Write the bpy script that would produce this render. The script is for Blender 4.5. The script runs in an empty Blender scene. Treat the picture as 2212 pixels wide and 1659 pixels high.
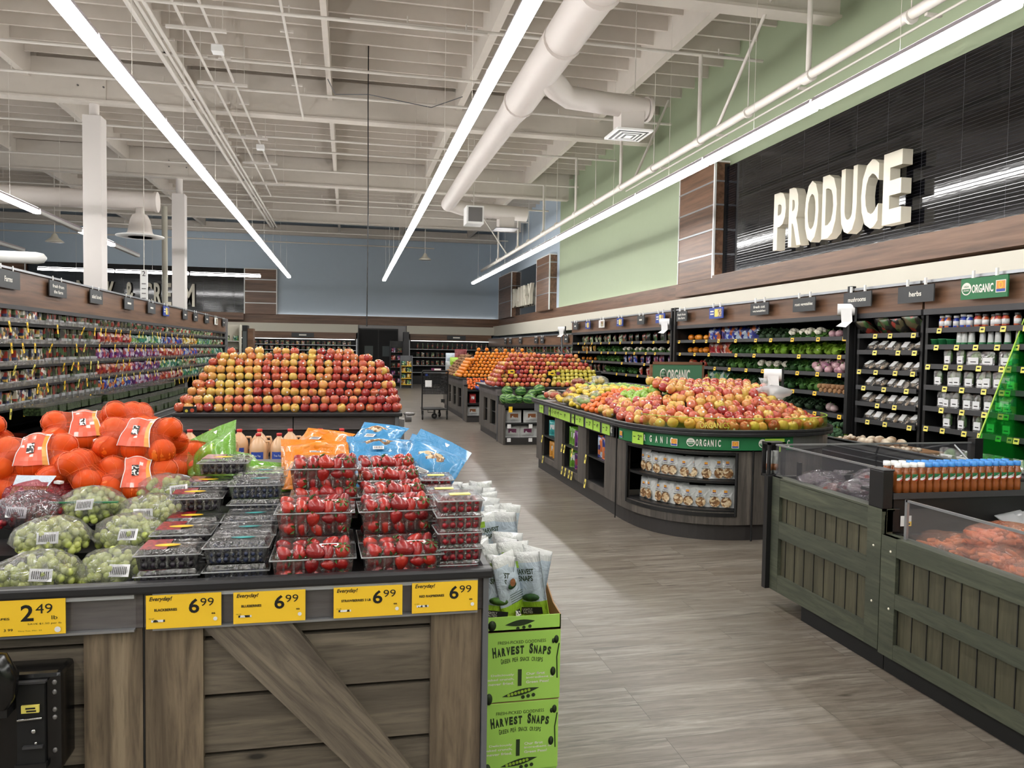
import bpy, bmesh, math, random
from mathutils import Matrix, Vector
PI = math.pi
random.seed(7)
SC = bpy.context.scene
COL = SC.collection
# ---------------------------------------------------------------- camera
cam_d = bpy.data.cameras.new('camera'); cam = bpy.data.objects.new('camera', cam_d); COL.objects.link(cam)
CR = [[0.9778601, -0.0058672, -0.2091775], [-0.2086955, 0.0460167, -0.9768975], [0.0153573, 0.9989234, 0.0437734]]
cam.matrix_world = Matrix(((CR[0][0],CR[0][1],CR[0][2],0),(CR[1][0],CR[1][1],CR[1][2],0),(CR[2][0],CR[2][1],CR[2][2],1.5),(0,0,0,1)))
cam_d.sensor_fit = 'HORIZONTAL'; cam_d.sensor_width = 36; cam_d.lens = 36*1658/2212; cam_d.clip_start = .05; cam_d.clip_end = 200
SC.camera = cam
# ---------------------------------------------------------------- world, exposure
W = bpy.data.worlds.new('world'); SC.world = W; W.use_nodes = True
W.node_tree.nodes['Background'].inputs[0].default_value = (.9,.93,1,1)
W.node_tree.nodes['Background'].inputs[1].default_value = .25
SC.view_settings.view_transform = 'Standard'; SC.view_settings.look = 'None'
SC.view_settings.exposure = 0.25; SC.view_settings.gamma = 1; SC.view_settings.use_curve_mapping = False
try:
    SC.cycles.max_bounces = 6; SC.cycles.diffuse_bounces = 3; SC.cycles.glossy_bounces = 3
    SC.cycles.transmission_bounces = 4; SC.cycles.transparent_max_bounces = 24
    SC.cycles.sample_clamp_indirect = 4; SC.cycles.use_denoising = True; SC.cycles.caustics_reflective = False; SC.cycles.caustics_refractive = False
except Exception: pass
LIGHT = 28.0        # strength of the strip light diffusers
# ---------------------------------------------------------------- materials
def s2l(c): return tuple((x/12.92 if x <= .04045 else ((x+.055)/1.055)**2.4) for x in c)
def rgb(r, g, b): return s2l((r/255, g/255, b/255))
MATS = {}
class N:
    def __init__(s, name):
        s.m = bpy.data.materials.new(name); s.m.use_nodes = True; s.t = s.m.node_tree
        s.b = s.t.nodes['Principled BSDF']; s.o = s.t.nodes['Material Output']
    def n(s, ty, **k):
        x = s.t.nodes.new(ty)
        for a, v in k.items():
            if a[0] == 'i' and a[1:].isdigit(): s.set(x.inputs[int(a[1:])], v)
            else: setattr(x, a, v)
        return x
    def set(s, sock, v):
        if hasattr(v, 'links') or isinstance(v, bpy.types.NodeSocket): s.t.links.new(v, sock)
        else: sock.default_value = v
    def B(s, **k):
        for a, v in k.items():
            nm = {'col':'Base Color','rough':'Roughness','metal':'Metallic','spec':'Specular IOR Level','nor':'Normal','emit':'Emission Color','es':'Emission Strength','alpha':'Alpha','trans':'Transmission Weight','coat':'Coat Weight','sss':'Subsurface Weight'}[a]
            if isinstance(v, tuple) and len(v) == 3: v = (*v, 1)
            s.set(s.b.inputs[nm], v)
    def pos(s): return s.n('ShaderNodeNewGeometry').outputs['Position']
    def obj(s): return s.n('ShaderNodeTexCoord').outputs['Object']
    def mapg(s, v, sc=(1,1,1), rot=(0,0,0), loc=(0,0,0)):
        m = s.n('ShaderNodeMapping'); s.set(m.inputs[0], v); m.inputs[1].default_value = loc; m.inputs[2].default_value = rot; m.inputs[3].default_value = sc; return m.outputs[0]
    def noise(s, v, scale=5, detail=3, rough=.5, dist=0):
        x = s.n('ShaderNodeTexNoise'); s.set(x.inputs['Vector'], v); x.inputs['Scale'].default_value = scale; x.inputs['Detail'].default_value = detail; x.inputs['Roughness'].default_value = rough; x.inputs['Distortion'].default_value = dist; return x.outputs['Fac']
    def ramp(s, f, stops, interp='LINEAR'):
        x = s.n('ShaderNodeValToRGB'); s.set(x.inputs[0], f); e = x.color_ramp.elements; x.color_ramp.interpolation = interp
        while len(e) < len(stops): e.new(.5)
        for i, (p, c) in enumerate(stops): e[i].position = p; e[i].color = (*c, 1) if len(c) == 3 else c
        return x.outputs[0]
    def mix(s, f, a, b, mode='MIX'):
        x = s.n('ShaderNodeMix', data_type='RGBA', blend_type=mode); s.set(x.inputs[0], f)
        for k, v in ((6, a), (7, b)):
            if isinstance(v, tuple) and len(v) == 3: v = (*v, 1)
            s.set(x.inputs[k], v)
        return x.outputs[2]
    def bump(s, h, st=.3, d=.01):
        x = s.n('ShaderNodeBump'); x.inputs['Strength'].default_value = st; x.inputs['Distance'].default_value = d; s.set(x.inputs['Height'], h); return x.outputs[0]
    def math(s, op, a, b=0.0):
        x = s.n('ShaderNodeMath', operation=op); s.set(x.inputs[0], a); s.set(x.inputs[1], b); return x.outputs[0]
def done(name, n): MATS[name] = n.m; return n.m
def flat(name, c, rough=.5, metal=0, spec=.5, es=0, coat=0, var=0, bump=0, bs=60):
    if name in MATS: return MATS[name]
    n = N(name); n.B(col=c, rough=rough, metal=metal, spec=spec)
    if coat: n.B(coat=coat)
    if es: n.B(emit=c, es=es)
    if var:
        f = n.noise(n.obj(), 6, 3); n.B(col=n.mix(f, tuple(x*(1-var) for x in c), tuple(min(1, x*(1+var)) for x in c)))
    if bump: n.B(nor=n.bump(n.noise(n.obj(), bs, 3), bump, .01))
    return done(name, n)
def M(k): return MATS[k]
def wood(name, c1, c2, c3, axis='x', plank=None, rough=.55, knots=True, coord='pos', scl=1.0, b=.25, vary=.0):
    """wood grain along an axis, tone differing from board to board"""
    n = N(name); v = n.pos() if coord == 'pos' else n.obj(); oi = n.n('ShaderNodeObjectInfo')
    cb = n.n('ShaderNodeCombineXYZ'); n.set(cb.inputs[0], n.math('MULTIPLY', oi.outputs['Random'], 31)); n.set(cb.inputs[2], n.math('MULTIPLY', oi.outputs['Random'], 17))
    ad = n.n('ShaderNodeVectorMath', operation='ADD'); n.set(ad.inputs[0], v); n.set(ad.inputs[1], cb.outputs[0]); v = ad.outputs[0]
    sc = {'x': (1.2, 14, 14), 'y': (14, 1.2, 14), 'z': (14, 14, 1.2)}[axis]
    sc = tuple(a*scl for a in sc)
    g = n.noise(n.mapg(v, sc), 1.6, 6, .62, .9); g2 = n.noise(n.mapg(v, tuple(a*.22 for a in sc)), 2.2, 4, .6, .5); g3 = n.noise(n.mapg(v, tuple(a*4 for a in sc)), 1.8, 4, .6)
    c = n.ramp(g, [(.3, c1), (.5, c2), (.68, c3)])
    c = n.mix(n.ramp(g2, [(.42, (0,0,0)), (.62, (.75,.75,.75))]), c, c1)
    c = n.mix(n.ramp(g3, [(.3, (.45,.45,.45)), (.5, (0,0,0))]), c, tuple(x*.55 for x in c1))
    if vary: c = n.mix(n.math('MULTIPLY', oi.outputs['Random'], vary), c, c1)
    if knots:
        sk = {'x': (1.3, 3.6, 3.6), 'y': (3.6, 1.3, 3.6), 'z': (3.6, 3.6, 1.3)}[axis]
        vo = n.n('ShaderNodeTexVoronoi'); n.set(vo.inputs['Vector'], n.mapg(v, sk)); vo.inputs['Scale'].default_value = 1.7
        k = n.ramp(vo.outputs['Distance'], [(.035, (1,1,1)), (.07, (.35,.35,.35)), (.13, (0,0,0))])
        c = n.mix(k, c, tuple(x*.28 for x in c1))
    n.B(col=c, rough=rough, nor=n.bump(g, b, .004)); return done(name, n)
def plankfloor():
    n = N('floor_planks'); v = n.pos()
    br = n.n('ShaderNodeTexBrick'); n.set(br.inputs['Vector'], v)
    br.inputs['Scale'].default_value = 1; br.inputs['Brick Width'].default_value = 1.22; br.inputs['Row Height'].default_value = .152
    br.inputs['Mortar Size'].default_value = .0012; br.inputs['Mortar Smooth'].default_value = .3; br.offset = .37; br.offset_frequency = 3
    br.inputs['Color1'].default_value = (.0,.0,.0,1); br.inputs['Color2'].default_value = (1,1,1,1); br.inputs['Mortar'].default_value = (.5,.5,.5,1)
    sc_ = n.n('ShaderNodeSeparateXYZ'); n.set(sc_.inputs[0], v); sr = n.n('ShaderNodeSeparateColor'); n.set(sr.inputs[0], br.outputs['Color']); pr = sr.outputs[0]
    cb = n.n('ShaderNodeCombineXYZ'); n.set(cb.inputs[0], n.math('MULTIPLY', pr, 23)); ad = n.n('ShaderNodeVectorMath', operation='ADD'); n.set(ad.inputs[0], v); n.set(ad.inputs[1], cb.outputs[0]); pv = ad.outputs[0]
    g = n.noise(n.mapg(pv, (1.3, 14, 1)), 1.7, 7, .68, .9)
    g2 = n.noise(n.mapg(pv, (.8, 5, 1), loc=(3,1,0)), 1.5, 4, .65, .6); g3 = n.noise(n.mapg(pv, (5, 60, 1)), 1.6, 3, .6)
    c = n.ramp(g, [(.28, rgb(62,57,51)), (.44, rgb(112,105,96)), (.6, rgb(141,134,124)), (.76, rgb(168,161,150))])
    c = n.mix(n.math('MULTIPLY', pr, .55), c, rgb(104,94,82))
    c = n.mix(n.ramp(g2, [(.45, (0,0,0)), (.66, (.7,.7,.7))]), c, rgb(98,88,78))
    c = n.mix(n.ramp(g3, [(.3, (.4,.4,.4)), (.5, (0,0,0))]), c, rgb(70,62,54))
    vo = n.n('ShaderNodeTexVoronoi'); n.set(vo.inputs['Vector'], n.mapg(pv, (1.6, 4.5, 1))); vo.inputs['Scale'].default_value = 1.1
    c = n.mix(n.ramp(vo.outputs['Distance'], [(.03, (.8,.8,.8)), (.09, (0,0,0))]), c, rgb(50,42,35))
    c = n.mix(br.outputs['Fac'], c, rgb(62,55,48))
    n.B(col=c, rough=n.ramp(g, [(.2, (.4,)*3), (.8, (.27,)*3)]), spec=.45, nor=n.bump(g, .08, .003)); return done('floor_planks', n)
plankfloor()
def laminate():
    for nm, ax in (('laminate_y', 'y'), ('laminate_x', 'x')):
        n = N(nm); v = n.pos(); sc = (9, .5, 9) if ax == 'y' else (.5, 9, 9)
        g = n.noise(n.mapg(v, sc), 1.5, 5, .6, .3)
        n.B(col=n.ramp(g, [(.3, rgb(82,60,45)), (.5, rgb(112,82,62)), (.7, rgb(130,98,76))]), rough=.38); done(nm, n)
laminate()
wood('barn_x', rgb(76,69,60), rgb(122,112,98), rgb(152,140,121), 'x', vary=.35)
wood('barn_z', rgb(80,69,56), rgb(128,112,92), rgb(156,139,115), 'z', vary=.3)
wood('barn_d', rgb(76,68,60), rgb(115,105,92), rgb(140,128,110), 'x', coord='obj')
wood('grey_wood', rgb(62,58,54), rgb(88,82,76), rgb(106,99,91), 'z', knots=True, b=.1)
wood('grey_rail', rgb(78,72,72), rgb(98,92,92), rgb(112,106,104), 'x', knots=False, b=.05)
wood('green_wood', rgb(56,60,50), rgb(74,78,64), rgb(88,90,74), 'y', knots=False, b=.1)
wood('green_board', rgb(60,58,44), rgb(76,73,56), rgb(88,84,66), 'z', knots=False, b=.1)
flat('ceiling_white', rgb(204,196,186), .7, var=.04)
flat('beam_white', rgb(208,200,190), .65, var=.05)
flat('duct_white', rgb(214,206,200), .5)
flat('pipe_white', rgb(214,208,200), .45)
flat('column_white', rgb(222,216,212), .5)
flat('wall_green', rgb(163,176,146), .6, var=.02)
flat('wall_blue', rgb(188,203,217), .6, var=.02)
flat('cream', rgb(208,203,188), .5)
flat('white', rgb(240,240,238), .4)
flat('housing', rgb(190,182,190), .4)
flat('silver', rgb(170,172,176), .3, metal=.7)
flat('alu', rgb(110,112,116), .4, metal=.3)
flat('chrome', rgb(200,200,200), .15, metal=1)
flat('black', rgb(20,20,21), .45)
flat('black_gloss', rgb(14,14,15), .2)
flat('black_deep', rgb(8,8,9), .7)
flat('rim_black', rgb(38,38,40), .35)
flat('dark_toe', rgb(48,45,44), .55)
flat('charcoal', rgb(58,58,60), .5)
flat('sign_grey', rgb(58,60,62), .5)
flat('steel_grey', rgb(120,118,118), .35, metal=.5)
flat('tag_yellow', rgb(252,205,50), .45)
flat('tag_pale', rgb(238,222,110), .45)
flat('tag_green', rgb(170,214,80), .45)
flat('ink', rgb(16,15,14), .6)
flat('brand_green', rgb(34,112,66), .45)
flat('sign_green', rgb(72,122,92), .5)
flat('letter_white', rgb(236,234,224), .5)
flat('letter_cream', rgb(230,224,206), .45)
flat('brand_blue', rgb(44,72,160), .4)
flat('brand_orange', rgb(226,150,66), .4)
flat('lime', rgb(172,222,98), .5)
flat('dark_green_ink', rgb(36,54,24), .6)
flat('kraft', rgb(168,128,88), .7)
flat('red_cap', rgb(196,40,44), .4)
flat('cider', rgb(214,172,132), .3, coat=.5)
flat('rubber', rgb(30,30,30), .7)
flat('paper_white', rgb(236,236,236), .6)
flat('glass_dark', rgb(90,96,98), .1)
n = N('strip_glow'); n.B(col=(1,1,1), emit=(1,.985,.965), es=LIGHT); done('strip_glow', n)
n = N('strip_up'); n.B(col=(1,1,1), emit=(1,.985,.965), es=LIGHT*.45); done('strip_up', n)
n = N('soft_glow'); n.B(col=(1,1,1), emit=(1,.97,.92), es=4); done('soft_glow', n)
n = N('cove_glow'); n.B(col=(1,1,1), emit=(1,.97,.92), es=16); done('cove_glow', n)
def tile():
    n = N('black_tile'); v = n.pos()
    sep = n.n('ShaderNodeSeparateXYZ'); n.set(sep.inputs[0], v)
    z = sep.outputs[2]
    st = n.math('FRACT', n.math('MULTIPLY', z, 1/.042)); line = n.ramp(st, [(.0, (.5,.5,.5)), (.1, (0,0,0)), (.9, (0,0,0)), (1, (.5,.5,.5))])
    hu = n.math('ADD', sep.outputs[0], sep.outputs[1]); vt = n.math('FRACT', n.math('MULTIPLY', hu, 1/.61)); vl = n.ramp(vt, [(.0, (1,1,1)), (.012, (0,0,0))])
    c = n.mix(line, rgb(12,12,15), rgb(70,70,78)); c = n.mix(n.math('MULTIPLY', vl, .5), c, rgb(110,110,116))
    nz = n.noise(n.mapg(v, (3, 3, 20)), 2, 2)
    hb = n.math('ADD', n.math('MULTIPLY', nz, .5), line)
    n.B(col=c, rough=.08, spec=.6, nor=n.bump(hb, .05, .01)); return done('black_tile', n)
tile()
def film(name, tint=(1,1,1), gl=.12, rough=.08, bumpst=.6, scale=9, body=0.0, bodycol=(.9,.9,.9), edge=.45):
    """clear plastic: see-through with glossy creases"""
    n = N(name); t = n.t
    nz = n.noise(n.obj(), scale, 4, .55, 1.5)
    nor = n.bump(nz, bumpst, .03)
    tr = n.n('ShaderNodeBsdfTransparent'); tr.inputs[0].default_value = (*tint, 1)
    gs = n.n('ShaderNodeBsdfGlossy'); gs.inputs['Roughness'].default_value = rough; n.set(gs.inputs['Normal'], nor)
    lw = n.n('ShaderNodeLayerWeight'); lw.inputs[0].default_value = .35; n.set(lw.inputs['Normal'], nor)
    f = n.math('ADD', n.math('MULTIPLY', lw.outputs['Fresnel'], edge), gl)
    mx = n.n('ShaderNodeMixShader'); n.set(mx.inputs[0], f); n.set(mx.inputs[1], tr.outputs[0]); n.set(mx.inputs[2], gs.outputs[0]); out = mx.outputs[0]
    if body:
        df = n.n('ShaderNodeBsdfDiffuse'); df.inputs[0].default_value = (*bodycol, 1)
        m2 = n.n('ShaderNodeMixShader'); m2.inputs[0].default_value = body; n.set(m2.inputs[1], out); n.set(m2.inputs[2], df.outputs[0]); out = m2.outputs[0]
    n.set(n.o.inputs[0], out); return done(name, n)
film('film', gl=.08, rough=.1, bumpst=1.0, scale=22, body=.06, edge=.55)
film('film_white', gl=.1, bumpst=.9, scale=12, body=.32, bodycol=(.82,.84,.86))
film('film_red', tint=(.9,.5,.5), gl=.08, bumpst=.9, scale=12, body=.3, bodycol=rgb(176,52,66))
film('film_purple', tint=(.8,.75,.8), gl=.14, bumpst=1, scale=10, body=.15, bodycol=rgb(150,140,152))
film('film_orange', tint=(1,.85,.75), gl=.06, bumpst=.8, scale=10, body=.12, bodycol=rgb(240,170,140))
film('clamshell', gl=.13, rough=.1, bumpst=.35, scale=30, body=.025, edge=.75)
film('pack_clear', gl=.04, rough=.12, bumpst=.3, scale=30, body=.02, edge=.4)
film('acrylic', gl=.03, rough=.03, bumpst=0, scale=1, body=.03, bodycol=(.6,.6,.65), edge=.2)
film('acrylic_yellow', tint=(.98,1,.8), gl=.03, rough=.05, bumpst=0, scale=1, body=.04, bodycol=rgb(190,210,60), edge=.3)
film('acrylic_green', tint=(.25,.95,.35), gl=.08, rough=.05, bumpst=0, scale=1, body=.15, bodycol=rgb(40,190,70), edge=.3)
flat('net_label', rgb(236,104,78), .35, coat=.4, var=.1)
flat('net_label_gold', rgb(230,160,70), .35, coat=.4)
film('net_film', tint=(1,.72,.48), gl=.012, rough=.35, bumpst=.3, scale=40, body=.3, bodycol=rgb(228,88,34), edge=.07)
def bagmat(name, c, rough=.28):
    n = N(name); nz = n.noise(n.obj(), 13, 4, .55, 1.5)
    n.B(col=n.mix(nz, tuple(x*.8 for x in c), c), rough=rough, coat=.5, nor=n.bump(nz, .7, .02)); return done(name, n)
for nm, c in (('bag_green', rgb(104,164,44)), ('bag_orange', rgb(236,136,28)), ('bag_blue', rgb(64,146,200)), ('bag_white', rgb(222,224,222)), ('bag_teal', rgb(60,180,180)), ('bag_amber', rgb(230,160,50)), ('bag_purple', rgb(110,60,140)), ('bag_pale', rgb(200,214,226)), ('bag_lime', rgb(164,206,56)), ('bag_red', rgb(196,40,40)), ('bag_navy', rgb(40,50,130)), ('bag_brown', rgb(150,96,60)), ('bag_maroon', rgb(120,50,90))): bagmat(nm, c)
def fruit(name, stops, rough=.22, coat=.3, scale=2.2, dots=0, obj_scale=1, bump=0):
    """skin whose colour differs from fruit to fruit"""
    n = N(name); oi = n.n('ShaderNodeObjectInfo'); r = oi.outputs['Random']
    ad = n.n('ShaderNodeVectorMath', operation='ADD'); n.set(ad.inputs[0], n.mapg(n.obj(), (12*obj_scale,)*3)); cb = n.n('ShaderNodeCombineXYZ')
    n.set(cb.inputs[0], n.math('MULTIPLY', r, 37)); n.set(cb.inputs[1], n.math('MULTIPLY', r, 91)); n.set(ad.inputs[1], cb.outputs[0])
    nz = n.noise(ad.outputs[0], scale, 3, .55, .4)
    f = n.math('ADD', n.math('MULTIPLY', r, .55), n.math('MULTIPLY', n.math('SUBTRACT', nz, .22), .9))
    stops = [(q, tuple(x*.8 for x in c)) for q, c in stops]
    n.B(col=n.ramp(f, stops), rough=rough, coat=coat)
    if bump: n.B(nor=n.bump(n.noise(n.obj(), 260*obj_scale, 2), bump, .002))
    return done(name, n)
fruit('apple_skin', [(.2, rgb(226,198,92)), (.5, rgb(228,166,88)), (.72, rgb(212,104,70)), (.98, rgb(172,52,48))], scale=1.1)
fruit('apple_red', [(.1, rgb(222,160,90)), (.4, rgb(206,98,70)), (.7, rgb(178,56,52)), (.98, rgb(134,34,40))], scale=1.1)
fruit('apple_yellow', [(.1, rgb(226,212,96)), (.9, rgb(206,190,70))])
fruit('apple_green', [(.1, rgb(170,206,80)), (.9, rgb(140,190,60))])
fruit('orange_skin', [(.1, rgb(250,160,42)), (.9, rgb(240,132,24))], rough=.38, coat=.15, bump=.15)
fruit('net_orange', [(.1, rgb(255,140,30)), (.9, rgb(250,112,20))], rough=.4, coat=.1, bump=.15)
fruit('tangerine', [(.1, rgb(250,134,44)), (.9, rgb(240,104,30))], rough=.38, bump=.1)
fruit('lemon_skin', [(.1, rgb(240,214,64)), (.9, rgb(230,196,50))], rough=.35)
fruit('potato_skin', [(.1, rgb(176,136,92)), (.6, rgb(150,108,72)), (.9, rgb(120,82,58))], rough=.8, coat=0)
fruit('onion_skin', [(.1, rgb(226,214,206)), (.6, rgb(200,150,160)), (.9, rgb(150,90,130))], rough=.4)
fruit('melon_pale', [(.1, rgb(206,206,160)), (.9, rgb(190,196,140))], rough=.6, coat=0)
fruit('cucumber', [(.1, rgb(60,110,50)), (.9, rgb(40,84,36))], rough=.4)
fruit('grape', [(.1, rgb(222,226,132)), (.9, rgb(186,204,96))], rough=.18, coat=.4)
fruit('leaf_green', [(.1, rgb(116,164,70)), (.5, rgb(72,122,54)), (.9, rgb(40,78,38))], rough=.6, coat=0, scale=3)
fruit('leaf_dark', [(.1, rgb(58,88,50)), (.9, rgb(28,50,30))], rough=.6, coat=0, scale=3)
fruit('broccoli', [(.1, rgb(88,128,84)), (.9, rgb(54,92,62))], rough=.8, coat=0, bump=.8)
fruit('carrot_skin', [(.1, rgb(255,172,112)), (.9, rgb(240,130,74))], rough=.5, coat=0)
fruit('strawberry', [(.1, rgb(206,62,40)), (.5, rgb(176,34,32)), (.9, rgb(126,22,28))], rough=.3, coat=.4, bump=.5)
fruit('strawberry_leaf', [(.1, rgb(80,120,50)), (.9, rgb(50,90,40))], rough=.6, coat=0)
def berrymat(name, c1, c2, sc):
    n = N(name); vo = n.n('ShaderNodeTexVoronoi'); n.set(vo.inputs['Vector'], n.obj()); vo.inputs['Scale'].default_value = sc
    n.B(col=n.ramp(vo.outputs['Distance'], [(.1, c2), (.7, c1)]), rough=.35, nor=n.bump(vo.outputs['Distance'], -.8, .01)); return done(name, n)
berrymat('blueberry', rgb(12,14,28), rgb(60,70,104), 70)
berrymat('blackberry', rgb(10,8,14), rgb(44,34,48), 90)
berrymat('raspberry', rgb(90,8,20), rgb(176,34,46), 80)
berrymat('tub_greens', rgb(24,36,18), rgb(88,106,66), 40)
berrymat('tub_salad', rgb(44,58,30), rgb(140,160,100), 30)
berrymat('mushroom', rgb(160,134,108), rgb(228,216,196), 30)
def melon():
    n = N('melon_skin'); v = n.obj(); s = n.n('ShaderNodeSeparateXYZ'); n.set(s.inputs[0], v)
    a = n.math('ARCTAN2', s.outputs[1], s.outputs[2]); nz = n.noise(n.mapg(v, (14,14,14)), 1.2, 3)
    w = n.math('SINE', n.math('ADD', n.math('MULTIPLY', a, 9), n.math('MULTIPLY', nz, 5)))
    n.B(col=n.ramp(w, [(.25, rgb(46,92,44)), (.62, rgb(120,160,84))]), rough=.35); done('melon_skin', n)
melon()
def photo_mat(name, cols, sc=18):
    """busy printed packaging"""
    n = N(name); vo = n.n('ShaderNodeTexVoronoi'); n.set(vo.inputs['Vector'], n.obj()); vo.inputs['Scale'].default_value = sc
    oi = n.n('ShaderNodeObjectInfo'); s = n.n('ShaderNodeSeparateColor'); n.set(s.inputs[0], vo.outputs['Color'])
    f = n.math('FRACT', n.math('ADD', s.outputs[0], oi.outputs['Random']))
    n.B(col=n.ramp(f, [(i/len(cols), c) for i, c in enumerate(cols)], 'CONSTANT'), rough=.3, coat=.3); return done(name, n)
photo_mat('print_salad', [rgb(150,166,120), rgb(70,96,56), rgb(196,200,180), rgb(176,70,60), rgb(110,130,90), rgb(60,60,50)])
photo_mat('print_dark', [rgb(40,40,36), rgb(90,84,60), rgb(150,60,50), rgb(60,90,50), rgb(30,30,28)])
photo_mat('print_purple', [rgb(110,50,120), rgb(190,180,200), rgb(70,30,90), rgb(160,60,80)])
photo_mat('print_red', [rgb(170,36,40), rgb(214,190,180), rgb(120,24,30), rgb(190,90,50)])
photo_mat('print_teal', [rgb(50,130,110), rgb(200,214,200), rgb(30,90,80), rgb(120,160,80)])
photo_mat('print_blue', [rgb(50,70,170), rgb(180,196,214), rgb(30,40,110), rgb(200,110,60)])
photo_mat('print_yellow', [rgb(220,190,40), rgb(240,230,190), rgb(190,120,30), rgb(120,90,40)])
photo_mat('print_box', [rgb(210,200,180), rgb(170,60,50), rgb(60,70,110), rgb(220,180,90), rgb(240,236,226), rgb(90,110,80), rgb(60,60,56), rgb(120,110,96)], 26)
photo_mat('print_nut', [rgb(206,180,140), rgb(150,110,70), rgb(226,206,172), rgb(120,86,56)], 60)
photo_mat('barcode', [rgb(240,240,240), rgb(30,30,30), rgb(230,230,230), rgb(60,60,60)], 160)
# ---------------------------------------------------------------- geometry helpers
def Rm(rx=0, ry=0, rz=0): return Matrix.Rotation(rz, 4, 'Z') @ Matrix.Rotation(ry, 4, 'Y') @ Matrix.Rotation(rx, 4, 'X')
def T(x, y, z): return Matrix.Translation((x, y, z))
def frame(o, x, y):
    x = Vector(x).normalized(); y = Vector(y).normalized(); z = x.cross(y)
    return Matrix(((x[0],y[0],z[0],o[0]),(x[1],y[1],z[1],o[1]),(x[2],y[2],z[2],o[2]),(0,0,0,1)))
TXT = {}
def text_geo(s, bold=0.0, ext=0.0, space=1.0):
    k = (s, bold, ext, space)
    if k not in TXT:
        c = bpy.data.curves.new('t', 'FONT'); c.body = s; c.size = 1; c.offset = bold; c.extrude = ext; c.align_x = 'LEFT'; c.space_character = space; c.resolution_u = 3
        o = bpy.data.objects.new('t', c); COL.objects.link(o)
        dg = bpy.context.evaluated_depsgraph_get(); dg.update(); e = o.evaluated_get(dg); me = e.to_mesh()
        vs = [v.co.copy() for v in me.vertices]; fs = [tuple(p.vertices) for p in me.polygons]
        e.to_mesh_clear(); bpy.data.objects.remove(o); bpy.data.curves.remove(c)
        if vs:
            x0 = min(v.x for v in vs); x1 = max(v.x for v in vs); y0 = min(v.y for v in vs); y1 = max(v.y for v in vs)
        else: x0, x1, y0, y1 = 0, 1, 0, 1
        TXT[k] = (vs, fs, x0, x1, y0, y1)
    return TXT[k]
class MB:
    def __init__(s): s.v = []; s.f = []; s.mi = []; s.sm = []; s.mats = []
    def add(s, vs, fs, mat, smooth=False, X=None):
        if mat not in s.mats: s.mats.append(mat)
        i = s.mats.index(mat); o = len(s.v)
        if X is not None: vs = [X @ Vector(v) for v in vs]
        s.v += [tuple(v) for v in vs]; s.f += [tuple(a+o for a in f) for f in fs]; s.mi += [i]*len(fs); s.sm += [smooth]*len(fs); return s
    def box(s, x0, y0, z0, x1, y1, z1, mat, X=None):
        x0, x1 = sorted((x0, x1)); y0, y1 = sorted((y0, y1)); z0, z1 = sorted((z0, z1))
        return s.add([(x0,y0,z0),(x1,y0,z0),(x1,y1,z0),(x0,y1,z0),(x0,y0,z1),(x1,y0,z1),(x1,y1,z1),(x0,y1,z1)], [(0,3,2,1),(4,5,6,7),(0,1,5,4),(1,2,6,5),(2,3,7,6),(3,0,4,7)], mat, False, X)
    def cbox(s, c, d, mat, X=None): return s.box(c[0]-d[0]/2, c[1]-d[1]/2, c[2]-d[2]/2, c[0]+d[0]/2, c[1]+d[1]/2, c[2]+d[2]/2, mat, X)
    def quad(s, a, b, c, d, mat, X=None): return s.add([a,b,c,d], [(0,1,2,3)], mat, False, X)
    def prism(s, poly, z0, z1, mat, X=None, smooth=False):
        n = len(poly); return s.add([(x,y,z0) for x,y in poly]+[(x,y,z1) for x,y in poly], [tuple(range(n))[::-1], tuple(range(n,2*n))]+[(i,(i+1)%n,(i+1)%n+n,i+n) for i in range(n)], mat, smooth, X)
    def extr(s, prof, a, b, axis, mat, X=None):
        """profile in the two other axes, extruded along axis from a to b"""
        n = len(prof); P = (lambda p, t: (t, p[0], p[1])) if axis == 'x' else (lambda p, t: (p[0], t, p[1]))
        return s.add([P(p, a) for p in prof]+[P(p, b) for p in prof], [tuple(range(n))[::-1], tuple(range(n,2*n))]+[(i,(i+1)%n,(i+1)%n+n,i+n) for i in range(n)], mat, False, X)
    def tube(s, pts, r, mat, seg=8, X=None, caps=True, smooth=True):
        pts = [Vector(p) for p in pts]; rs = r if isinstance(r, (list, tuple)) else [r]*len(pts); vs = []; fs = []; prev = None
        for i, p in enumerate(pts):
            d = (pts[min(i+1, len(pts)-1)]-pts[max(i-1, 0)]).normalized()
            if prev is None: u = d.cross(Vector((0,0,1)) if abs(d.z) < .9 else Vector((1,0,0))).normalized()
            else: u = (prev-d*prev.dot(d)).normalized()
            prev = u; w = d.cross(u)
            for k in range(seg): a = 2*PI*k/seg; vs.append(p+(u*math.cos(a)+w*math.sin(a))*rs[i])
        for i in range(len(pts)-1):
            for k in range(seg): fs.append((i*seg+k, i*seg+(k+1)%seg, (i+1)*seg+(k+1)%seg, (i+1)*seg+k))
        s.add(vs, fs, mat, smooth, X)
        if caps: s.add(vs[:seg]+vs[-seg:], [tuple(range(seg))[::-1], tuple(range(seg, 2*seg))], mat, False, X)
        return s
    def lathe(s, prof, mat, seg=16, X=None, smooth=True, ell=(1,1)):
        vs = []; fs = []; n = len(prof)
        for r, z in prof:
            for k in range(seg): a = 2*PI*k/seg; vs.append((r*math.cos(a)*ell[0], r*math.sin(a)*ell[1], z))
        for i in range(n-1):
            for k in range(seg): fs.append((i*seg+k, i*seg+(k+1)%seg, (i+1)*seg+(k+1)%seg, (i+1)*seg+k))
        fs.append(tuple(range(seg))[::-1]); fs.append(tuple(range((n-1)*seg, n*seg)))
        return s.add(vs, fs, mat, smooth, X)
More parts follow.
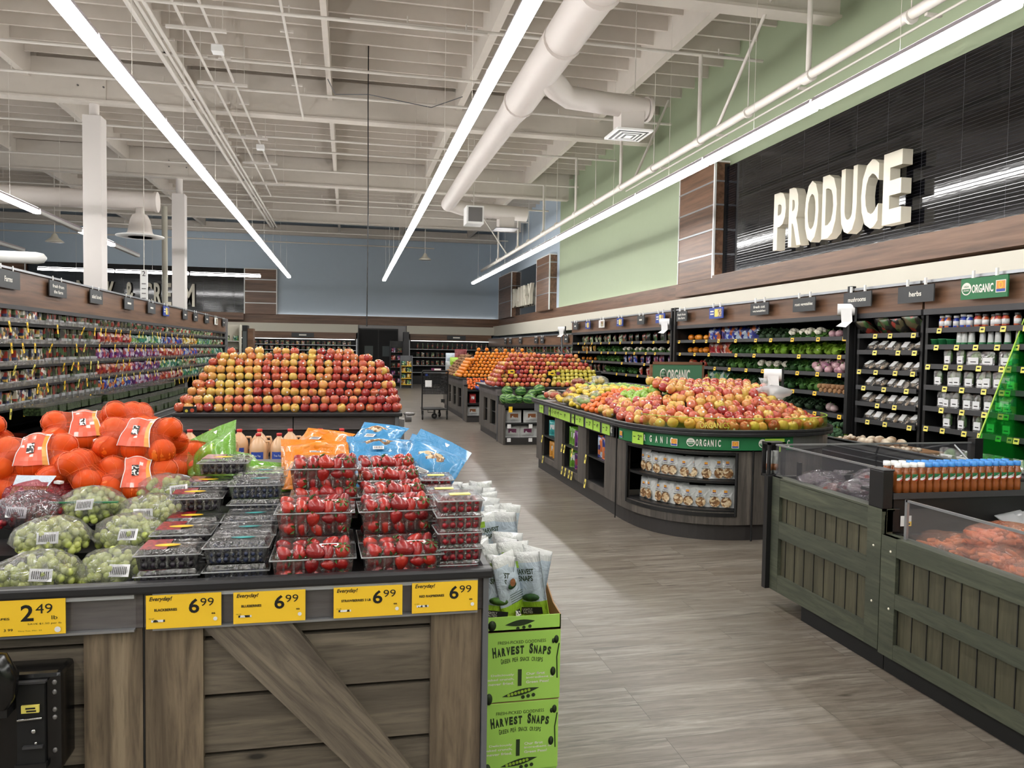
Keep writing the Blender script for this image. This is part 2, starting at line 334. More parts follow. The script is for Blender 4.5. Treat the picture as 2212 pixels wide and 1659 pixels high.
    def ell(s, c, r, mat, seg=12, rings=8, X=None):
        pr = [(max(.001, math.sin(PI*i/rings)), -math.cos(PI*i/rings)) for i in range(rings+1)]
        Y = T(*c) @ Matrix.Diagonal((r[0], r[1], r[2], 1)); return s.lathe(pr, mat, seg, (X @ Y) if X is not None else Y)
    def text(s, st, F, w=None, h=None, mat='ink', bold=0.0, ext=0.0, align='l', lift=.001, space=1.0):
        """lettering scaled to cap height h and width w in frame F (x along reading, y up)"""
        vs, fs, x0, x1, y0, y1 = text_geo(st, bold, ext, space)
        sy = h/(y1-y0) if h else w/(x1-x0); sx = w/(x1-x0) if w else sy
        ox = -x0*sx - (0 if align == 'l' else (x1-x0)*sx*(.5 if align == 'c' else 1))
        return s.add([(v.x*sx+ox, (v.y-y0)*sy, v.z*(1 if ext else 0)+lift) for v in vs], fs, mat, False, F)
    def build(s, name, parent=None, loc=None, rot=None, kind=None, label=None, cat=None, group=None, world=True, bevel=0, mod=None):
        me = bpy.data.meshes.new(name)
        off = Vector((0,0,0))
        if parent is None and loc is None and world:
            xs = [v[0] for v in s.v]; ys = [v[1] for v in s.v]; zs = [v[2] for v in s.v]
            off = Vector(((min(xs)+max(xs))/2, (min(ys)+max(ys))/2, min(zs)))
        elif parent is not None and loc is None and world: off = wloc(parent)
        me.from_pydata([tuple(Vector(v)-off) for v in s.v], [], s.f)
        for m in s.mats: me.materials.append(MATS[m])
        me.polygons.foreach_set('material_index', s.mi); me.polygons.foreach_set('use_smooth', s.sm); me.update()
        o = bpy.data.objects.new(name, me); COL.objects.link(o)
        if parent is not None: o.parent = parent
        if loc is not None: o.location = loc
        elif parent is None: o.location = off
        o['wl'] = tuple(off) if loc is None else tuple(loc)
        if rot is not None: o.rotation_euler = rot
        if bevel: b = o.modifiers.new('b', 'BEVEL'); b.width = bevel; b.segments = 2; b.limit_method = 'ANGLE'; b.angle_limit = .7
        tag(o, label, cat, group, kind); return o
def wloc(o): return Vector(o['wl'])
def tag(o, label=None, cat=None, group=None, kind=None):
    if label: o['label'] = label
    if cat: o['category'] = cat
    if group: o['group'] = group
    if kind: o['kind'] = kind
    return o
def thing(name, label, cat, loc=(0,0,0), rz=0, group=None, rot=None):
    o = bpy.data.objects.new(name, None); o.empty_display_size = .1; COL.objects.link(o); o.location = loc; o.rotation_euler = rot if rot else (0,0,rz); o['wl'] = (0,0,0) if (rz or rot) else tuple(loc)
    return tag(o, label, cat, group)
def dup(o, loc=None, rot=None, label=None, group=None, scale=None, name=None):
    """a copy of a thing with copies of its parts and their sub-parts"""
    r = o.copy(); COL.objects.link(r)
    if name: r.name = name
    if loc is not None: r.location = loc
    if rot is not None: r.rotation_euler = rot
    if scale is not None: r.scale = scale if isinstance(scale, tuple) else (scale,)*3
    if label: r['label'] = label
    if group: r['group'] = group
    for c in KIDS(o):
        d = c.copy(); COL.objects.link(d); d.parent = r
        for g in KIDS(c): e = g.copy(); COL.objects.link(e); e.parent = d
    return r
_kid = {}
def KIDS(o):
    if o.name not in _kid: _kid[o.name] = list(o.children)
    return _kid[o.name]
ALLP = []
class Proto:
    """first use moves the thing itself, later uses copy it"""
    def __init__(s, o): s.o = o; s.used = False; ALLP.append(s)
    def put(s, loc, rot=None, label=None, group=None, scale=None, name=None):
        if not s.used:
            s.used = True; o = s.o; KIDS(o); o.location = loc
            if name: o.name = name; _kid[name] = list(o.children)
            if rot is not None: o.rotation_euler = rot
            if scale is not None: o.scale = scale if isinstance(scale, tuple) else (scale,)*3
            if label: o['label'] = label
            if group: o['group'] = group
            return o
        return dup(s.o, loc, rot, label, group, scale, name)
ORD = 'first second third fourth fifth sixth seventh eighth ninth tenth eleventh twelfth thirteenth fourteenth fifteenth sixteenth seventeenth eighteenth nineteenth'.split()
def ordn(i):
    if i < 19: return ORD[i]
    i += 1; t, u = divmod(i, 10); tens = {2:'twent',3:'thirt',4:'fort',5:'fift',6:'sixt',7:'sevent',8:'eight',9:'ninet'}
    if t < 10: return tens[t]+('ieth' if u == 0 else 'y-'+ORD[u-1])
    return 'hundredth' if i == 100 else 'hundred-and-'+ordn(i-101)
def U(a, b): return random.uniform(a, b)
# ---------------------------------------------------------------- the setting
XR = 6.7; YB = 34.0; XL = -17.0; YF = -15.0; ZC = 7.0
def struct(name, mb, kind='structure', label=None): return mb.build(name, kind=kind, label=label)
struct('floor', MB().box(XL, YF, -.05, XR+.2, YB+.2, 0, 'floor_planks'))
struct('ceiling', MB().box(XL, YF, ZC, XR+.2, YB+.2, ZC+.1, 'ceiling_white'))
YG = 24.2
w = MB(); w.box(XR, YF, 0, XR+.2, YG, ZC, 'wall_green'); w.box(XR, YG, 0, XR+.2, YB, ZC, 'wall_blue'); struct('wall_right', w)
struct('wall_back', MB().box(XL, YB, 0, XR, YB+.2, ZC, 'wall_blue'))
struct('wall_left', MB().box(XL-.2, YF, 0, XL, YB+.2, ZC, 'wall_blue'))
struct('wall_front', MB().box(XL, YF-.2, 0, XR+.2, YF, ZC, 'wall_green'))
# roof framing
for i, y in enumerate((9.4, 15.9, 22.4, 28.9)):
    g = MB().box(XL, y, 6.03, 6.45, y+.18, 6.78, 'beam_white'); g.box(XL, y-.05, 6.02, 6.45, y+.23, 6.06, 'beam_white'); struct('girder_beam', g)
struct('girder_beam', MB().box(XL, YB-.35, 6.2, 6.45, YB-.1, 6.6, 'beam_white'))
for x in (-11.2, -8.5, -5.8, -3.1, -.38, 2.19, 5.15):
    wd = .13 if x != -.38 else .09
    for y0, y1 in ((1.0, 9.4), (9.58, 15.9), (16.08, 22.4), (22.58, 28.9), (29.08, YB-.35)):
        struct('purlin_beam', MB().box(x-wd/2, y0, 6.4, x+wd/2, y1, ZC, 'beam_white'))
jm = None
for k in range(46):
    y = 6.6+k*.6
    if y > YB-.2: break
    if any(abs(y+.02-g-.09) < .16 for g in (9.4, 15.9, 22.4, 28.9)): continue
    if jm is None: jm = struct('joist_beam', MB().box(XL, y, 6.76, XR, y+.05, ZC, 'beam_white'))
    else: j = jm.copy(); COL.objects.link(j); j.location.y = y+.025
# columns with steel necks
for (x, y, top) in ((-4.72, 15.9, 5.78), (-4.52, 22.4, 5.6)):
    c = MB().box(x-.16, y, 0, x+.16, y+.34, top, 'column_white'); c.tube([(x, y+.17, top), (x, y+.17, 6.1)], .09, 'column_white', 12)
    c.box(x-.26, y-.02, 6.05, x+.26, y, 6.5, 'beam_white')
    for dx in (-.22, .22):
        for z in (6.3, 6.46): c.tube([(x+dx, y-.04, z), (x+dx, y-.02, z)], .018, 'steel_grey', 6)
    struct('column', c)
struct('column', MB().tube([(-5.99, 27.6, 0), (-5.99, 27.6, 6.1)], .09, 'cream', 14))
# wood bands, cream band
t = MB().box(XR-.1, -2, 2.55, XR, YB, 2.82, 'laminate_y').box(XR-.1, -2, 2.82, XR-.085, YB, 2.9, 'laminate_y'); struct('trim_1', t, label='brown wood laminate band along the right wall')
t = MB().box(-12.6, YB-.1, 2.5, XR-.1, YB, 2.8, 'laminate_x').box(-12.6, YB-.1, 2.8, XR-.1, YB-.085, 2.88, 'laminate_x'); struct('trim_2', t, label='brown wood laminate band along the back wall')
t = MB().box(XR-.35, -2, 2.12, XR, YB, 2.55, 'cream'); struct('trim_3', t, label='cream band under the wood on the right wall')
t = MB().box(-9.0, YB-.35, 2.16, .41, YB, 2.5, 'cream'); t.box(2.5, YB-.35, 2.16, XR-.35, YB, 2.5, 'cream'); struct('trim_4', t, label='cream band over the back wall coolers')
# back double door
d = MB().box(.41, YB-.05, 0, 2.5, YB, 2.5, 'steel_grey'); d.box(.44, YB-.12, 0, 2.14, YB-.04, 2.36, 'black'); fd = struct('door_1', d)
for x in (.47, 1.31): MB().box(x, YB-.15, .02, x+.8, YB-.12, 2.3, 'black_deep').build('door_leaf', fd)
for x in (.9, 1.66): MB().box(x-.2, YB-.165, 1.15, x+.16, YB-.15, 1.6, 'glass_dark').build('door_window', fd)
# ---------------------------------------------------------------- strip lights
def make_strip(lit=True, L=2.36, ax='y'):
    t = thing('strip_light', 'strip light', 'light')
    a = MB(); a.extr([(-.06,.02),(-.05,.06),(.05,.06),(.06,.02)], -L/2, L/2, 'y', 'housing'); a.build('light_housing', t)
    b = MB(); b.extr([(-.055,.02),(.055,.02),(.055,-.03),(.045,-.045),(-.045,-.045),(-.055,-.03)], -L/2+.012, L/2-.012, 'y', 'strip_glow' if lit else 'white'); b.build('diffuser', t)
    if lit: MB().box(-.04,-L/2+.02,.06,.04,L/2-.02,.066,'strip_up').build('top_diffuser', t)
    c = MB(); c.tube([(0,0,.06),(0,0,2.98)], .0025, 'pipe_white', 4, caps=False); c.build('hanging_wire', t)
    return t
lit = Proto(make_strip()); unlit = Proto(make_strip(False))
rowsL = {-2.07: 'left row over the front table', 1.275: 'middle row over the aisle', 4.56: 'row beside the green wall'}
for x, nm in rowsL.items():
    for k in range(16):
        y = 28.6-1.2-k*2.4
        lit.put((x, y, 4.0), None, 'glowing strip light, %s from the back, %s' % (ordn(k), nm), nm)
for x, ys, off in ((-5.8, [22.3-2.4*k for k in range(13)], (0, 2)), (-8.6, [22.0-2.4*k for k in range(13)], (0, 1)), (-12.6, [20.0-2.4*k for k in range(12)], ())):
    for k, y in enumerate(ys):
        (unlit if k in off else lit).put((x, y, 4.0), None, '%s strip light, %s from the back, %s' % ('unlit' if k in off else 'glowing', ordn(k), {-5.8:'first row beyond the left case',-8.6:'second row beyond the left case',-12.6:'third row beyond the left case'}[x]), 'strip lights beyond the left cooler')
for k in range(3):
    lit.put((-9.03+k*2.4, 28.7, 4.0), (0,0,PI/2), 'glowing strip light running across in front of the milk sign, %s from the left' % ordn(k), 'crosswise strip lights near the back')
# ---------------------------------------------------------------- ducts and pipes
t = thing('air_duct', 'white round air duct running above the aisle beside the green wall', 'duct', (2.5, 12, 5.2))
MB().tube([(2.55,4,5.35),(2.55,11.6,5.3)], .24, 'duct_white', 20).build('duct_run', t)
MB().tube([(2.55,11.6,5.3),(2.53,12.3,5.28),(2.5,15.3,5.25),(2.48,19.7,5.2)], [.24,.2,.19,.18], 'duct_white', 20).build('duct_run', t)
b = MB()
for y in (5.8, 7.8, 9.2, 11.6, 13.6, 15.3, 17.6): b.tube([(2.54,y-.02,5.29),(2.54,y+.02,5.29)], .252 if y < 12 else .205, 'duct_white', 20)
b.build('duct_seam', t)
b = MB(); b.tube([(2.6,10.3,5.25),(2.85,10.6,5.2),(3.1,10.9,5.18),(4.35,11.05,5.15)], [.17,.18,.16,.16], 'duct_white', 16); b.tube([(4.35,11.05,5.15),(4.4,11.06,5.15)], .185, 'duct_white', 16); b.build('duct_branch', t)
b = MB(); b.box(3.92, 10.9, 4.78, 4.28, 11.25, 5.15, 'duct_white'); b.build('supply_box', t)
b = MB(); b.box(3.82,10.78,4.75,4.38,11.37,4.78,'white')
for k in range(6): e = .05+.035*k; b.box(3.82+e,10.78+e,4.744-.003*k,4.38-e,11.37-e,4.749,'black' if k % 2 == 0 else 'white')
b.build('air_grille', t)
b = MB(); b.tube([(2.5,19.6,5.2),(2.9,19.9,5.15),(4.6,20.0,5.1)], .19, 'duct_white', 16); b.box(3.85,19.85,4.7,4.25,20.25,5.1,'duct_white'); b.box(3.75,19.75,4.68,4.35,20.35,4.7,'steel_grey'); b.build('duct_branch', t)
b = MB()
for p in ((2.7,9.6),(4.2,11.1),(2.5,16.5)): b.tube([(p[0],p[1],5.3),(p[0],p[1],7)], .008, 'pipe_white', 5)
b.build('hanging_wire', t)
t = thing('heater_unit', 'square white air unit hung under the duct end', 'heater', (3.0, 18.6, 4.6))
MB().box(2.78,18.5,4.55,3.2,19.0,4.98,'white').build('body', t); MB().box(2.82,18.48,4.6,3.16,18.5,4.94,'steel_grey').build('air_grille', t); MB().tube([(2.99,18.75,4.98),(2.99,18.75,7)],.012,'pipe_white',5).build('hanging_rod', t)
t = thing('sprinkler_main', 'thick white sprinkler pipe running along the green wall', 'pipe', (5.3, 14, 4.77))
MB().tube([(5.3,1,4.82),(5.3,31,4.72)], .055, 'pipe_white', 12).build('main_pipe', t)
for y in (5.4, 8.3, 11.2, 13.1, 14.7, 17.8, 20.9, 24.2, 27.5):
    MB().tube([(5.3,y-.08,4.78),(5.3,y+.08,4.78)], .07, 'pipe_white', 12).build('coupling', t)
for y in (8.3, 11.2, 14.7, 17.8, 20.9, 24.2, 27.5):
    MB().tube([(5.3,y,4.78),(5.3,y,6.1)], .032, 'pipe_white', 8).build('riser', t)
for y, dx, dy in ((10.6, .15, -1.5), (13.9, .9, .6), (26, -1.3, -.4)):
    MB().tube([(5.3,y,4.82),(5.3+dx,y+dy,6.5)], .024, 'pipe_white', 8).build('brace', t)
for y in (6.6, 9.7, 13.0, 16.3, 19.5, 22.7):
    b = MB(); b.tube([(5.3,y,4.85),(5.3,y,7)], .007, 'pipe_white', 5); b.tube([(5.3,y-.015,4.78),(5.3,y+.015,4.78)], .075, 'pipe_white', 10); b.build('hanger', t)
for i, (y, z, x0, x1) in enumerate([(8.3,6.1,-1.4,6.2),(10.9,5.95,-16,1.9),(11.2,6.1,0,6.35),(13.4,6.15,-16,5.0),(14.7,6.1,-16,6.35),(17.8,6.1,-16,6.3),(19.3,6.2,-16,4),(20.9,6.1,-16,6.3),(24.2,6.0,-16,6.3),(26.2,6.2,-16,6),(27.1,6.1,-16,6.3),(30.6,5.9,-16,6.3),(32.3,5.7,-16,3.5)]):
    b = MB(); b.tube([(x0,y,z),(x1,y,z)], .026, 'pipe_white', 8)
    xx = x0+.8
    while xx < x1: b.tube([(xx,y,z),(xx,y,z+.12)], .012, 'pipe_white', 5); xx += 2.4
    b.build('branch_pipe', label='thin white pipe crossing under the roof, %s from the front' % ordn(i), cat='pipe', group='sprinkler branch pipes under the roof')
for i, (x, z, r, y0, y1) in enumerate([(-2.84,5.95,.035,5,30),(-2.72,5.96,.028,5,30),(-2.62,5.95,.028,9,30),(-2.26,5.97,.022,5,24),(-1.92,5.97,.022,5,22),(-.885,5.97,.02,6,15.8),(5.9,5.0,.015,6,16)]):
    b = MB(); b.tube([(x,y0,z),(x,y1,z)], r, 'pipe_white', 8)
    yy = y0+1
    while yy < y1: b.box(x-.09,yy,z+r,x+.09,yy+.04,z+r+.03,'pipe_white'); yy += 2.3
    b.build('conduit_pipe', label='white conduit running front to back under the roof, %s from the left' % ordn(i), cat='pipe', group='conduits running front to back')
for i, y in enumerate((9.6, 11.6, 13.9, 17.3, 19.6, 22.0)):
    b = MB(); b.box(-2.5,y,5.9,-1.7,y+.05,5.94,'pipe_white')
    for x in (-2.45,-1.75): b.tube([(x,y+.02,5.9),(x,y+.02,7)], .006, 'pipe_white', 4)
    b.build('strut_bracket', label='white slotted bracket carrying two conduits, %s from the front' % ordn(i), cat='bracket', group='conduit brackets')
for i, y in enumerate((11.6, 17.3)):
    MB().box(-2.0,y+.6,5.85,-1.84,y+.78,5.945,'white').build('junction_box', label='small white junction box on the conduit, %s one from the front' % ('nearer' if i == 0 else 'farther'), cat='box')
MB().tube([(-1.6,8.6,6.6),(-1.0,8.8,6.74),(-.45,9.2,6.62),(.3,9.7,6.7),(.9,9.9,6.66),(2.1,10.3,6.7)], .012, 'alu', 5).build('ceiling_cable', label='dark cable sagging between the joists above the middle', cat='cable')
MB().tube([(-.38,14.2,6.25),(-.25,14.3,6.02),(.33,14.4,6.1),(1.5,14.6,6.02),(2.1,14.7,6.3)], .009, 'alu', 5).build('ceiling_cable', label='thin dark cable looped beside the hanging cord', cat='cable')
MB().tube([(.33,14.4,7.0),(.33,14.4,5.95),(.345,14.4,4.0),(.335,14.4,1.9)], .011, 'black', 6).build('hanging_cord', label='long thin black cord hanging from the ceiling over the apples', cat='cable')
# left duct with a bell diffuser and lamps
t = thing('air_duct', 'white round duct beyond the two columns', 'duct', (-7, 18, 4.3)); MB().tube([(-16,18.1,4.6),(-4.1,18.1,4.6)], .2, 'duct_white', 18).build('duct_run', t); MB().tube([(-4.12,18.1,4.6),(-4.06,18.1,4.6)], .22, 'duct_white', 18).build('end_cap', t)
t = thing('air_diffuser', 'white bell shaped air diffuser with a wide disc under the left duct', 'vent', (-4.4, 18.0, 3.82), rz=.001)
MB().lathe([(.08,.62),(.09,.5),(.15,.47),(.2,.36),(.25,.1),(.3,.04)], 'duct_white', 20).build('bell', t)
b = MB(); b.lathe([(.3,.04),(.48,.025),(.48,.0),(.22,-.01)], 'white', 24); b.lathe([(.18,-.012),(.24,-.012)], 'alu', 24); b.lathe([(.1,-.02),(.16,-.02)], 'alu', 24); b.build('disc', t)
t = thing('round_tube', 'rounded end of a white tube hung over the left cooler', 'duct', (-7.5, 14, 2.8)); MB().tube([(-7.0,14.6,2.96),(-5.1,14.3,2.92),(-5.0,14.3,2.92),(-4.95,14.3,2.92)], [.1,.1,.08,.02], 'white', 14).build('tube', t)
def lamp(x, y, z, lab):
    t = thing('pendant_lamp', lab, 'lamp', (x, y, z))
    MB().lathe([(.02,.25),(.06,.22),(.1,.12),(.22,.03),(.24,0)], 'cream', 16, T(x,y,z)).build('lamp_shade', t, loc=None); MB().tube([(x,y,z+.25),(x,y,ZC)], .012, 'pipe_white', 5).build('hanging_rod', t)
lamp(-8.1, 24.0, 4.35, 'small pale pendant lamp on the far left before the blue wall'); lamp(2.85, 29.5, 4.9, 'small pale pendant lamp between the two right light rows near the back')
# ---------------------------------------------------------------- wall signs
def pilaster(lab, x0, x1, y0, y1, z0, z1, ax, strips, vert=None):
    t = thing('wall_pilaster', lab, 'wall panel', ((x0+x1)/2, (y0+y1)/2, z0)); MB().box(x0,y0,z0,x1,y1,z1,'laminate_'+ax).build('wood_panel', t)
    b = MB()
    for z in strips:
        if ax == 'y': b.box(x0-.012,y0-.01,z,x0,y1,z+.03,'silver'); b.box(x0,y0-.012,z,x1,y0,z+.03,'silver')
        else: b.box(x0,y0-.012,z,x1,y0,z+.04,'white')
    if ax == 'y': b.box(x0-.015,y0-.015,z0,x0+.02,y0+.03,z1,'white'); b.box(x0-.015,y0-.01,z1-.02,x1,y1,z1+.01,'white'); b.box(x0-.012,y1-.02,z0,x0,y1+.01,z1,'white')
    else: b.box(x0-.01,y0-.015,z0,x0+.03,y0,z1,'white'); b.box(x1-.03,y0-.015,z0,x1+.01,y0,z1,'white'); b.box(x0,y0-.015,z1-.03,x1,y0,z1,'white')
    b.build('metal_strip', t)
pilaster('wood pilaster with white strips beside the big produce sign', 6.42, XR, 12.85, 14.35, 2.86, 4.95, 'y', (3.28, 3.72, 4.16, 4.58))
pilaster('wood pilaster on the near side of the small dairy sign', 6.45, XR, 24.5, 26.3, 2.86, 4.68, 'y', (3.4, 3.9, 4.4))
pilaster('wood pilaster on the far side of the small dairy sign', 6.45, XR, 30.5, 33.2, 2.86, 4.68, 'y', (3.5, 4.1))
pilaster('wood pilaster right of the milk and cream sign', -4.25, -2.94, YB-.2, YB, 2.86, 4.76, 'x', (3.3, 3.78, 4.28))
pilaster('wood pilaster left of the milk and cream sign', -14.3, -12.47, YB-.2, YB, 2.86, 4.76, 'x', (3.3, 3.78, 4.28))
def letters(par, s, F, adv, h, w, mat, ext, spaces=.6, bold=.035):
    x = 0
    for ch in s:
        if ch == ' ': x += adv*spaces; continue
        ww = w*(.45 if ch == 'I' else 1.6 if ch == 'M' else 1)
        b = MB(); b.text(ch, F @ T(x,0,0), w=ww, h=h, mat=mat, bold=bold, ext=ext); b.build('letter', par, label='raised pale letter ' + ('ampersand' if ch == '&' else ch)); x += ww+(adv-w)
t = thing('store_sign', 'big black tiled sign with raised pale PRODUCE letters', 'sign', (XR-.05, 8.4, 2.88))
MB().box(XR-.06,-1,2.88,XR,12.9,4.85,'black_tile').build('tile_panel', t)
MB().box(XR-.1,12.83,2.86,XR-.01,12.86,4.9,'black').build('panel_edge', t)
letters(t, 'PRODUCE', frame((6.48,10.84,3.1),(0,-1,0),(0,0,1)), .413, .86, .33, 'letter_cream', .07)
MB().box(XR-.3,-1,2.6,XR-.1,14.4,2.85,'laminate_y').box(XR-.3,-1,2.85,XR-.288,12.84,2.9,'laminate_y').build('ledge', t); MB().box(XR-.27,-1,2.852,XR-.25,12.8,2.862,'cove_glow').build('cove_light', t)
t = thing('store_sign', 'small dark sign with pale DAIRY letters far along the right wall', 'sign', (XR-.05, 29, 2.88))
MB().box(XR-.06,26.3,2.88,XR,30.5,4.65,'black_tile').build('tile_panel', t)
letters(t, 'DAIRY', frame((6.5,30.25,3.2),(0,-1,0),(0,0,1)), .74, .75, .6, 'letter_cream', .06)
t = thing('store_sign', 'black sign on the back wall with pale MILK & CREAM letters', 'sign', (-9, YB-.05, 2.88))
MB().box(-12.46,YB-.06,2.9,-4.26,YB,4.75,'black_tile').build('tile_panel', t)
MB().box(-12.46,YB-.38,2.6,-4.26,YB-.1,2.84,'laminate_x').box(-12.46,YB-.38,2.84,-4.26,YB-.365,2.9,'laminate_x').build('ledge', t); MB().box(-12.3,YB-.35,2.842,-4.4,YB-.32,2.855,'cove_glow').build('cove_light', t)
letters(t, 'MILK & CREAM', frame((-10.62,YB-.2,3.1),(1,0,0),(0,0,1)), .367, .93, .28, 'letter_cream', .05, .9, .02)

for lab, bx_ in (('hidden cove light glowing along the top of the wood band on the green wall', (XR-.075,14.4,2.822,XR-.02,25.1,2.834)), ('hidden cove light glowing along the top of the wood band on the blue back wall', (-3.0,YB-.07,2.802,XR-.2,YB-.02,2.814))):
    MB().box(*bx_, 'soft_glow').build('cove_light', label=lab, cat='light')
# ---------------------------------------------------------------- small goods used on the shelves
def blob(mb, c, r, mat, seg=10, rings=6, j=.12, seed=0, X=None):
    """uneven rounded lump"""
    rd = random.Random(seed); vs = []; fs = []
    for i in range(rings+1):
        a = PI*i/rings
        for k in range(seg):
            b = 2*PI*k/seg; q = 1+rd.uniform(-j, j)
            vs.append((c[0]+r[0]*math.sin(a)*math.cos(b)*q, c[1]+r[1]*math.sin(a)*math.sin(b)*q, c[2]-r[2]*math.cos(a)*q))
    for i in range(rings):
        for k in range(seg): fs.append((i*seg+k, i*seg+(k+1)%seg, (i+1)*seg+(k+1)%seg, (i+1)*seg+k))
    return mb.add(vs, fs, mat, True, X)
def pillow(mb, w, h, d, mat, seed=0, nx=10, ny=10, j=.1, flatend=.12, X=None, pinch=.25):
    """stuffed bag: width x, height z, thickness y, with flat sealed ends and creased faces"""
    rd = random.Random(seed); V = []
    for s in (-1, 1):
        for j_ in range(ny+1):
            v = j_/ny
            for i in range(nx+1):
                u = i/nx; e = min(v, 1-v); fl = min(1, max(0, (e-flatend*.3)/flatend)) if e < flatend*1.3 else 1
                p = (max(0, math.sin(PI*u))**.5)*(max(0, math.sin(PI*min(1, max(0, (v-flatend*.4)/(1-flatend*.8)))))**.5)
                th = d/2*p*(1+rd.uniform(-j, j)*3*p); ww = w/2*(1-pinch*.5*p*math.sin(PI*v))
                V.append(((2*u-1)*ww+rd.uniform(-j, j)*.03*w, s*th+.002*s, v*h+rd.uniform(-j, j)*.02*h))
    n = (nx+1)*(ny+1); F = []
    for s in (0, 1):
        for y in range(ny):
            for x in range(nx):
                a = s*n+y*(nx+1)+x; q = (a, a+1, a+nx+2, a+nx+1); F.append(q if s == 0 else q[::-1])
    for y in range(ny):
        for x in (0, nx): a = y*(nx+1)+x; F.append((a, a+nx+1, n+a+nx+1, n+a))
    for x in range(nx):
        for y in (0, ny): a = y*(nx+1)+x; F.append((a, a+1, n+a+1, n+a))
    return mb.add(V, F, mat, True, X)
def leafy(seed, mat='leaf_green', n=46, R=.1, H=.14, lw=.035, stem='leaf_dark'):
    rd = random.Random(seed); b = MB()
    for k in range(n):
        a = rd.uniform(0, 2*PI); el = rd.uniform(.1, 1.3); r = rd.uniform(.55, 1); c = Vector((math.cos(a)*math.cos(el)*R*r, math.sin(a)*math.cos(el)*R*r, H*.35+math.sin(el)*H*.65*r))
        X = T(*c) @ Rm(rd.uniform(-.9,.9), rd.uniform(-.9,.9), a); s = lw*rd.uniform(.7, 1.3)
        b.add([(-s,0,0),(-s*.4,-s*.7,.01),(s*.6,-s*.6,.012),(s*1.1,0,-.005),(s*.6,s*.6,.012),(-s*.4,s*.7,.01),(0,0,.018)], [(0,1,6),(1,2,6),(2,3,6),(3,4,6),(4,5,6),(5,0,6)], mat, True, X)
    blob(b, (0,0,H*.3), (R*.6,R*.6,H*.35), mat, 8, 5, .2, seed)
    return b
def carton(cat, name, mats, w, d, h):
    pass
def P_(name, lab, cat, mk): o = mk(); return o
def small(name, cat, mb): return Proto(mb.build(name, label=name, cat=cat, loc=(0,0,0)))
def bunch_proto(name, cat, mat, seed, **k): return small(name, cat, leafy(seed, mat, **k))
PR = {}
def clam(w, d, h, inner, labcol='paper_white', lid=False, name='herb_clamshell', cat='herb pack', lc=.45):
    """upright clear pack: goods inside, clear shell, white label"""
    t = thing(name, name, cat); b = MB(); blob(b, (0,0,h*.5), (w*.42,d*.38,h*.44), inner, 8, 6, .15, 3); b.build('contents', t)
    b = MB(); b.extr([(-w/2,0),(w/2,0),(w/2,h*.9),(w*.35,h),(-w*.35,h),(-w/2,h*.9)], -d/2, d/2, 'y', 'pack_clear'); b.build('clear_shell', t)
    b = MB(); b.box(-w*.36,-d/2-.003,h*.12,w*.36,-d/2-.001,h*.12+h*lc,labcol); b.box(-w*.2,-d/2-.0036,h*.24,w*.2,-d/2-.003,h*.3,'ink'); b.build('label', t)
    return Proto(t)
PR['herb'] = clam(.1,.05,.15,'leaf_green'); PR['herb_dark'] = clam(.1,.05,.15,'leaf_dark')
PR['spinach'] = clam(.14,.08,.13,'leaf_green', name='salad_clamshell', cat='salad pack')
def mk_tub():
    b = MB(); b.lathe([(.04,0),(.047,.05),(.05,.052),(.05,.06),(0.001,.061)], 'brand_green', 12); b.lathe([(.046,.0601),(.001,.0605)], 'tag_pale', 12); return small('herb_tub', 'tub', b)
PR['tub'] = mk_tub()
def mk_jar(c, cap='steel_grey'):
    b = MB(); b.lathe([(.028,0),(.03,.01),(.03,.085),(.022,.095),(.022,.1)], c, 12); b.lathe([(.026,.1),(.026,.122),(.001,.123)], cap, 12); b.lathe([(.0305,.025),(.0305,.07)], 'paper_white', 12); return small('spice_jar', 'jar', b)
PR['jar'] = mk_jar('print_red'); PR['jar2'] = mk_jar('print_blue', 'white'); 
def mk_tube():
    b = MB(); b.lathe([(.027,0),(.027,.02),(.03,.03),(.026,.12),(.008,.16)], 'bag_white', 12, ell=(1,.75)); b.lathe([(.029,.0),(.03,.025)], 'brand_green', 12); return small('dressing_tube', 'tube', b)
PR['tube'] = mk_tube()
def mk_mush(name='mushroom_pack', m='mushroom', s=0):
    t = thing(name, name, 'mushrooms'); b = MB(); rd = random.Random(s)
    for k in range(12): x, y = rd.uniform(-.055,.055), rd.uniform(-.035,.035); b.lathe([(.006,0),(.008,.012),(.02,.014),(.018,.026),(.006,.034)], m, 8, T(x,y,.02+rd.uniform(0,.016)) @ Rm(rd.uniform(-.6,.6), rd.uniform(-.6,.6)))
    b.build('mushrooms', t); b = MB(); b.extr([(-.07,0),(.07,0),(.082,.045),(-.082,.045)], -.05, .05, 'y', 'rim_black'); b.build('tray', t)
    b = MB(); blob(b, (0,0,.05), (.08,.052,.03), 'film', 10, 6, .06, 1); b.build('film_wrap', t); b = MB(); b.box(-.03,-.03,.078,.03,.03,.082,'paper_white'); b.build('label', t); return Proto(t)
PR['mush'] = mk_mush()
def mk_bag(name, cat, w, h, d, mat, lab='paper_white', seed=1, win=None, txt=None, n=8):
    b = MB(); pillow(b, w, h, d, mat, seed, n, n)
    if lab: b.box(-w*.25,-d*.52,h*.4,w*.25,-d*.5,h*.72,lab)
    if win: blob(b, (0,-d*.3,h*.28), (w*.3,d*.24,h*.18), win, 10, 6, .05)
    if txt: b.text(txt, frame((0,-d*.525,h*.5),(1,0,0),(0,0,1)), w=w*.42, h=h*.1, align='c', bold=.02)
    return small(name, cat, b)
def mk_turnip():
    b = MB(); blob(b, (0,0,.045), (.05,.05,.045), 'onion_skin', 12, 8, .03); b.tube([(0,0,.088),(0,0,.105)], [.008,.004], 'leaf_green', 6); return small('turnip', 'turnip', b)
PR['turnip'] = mk_turnip()
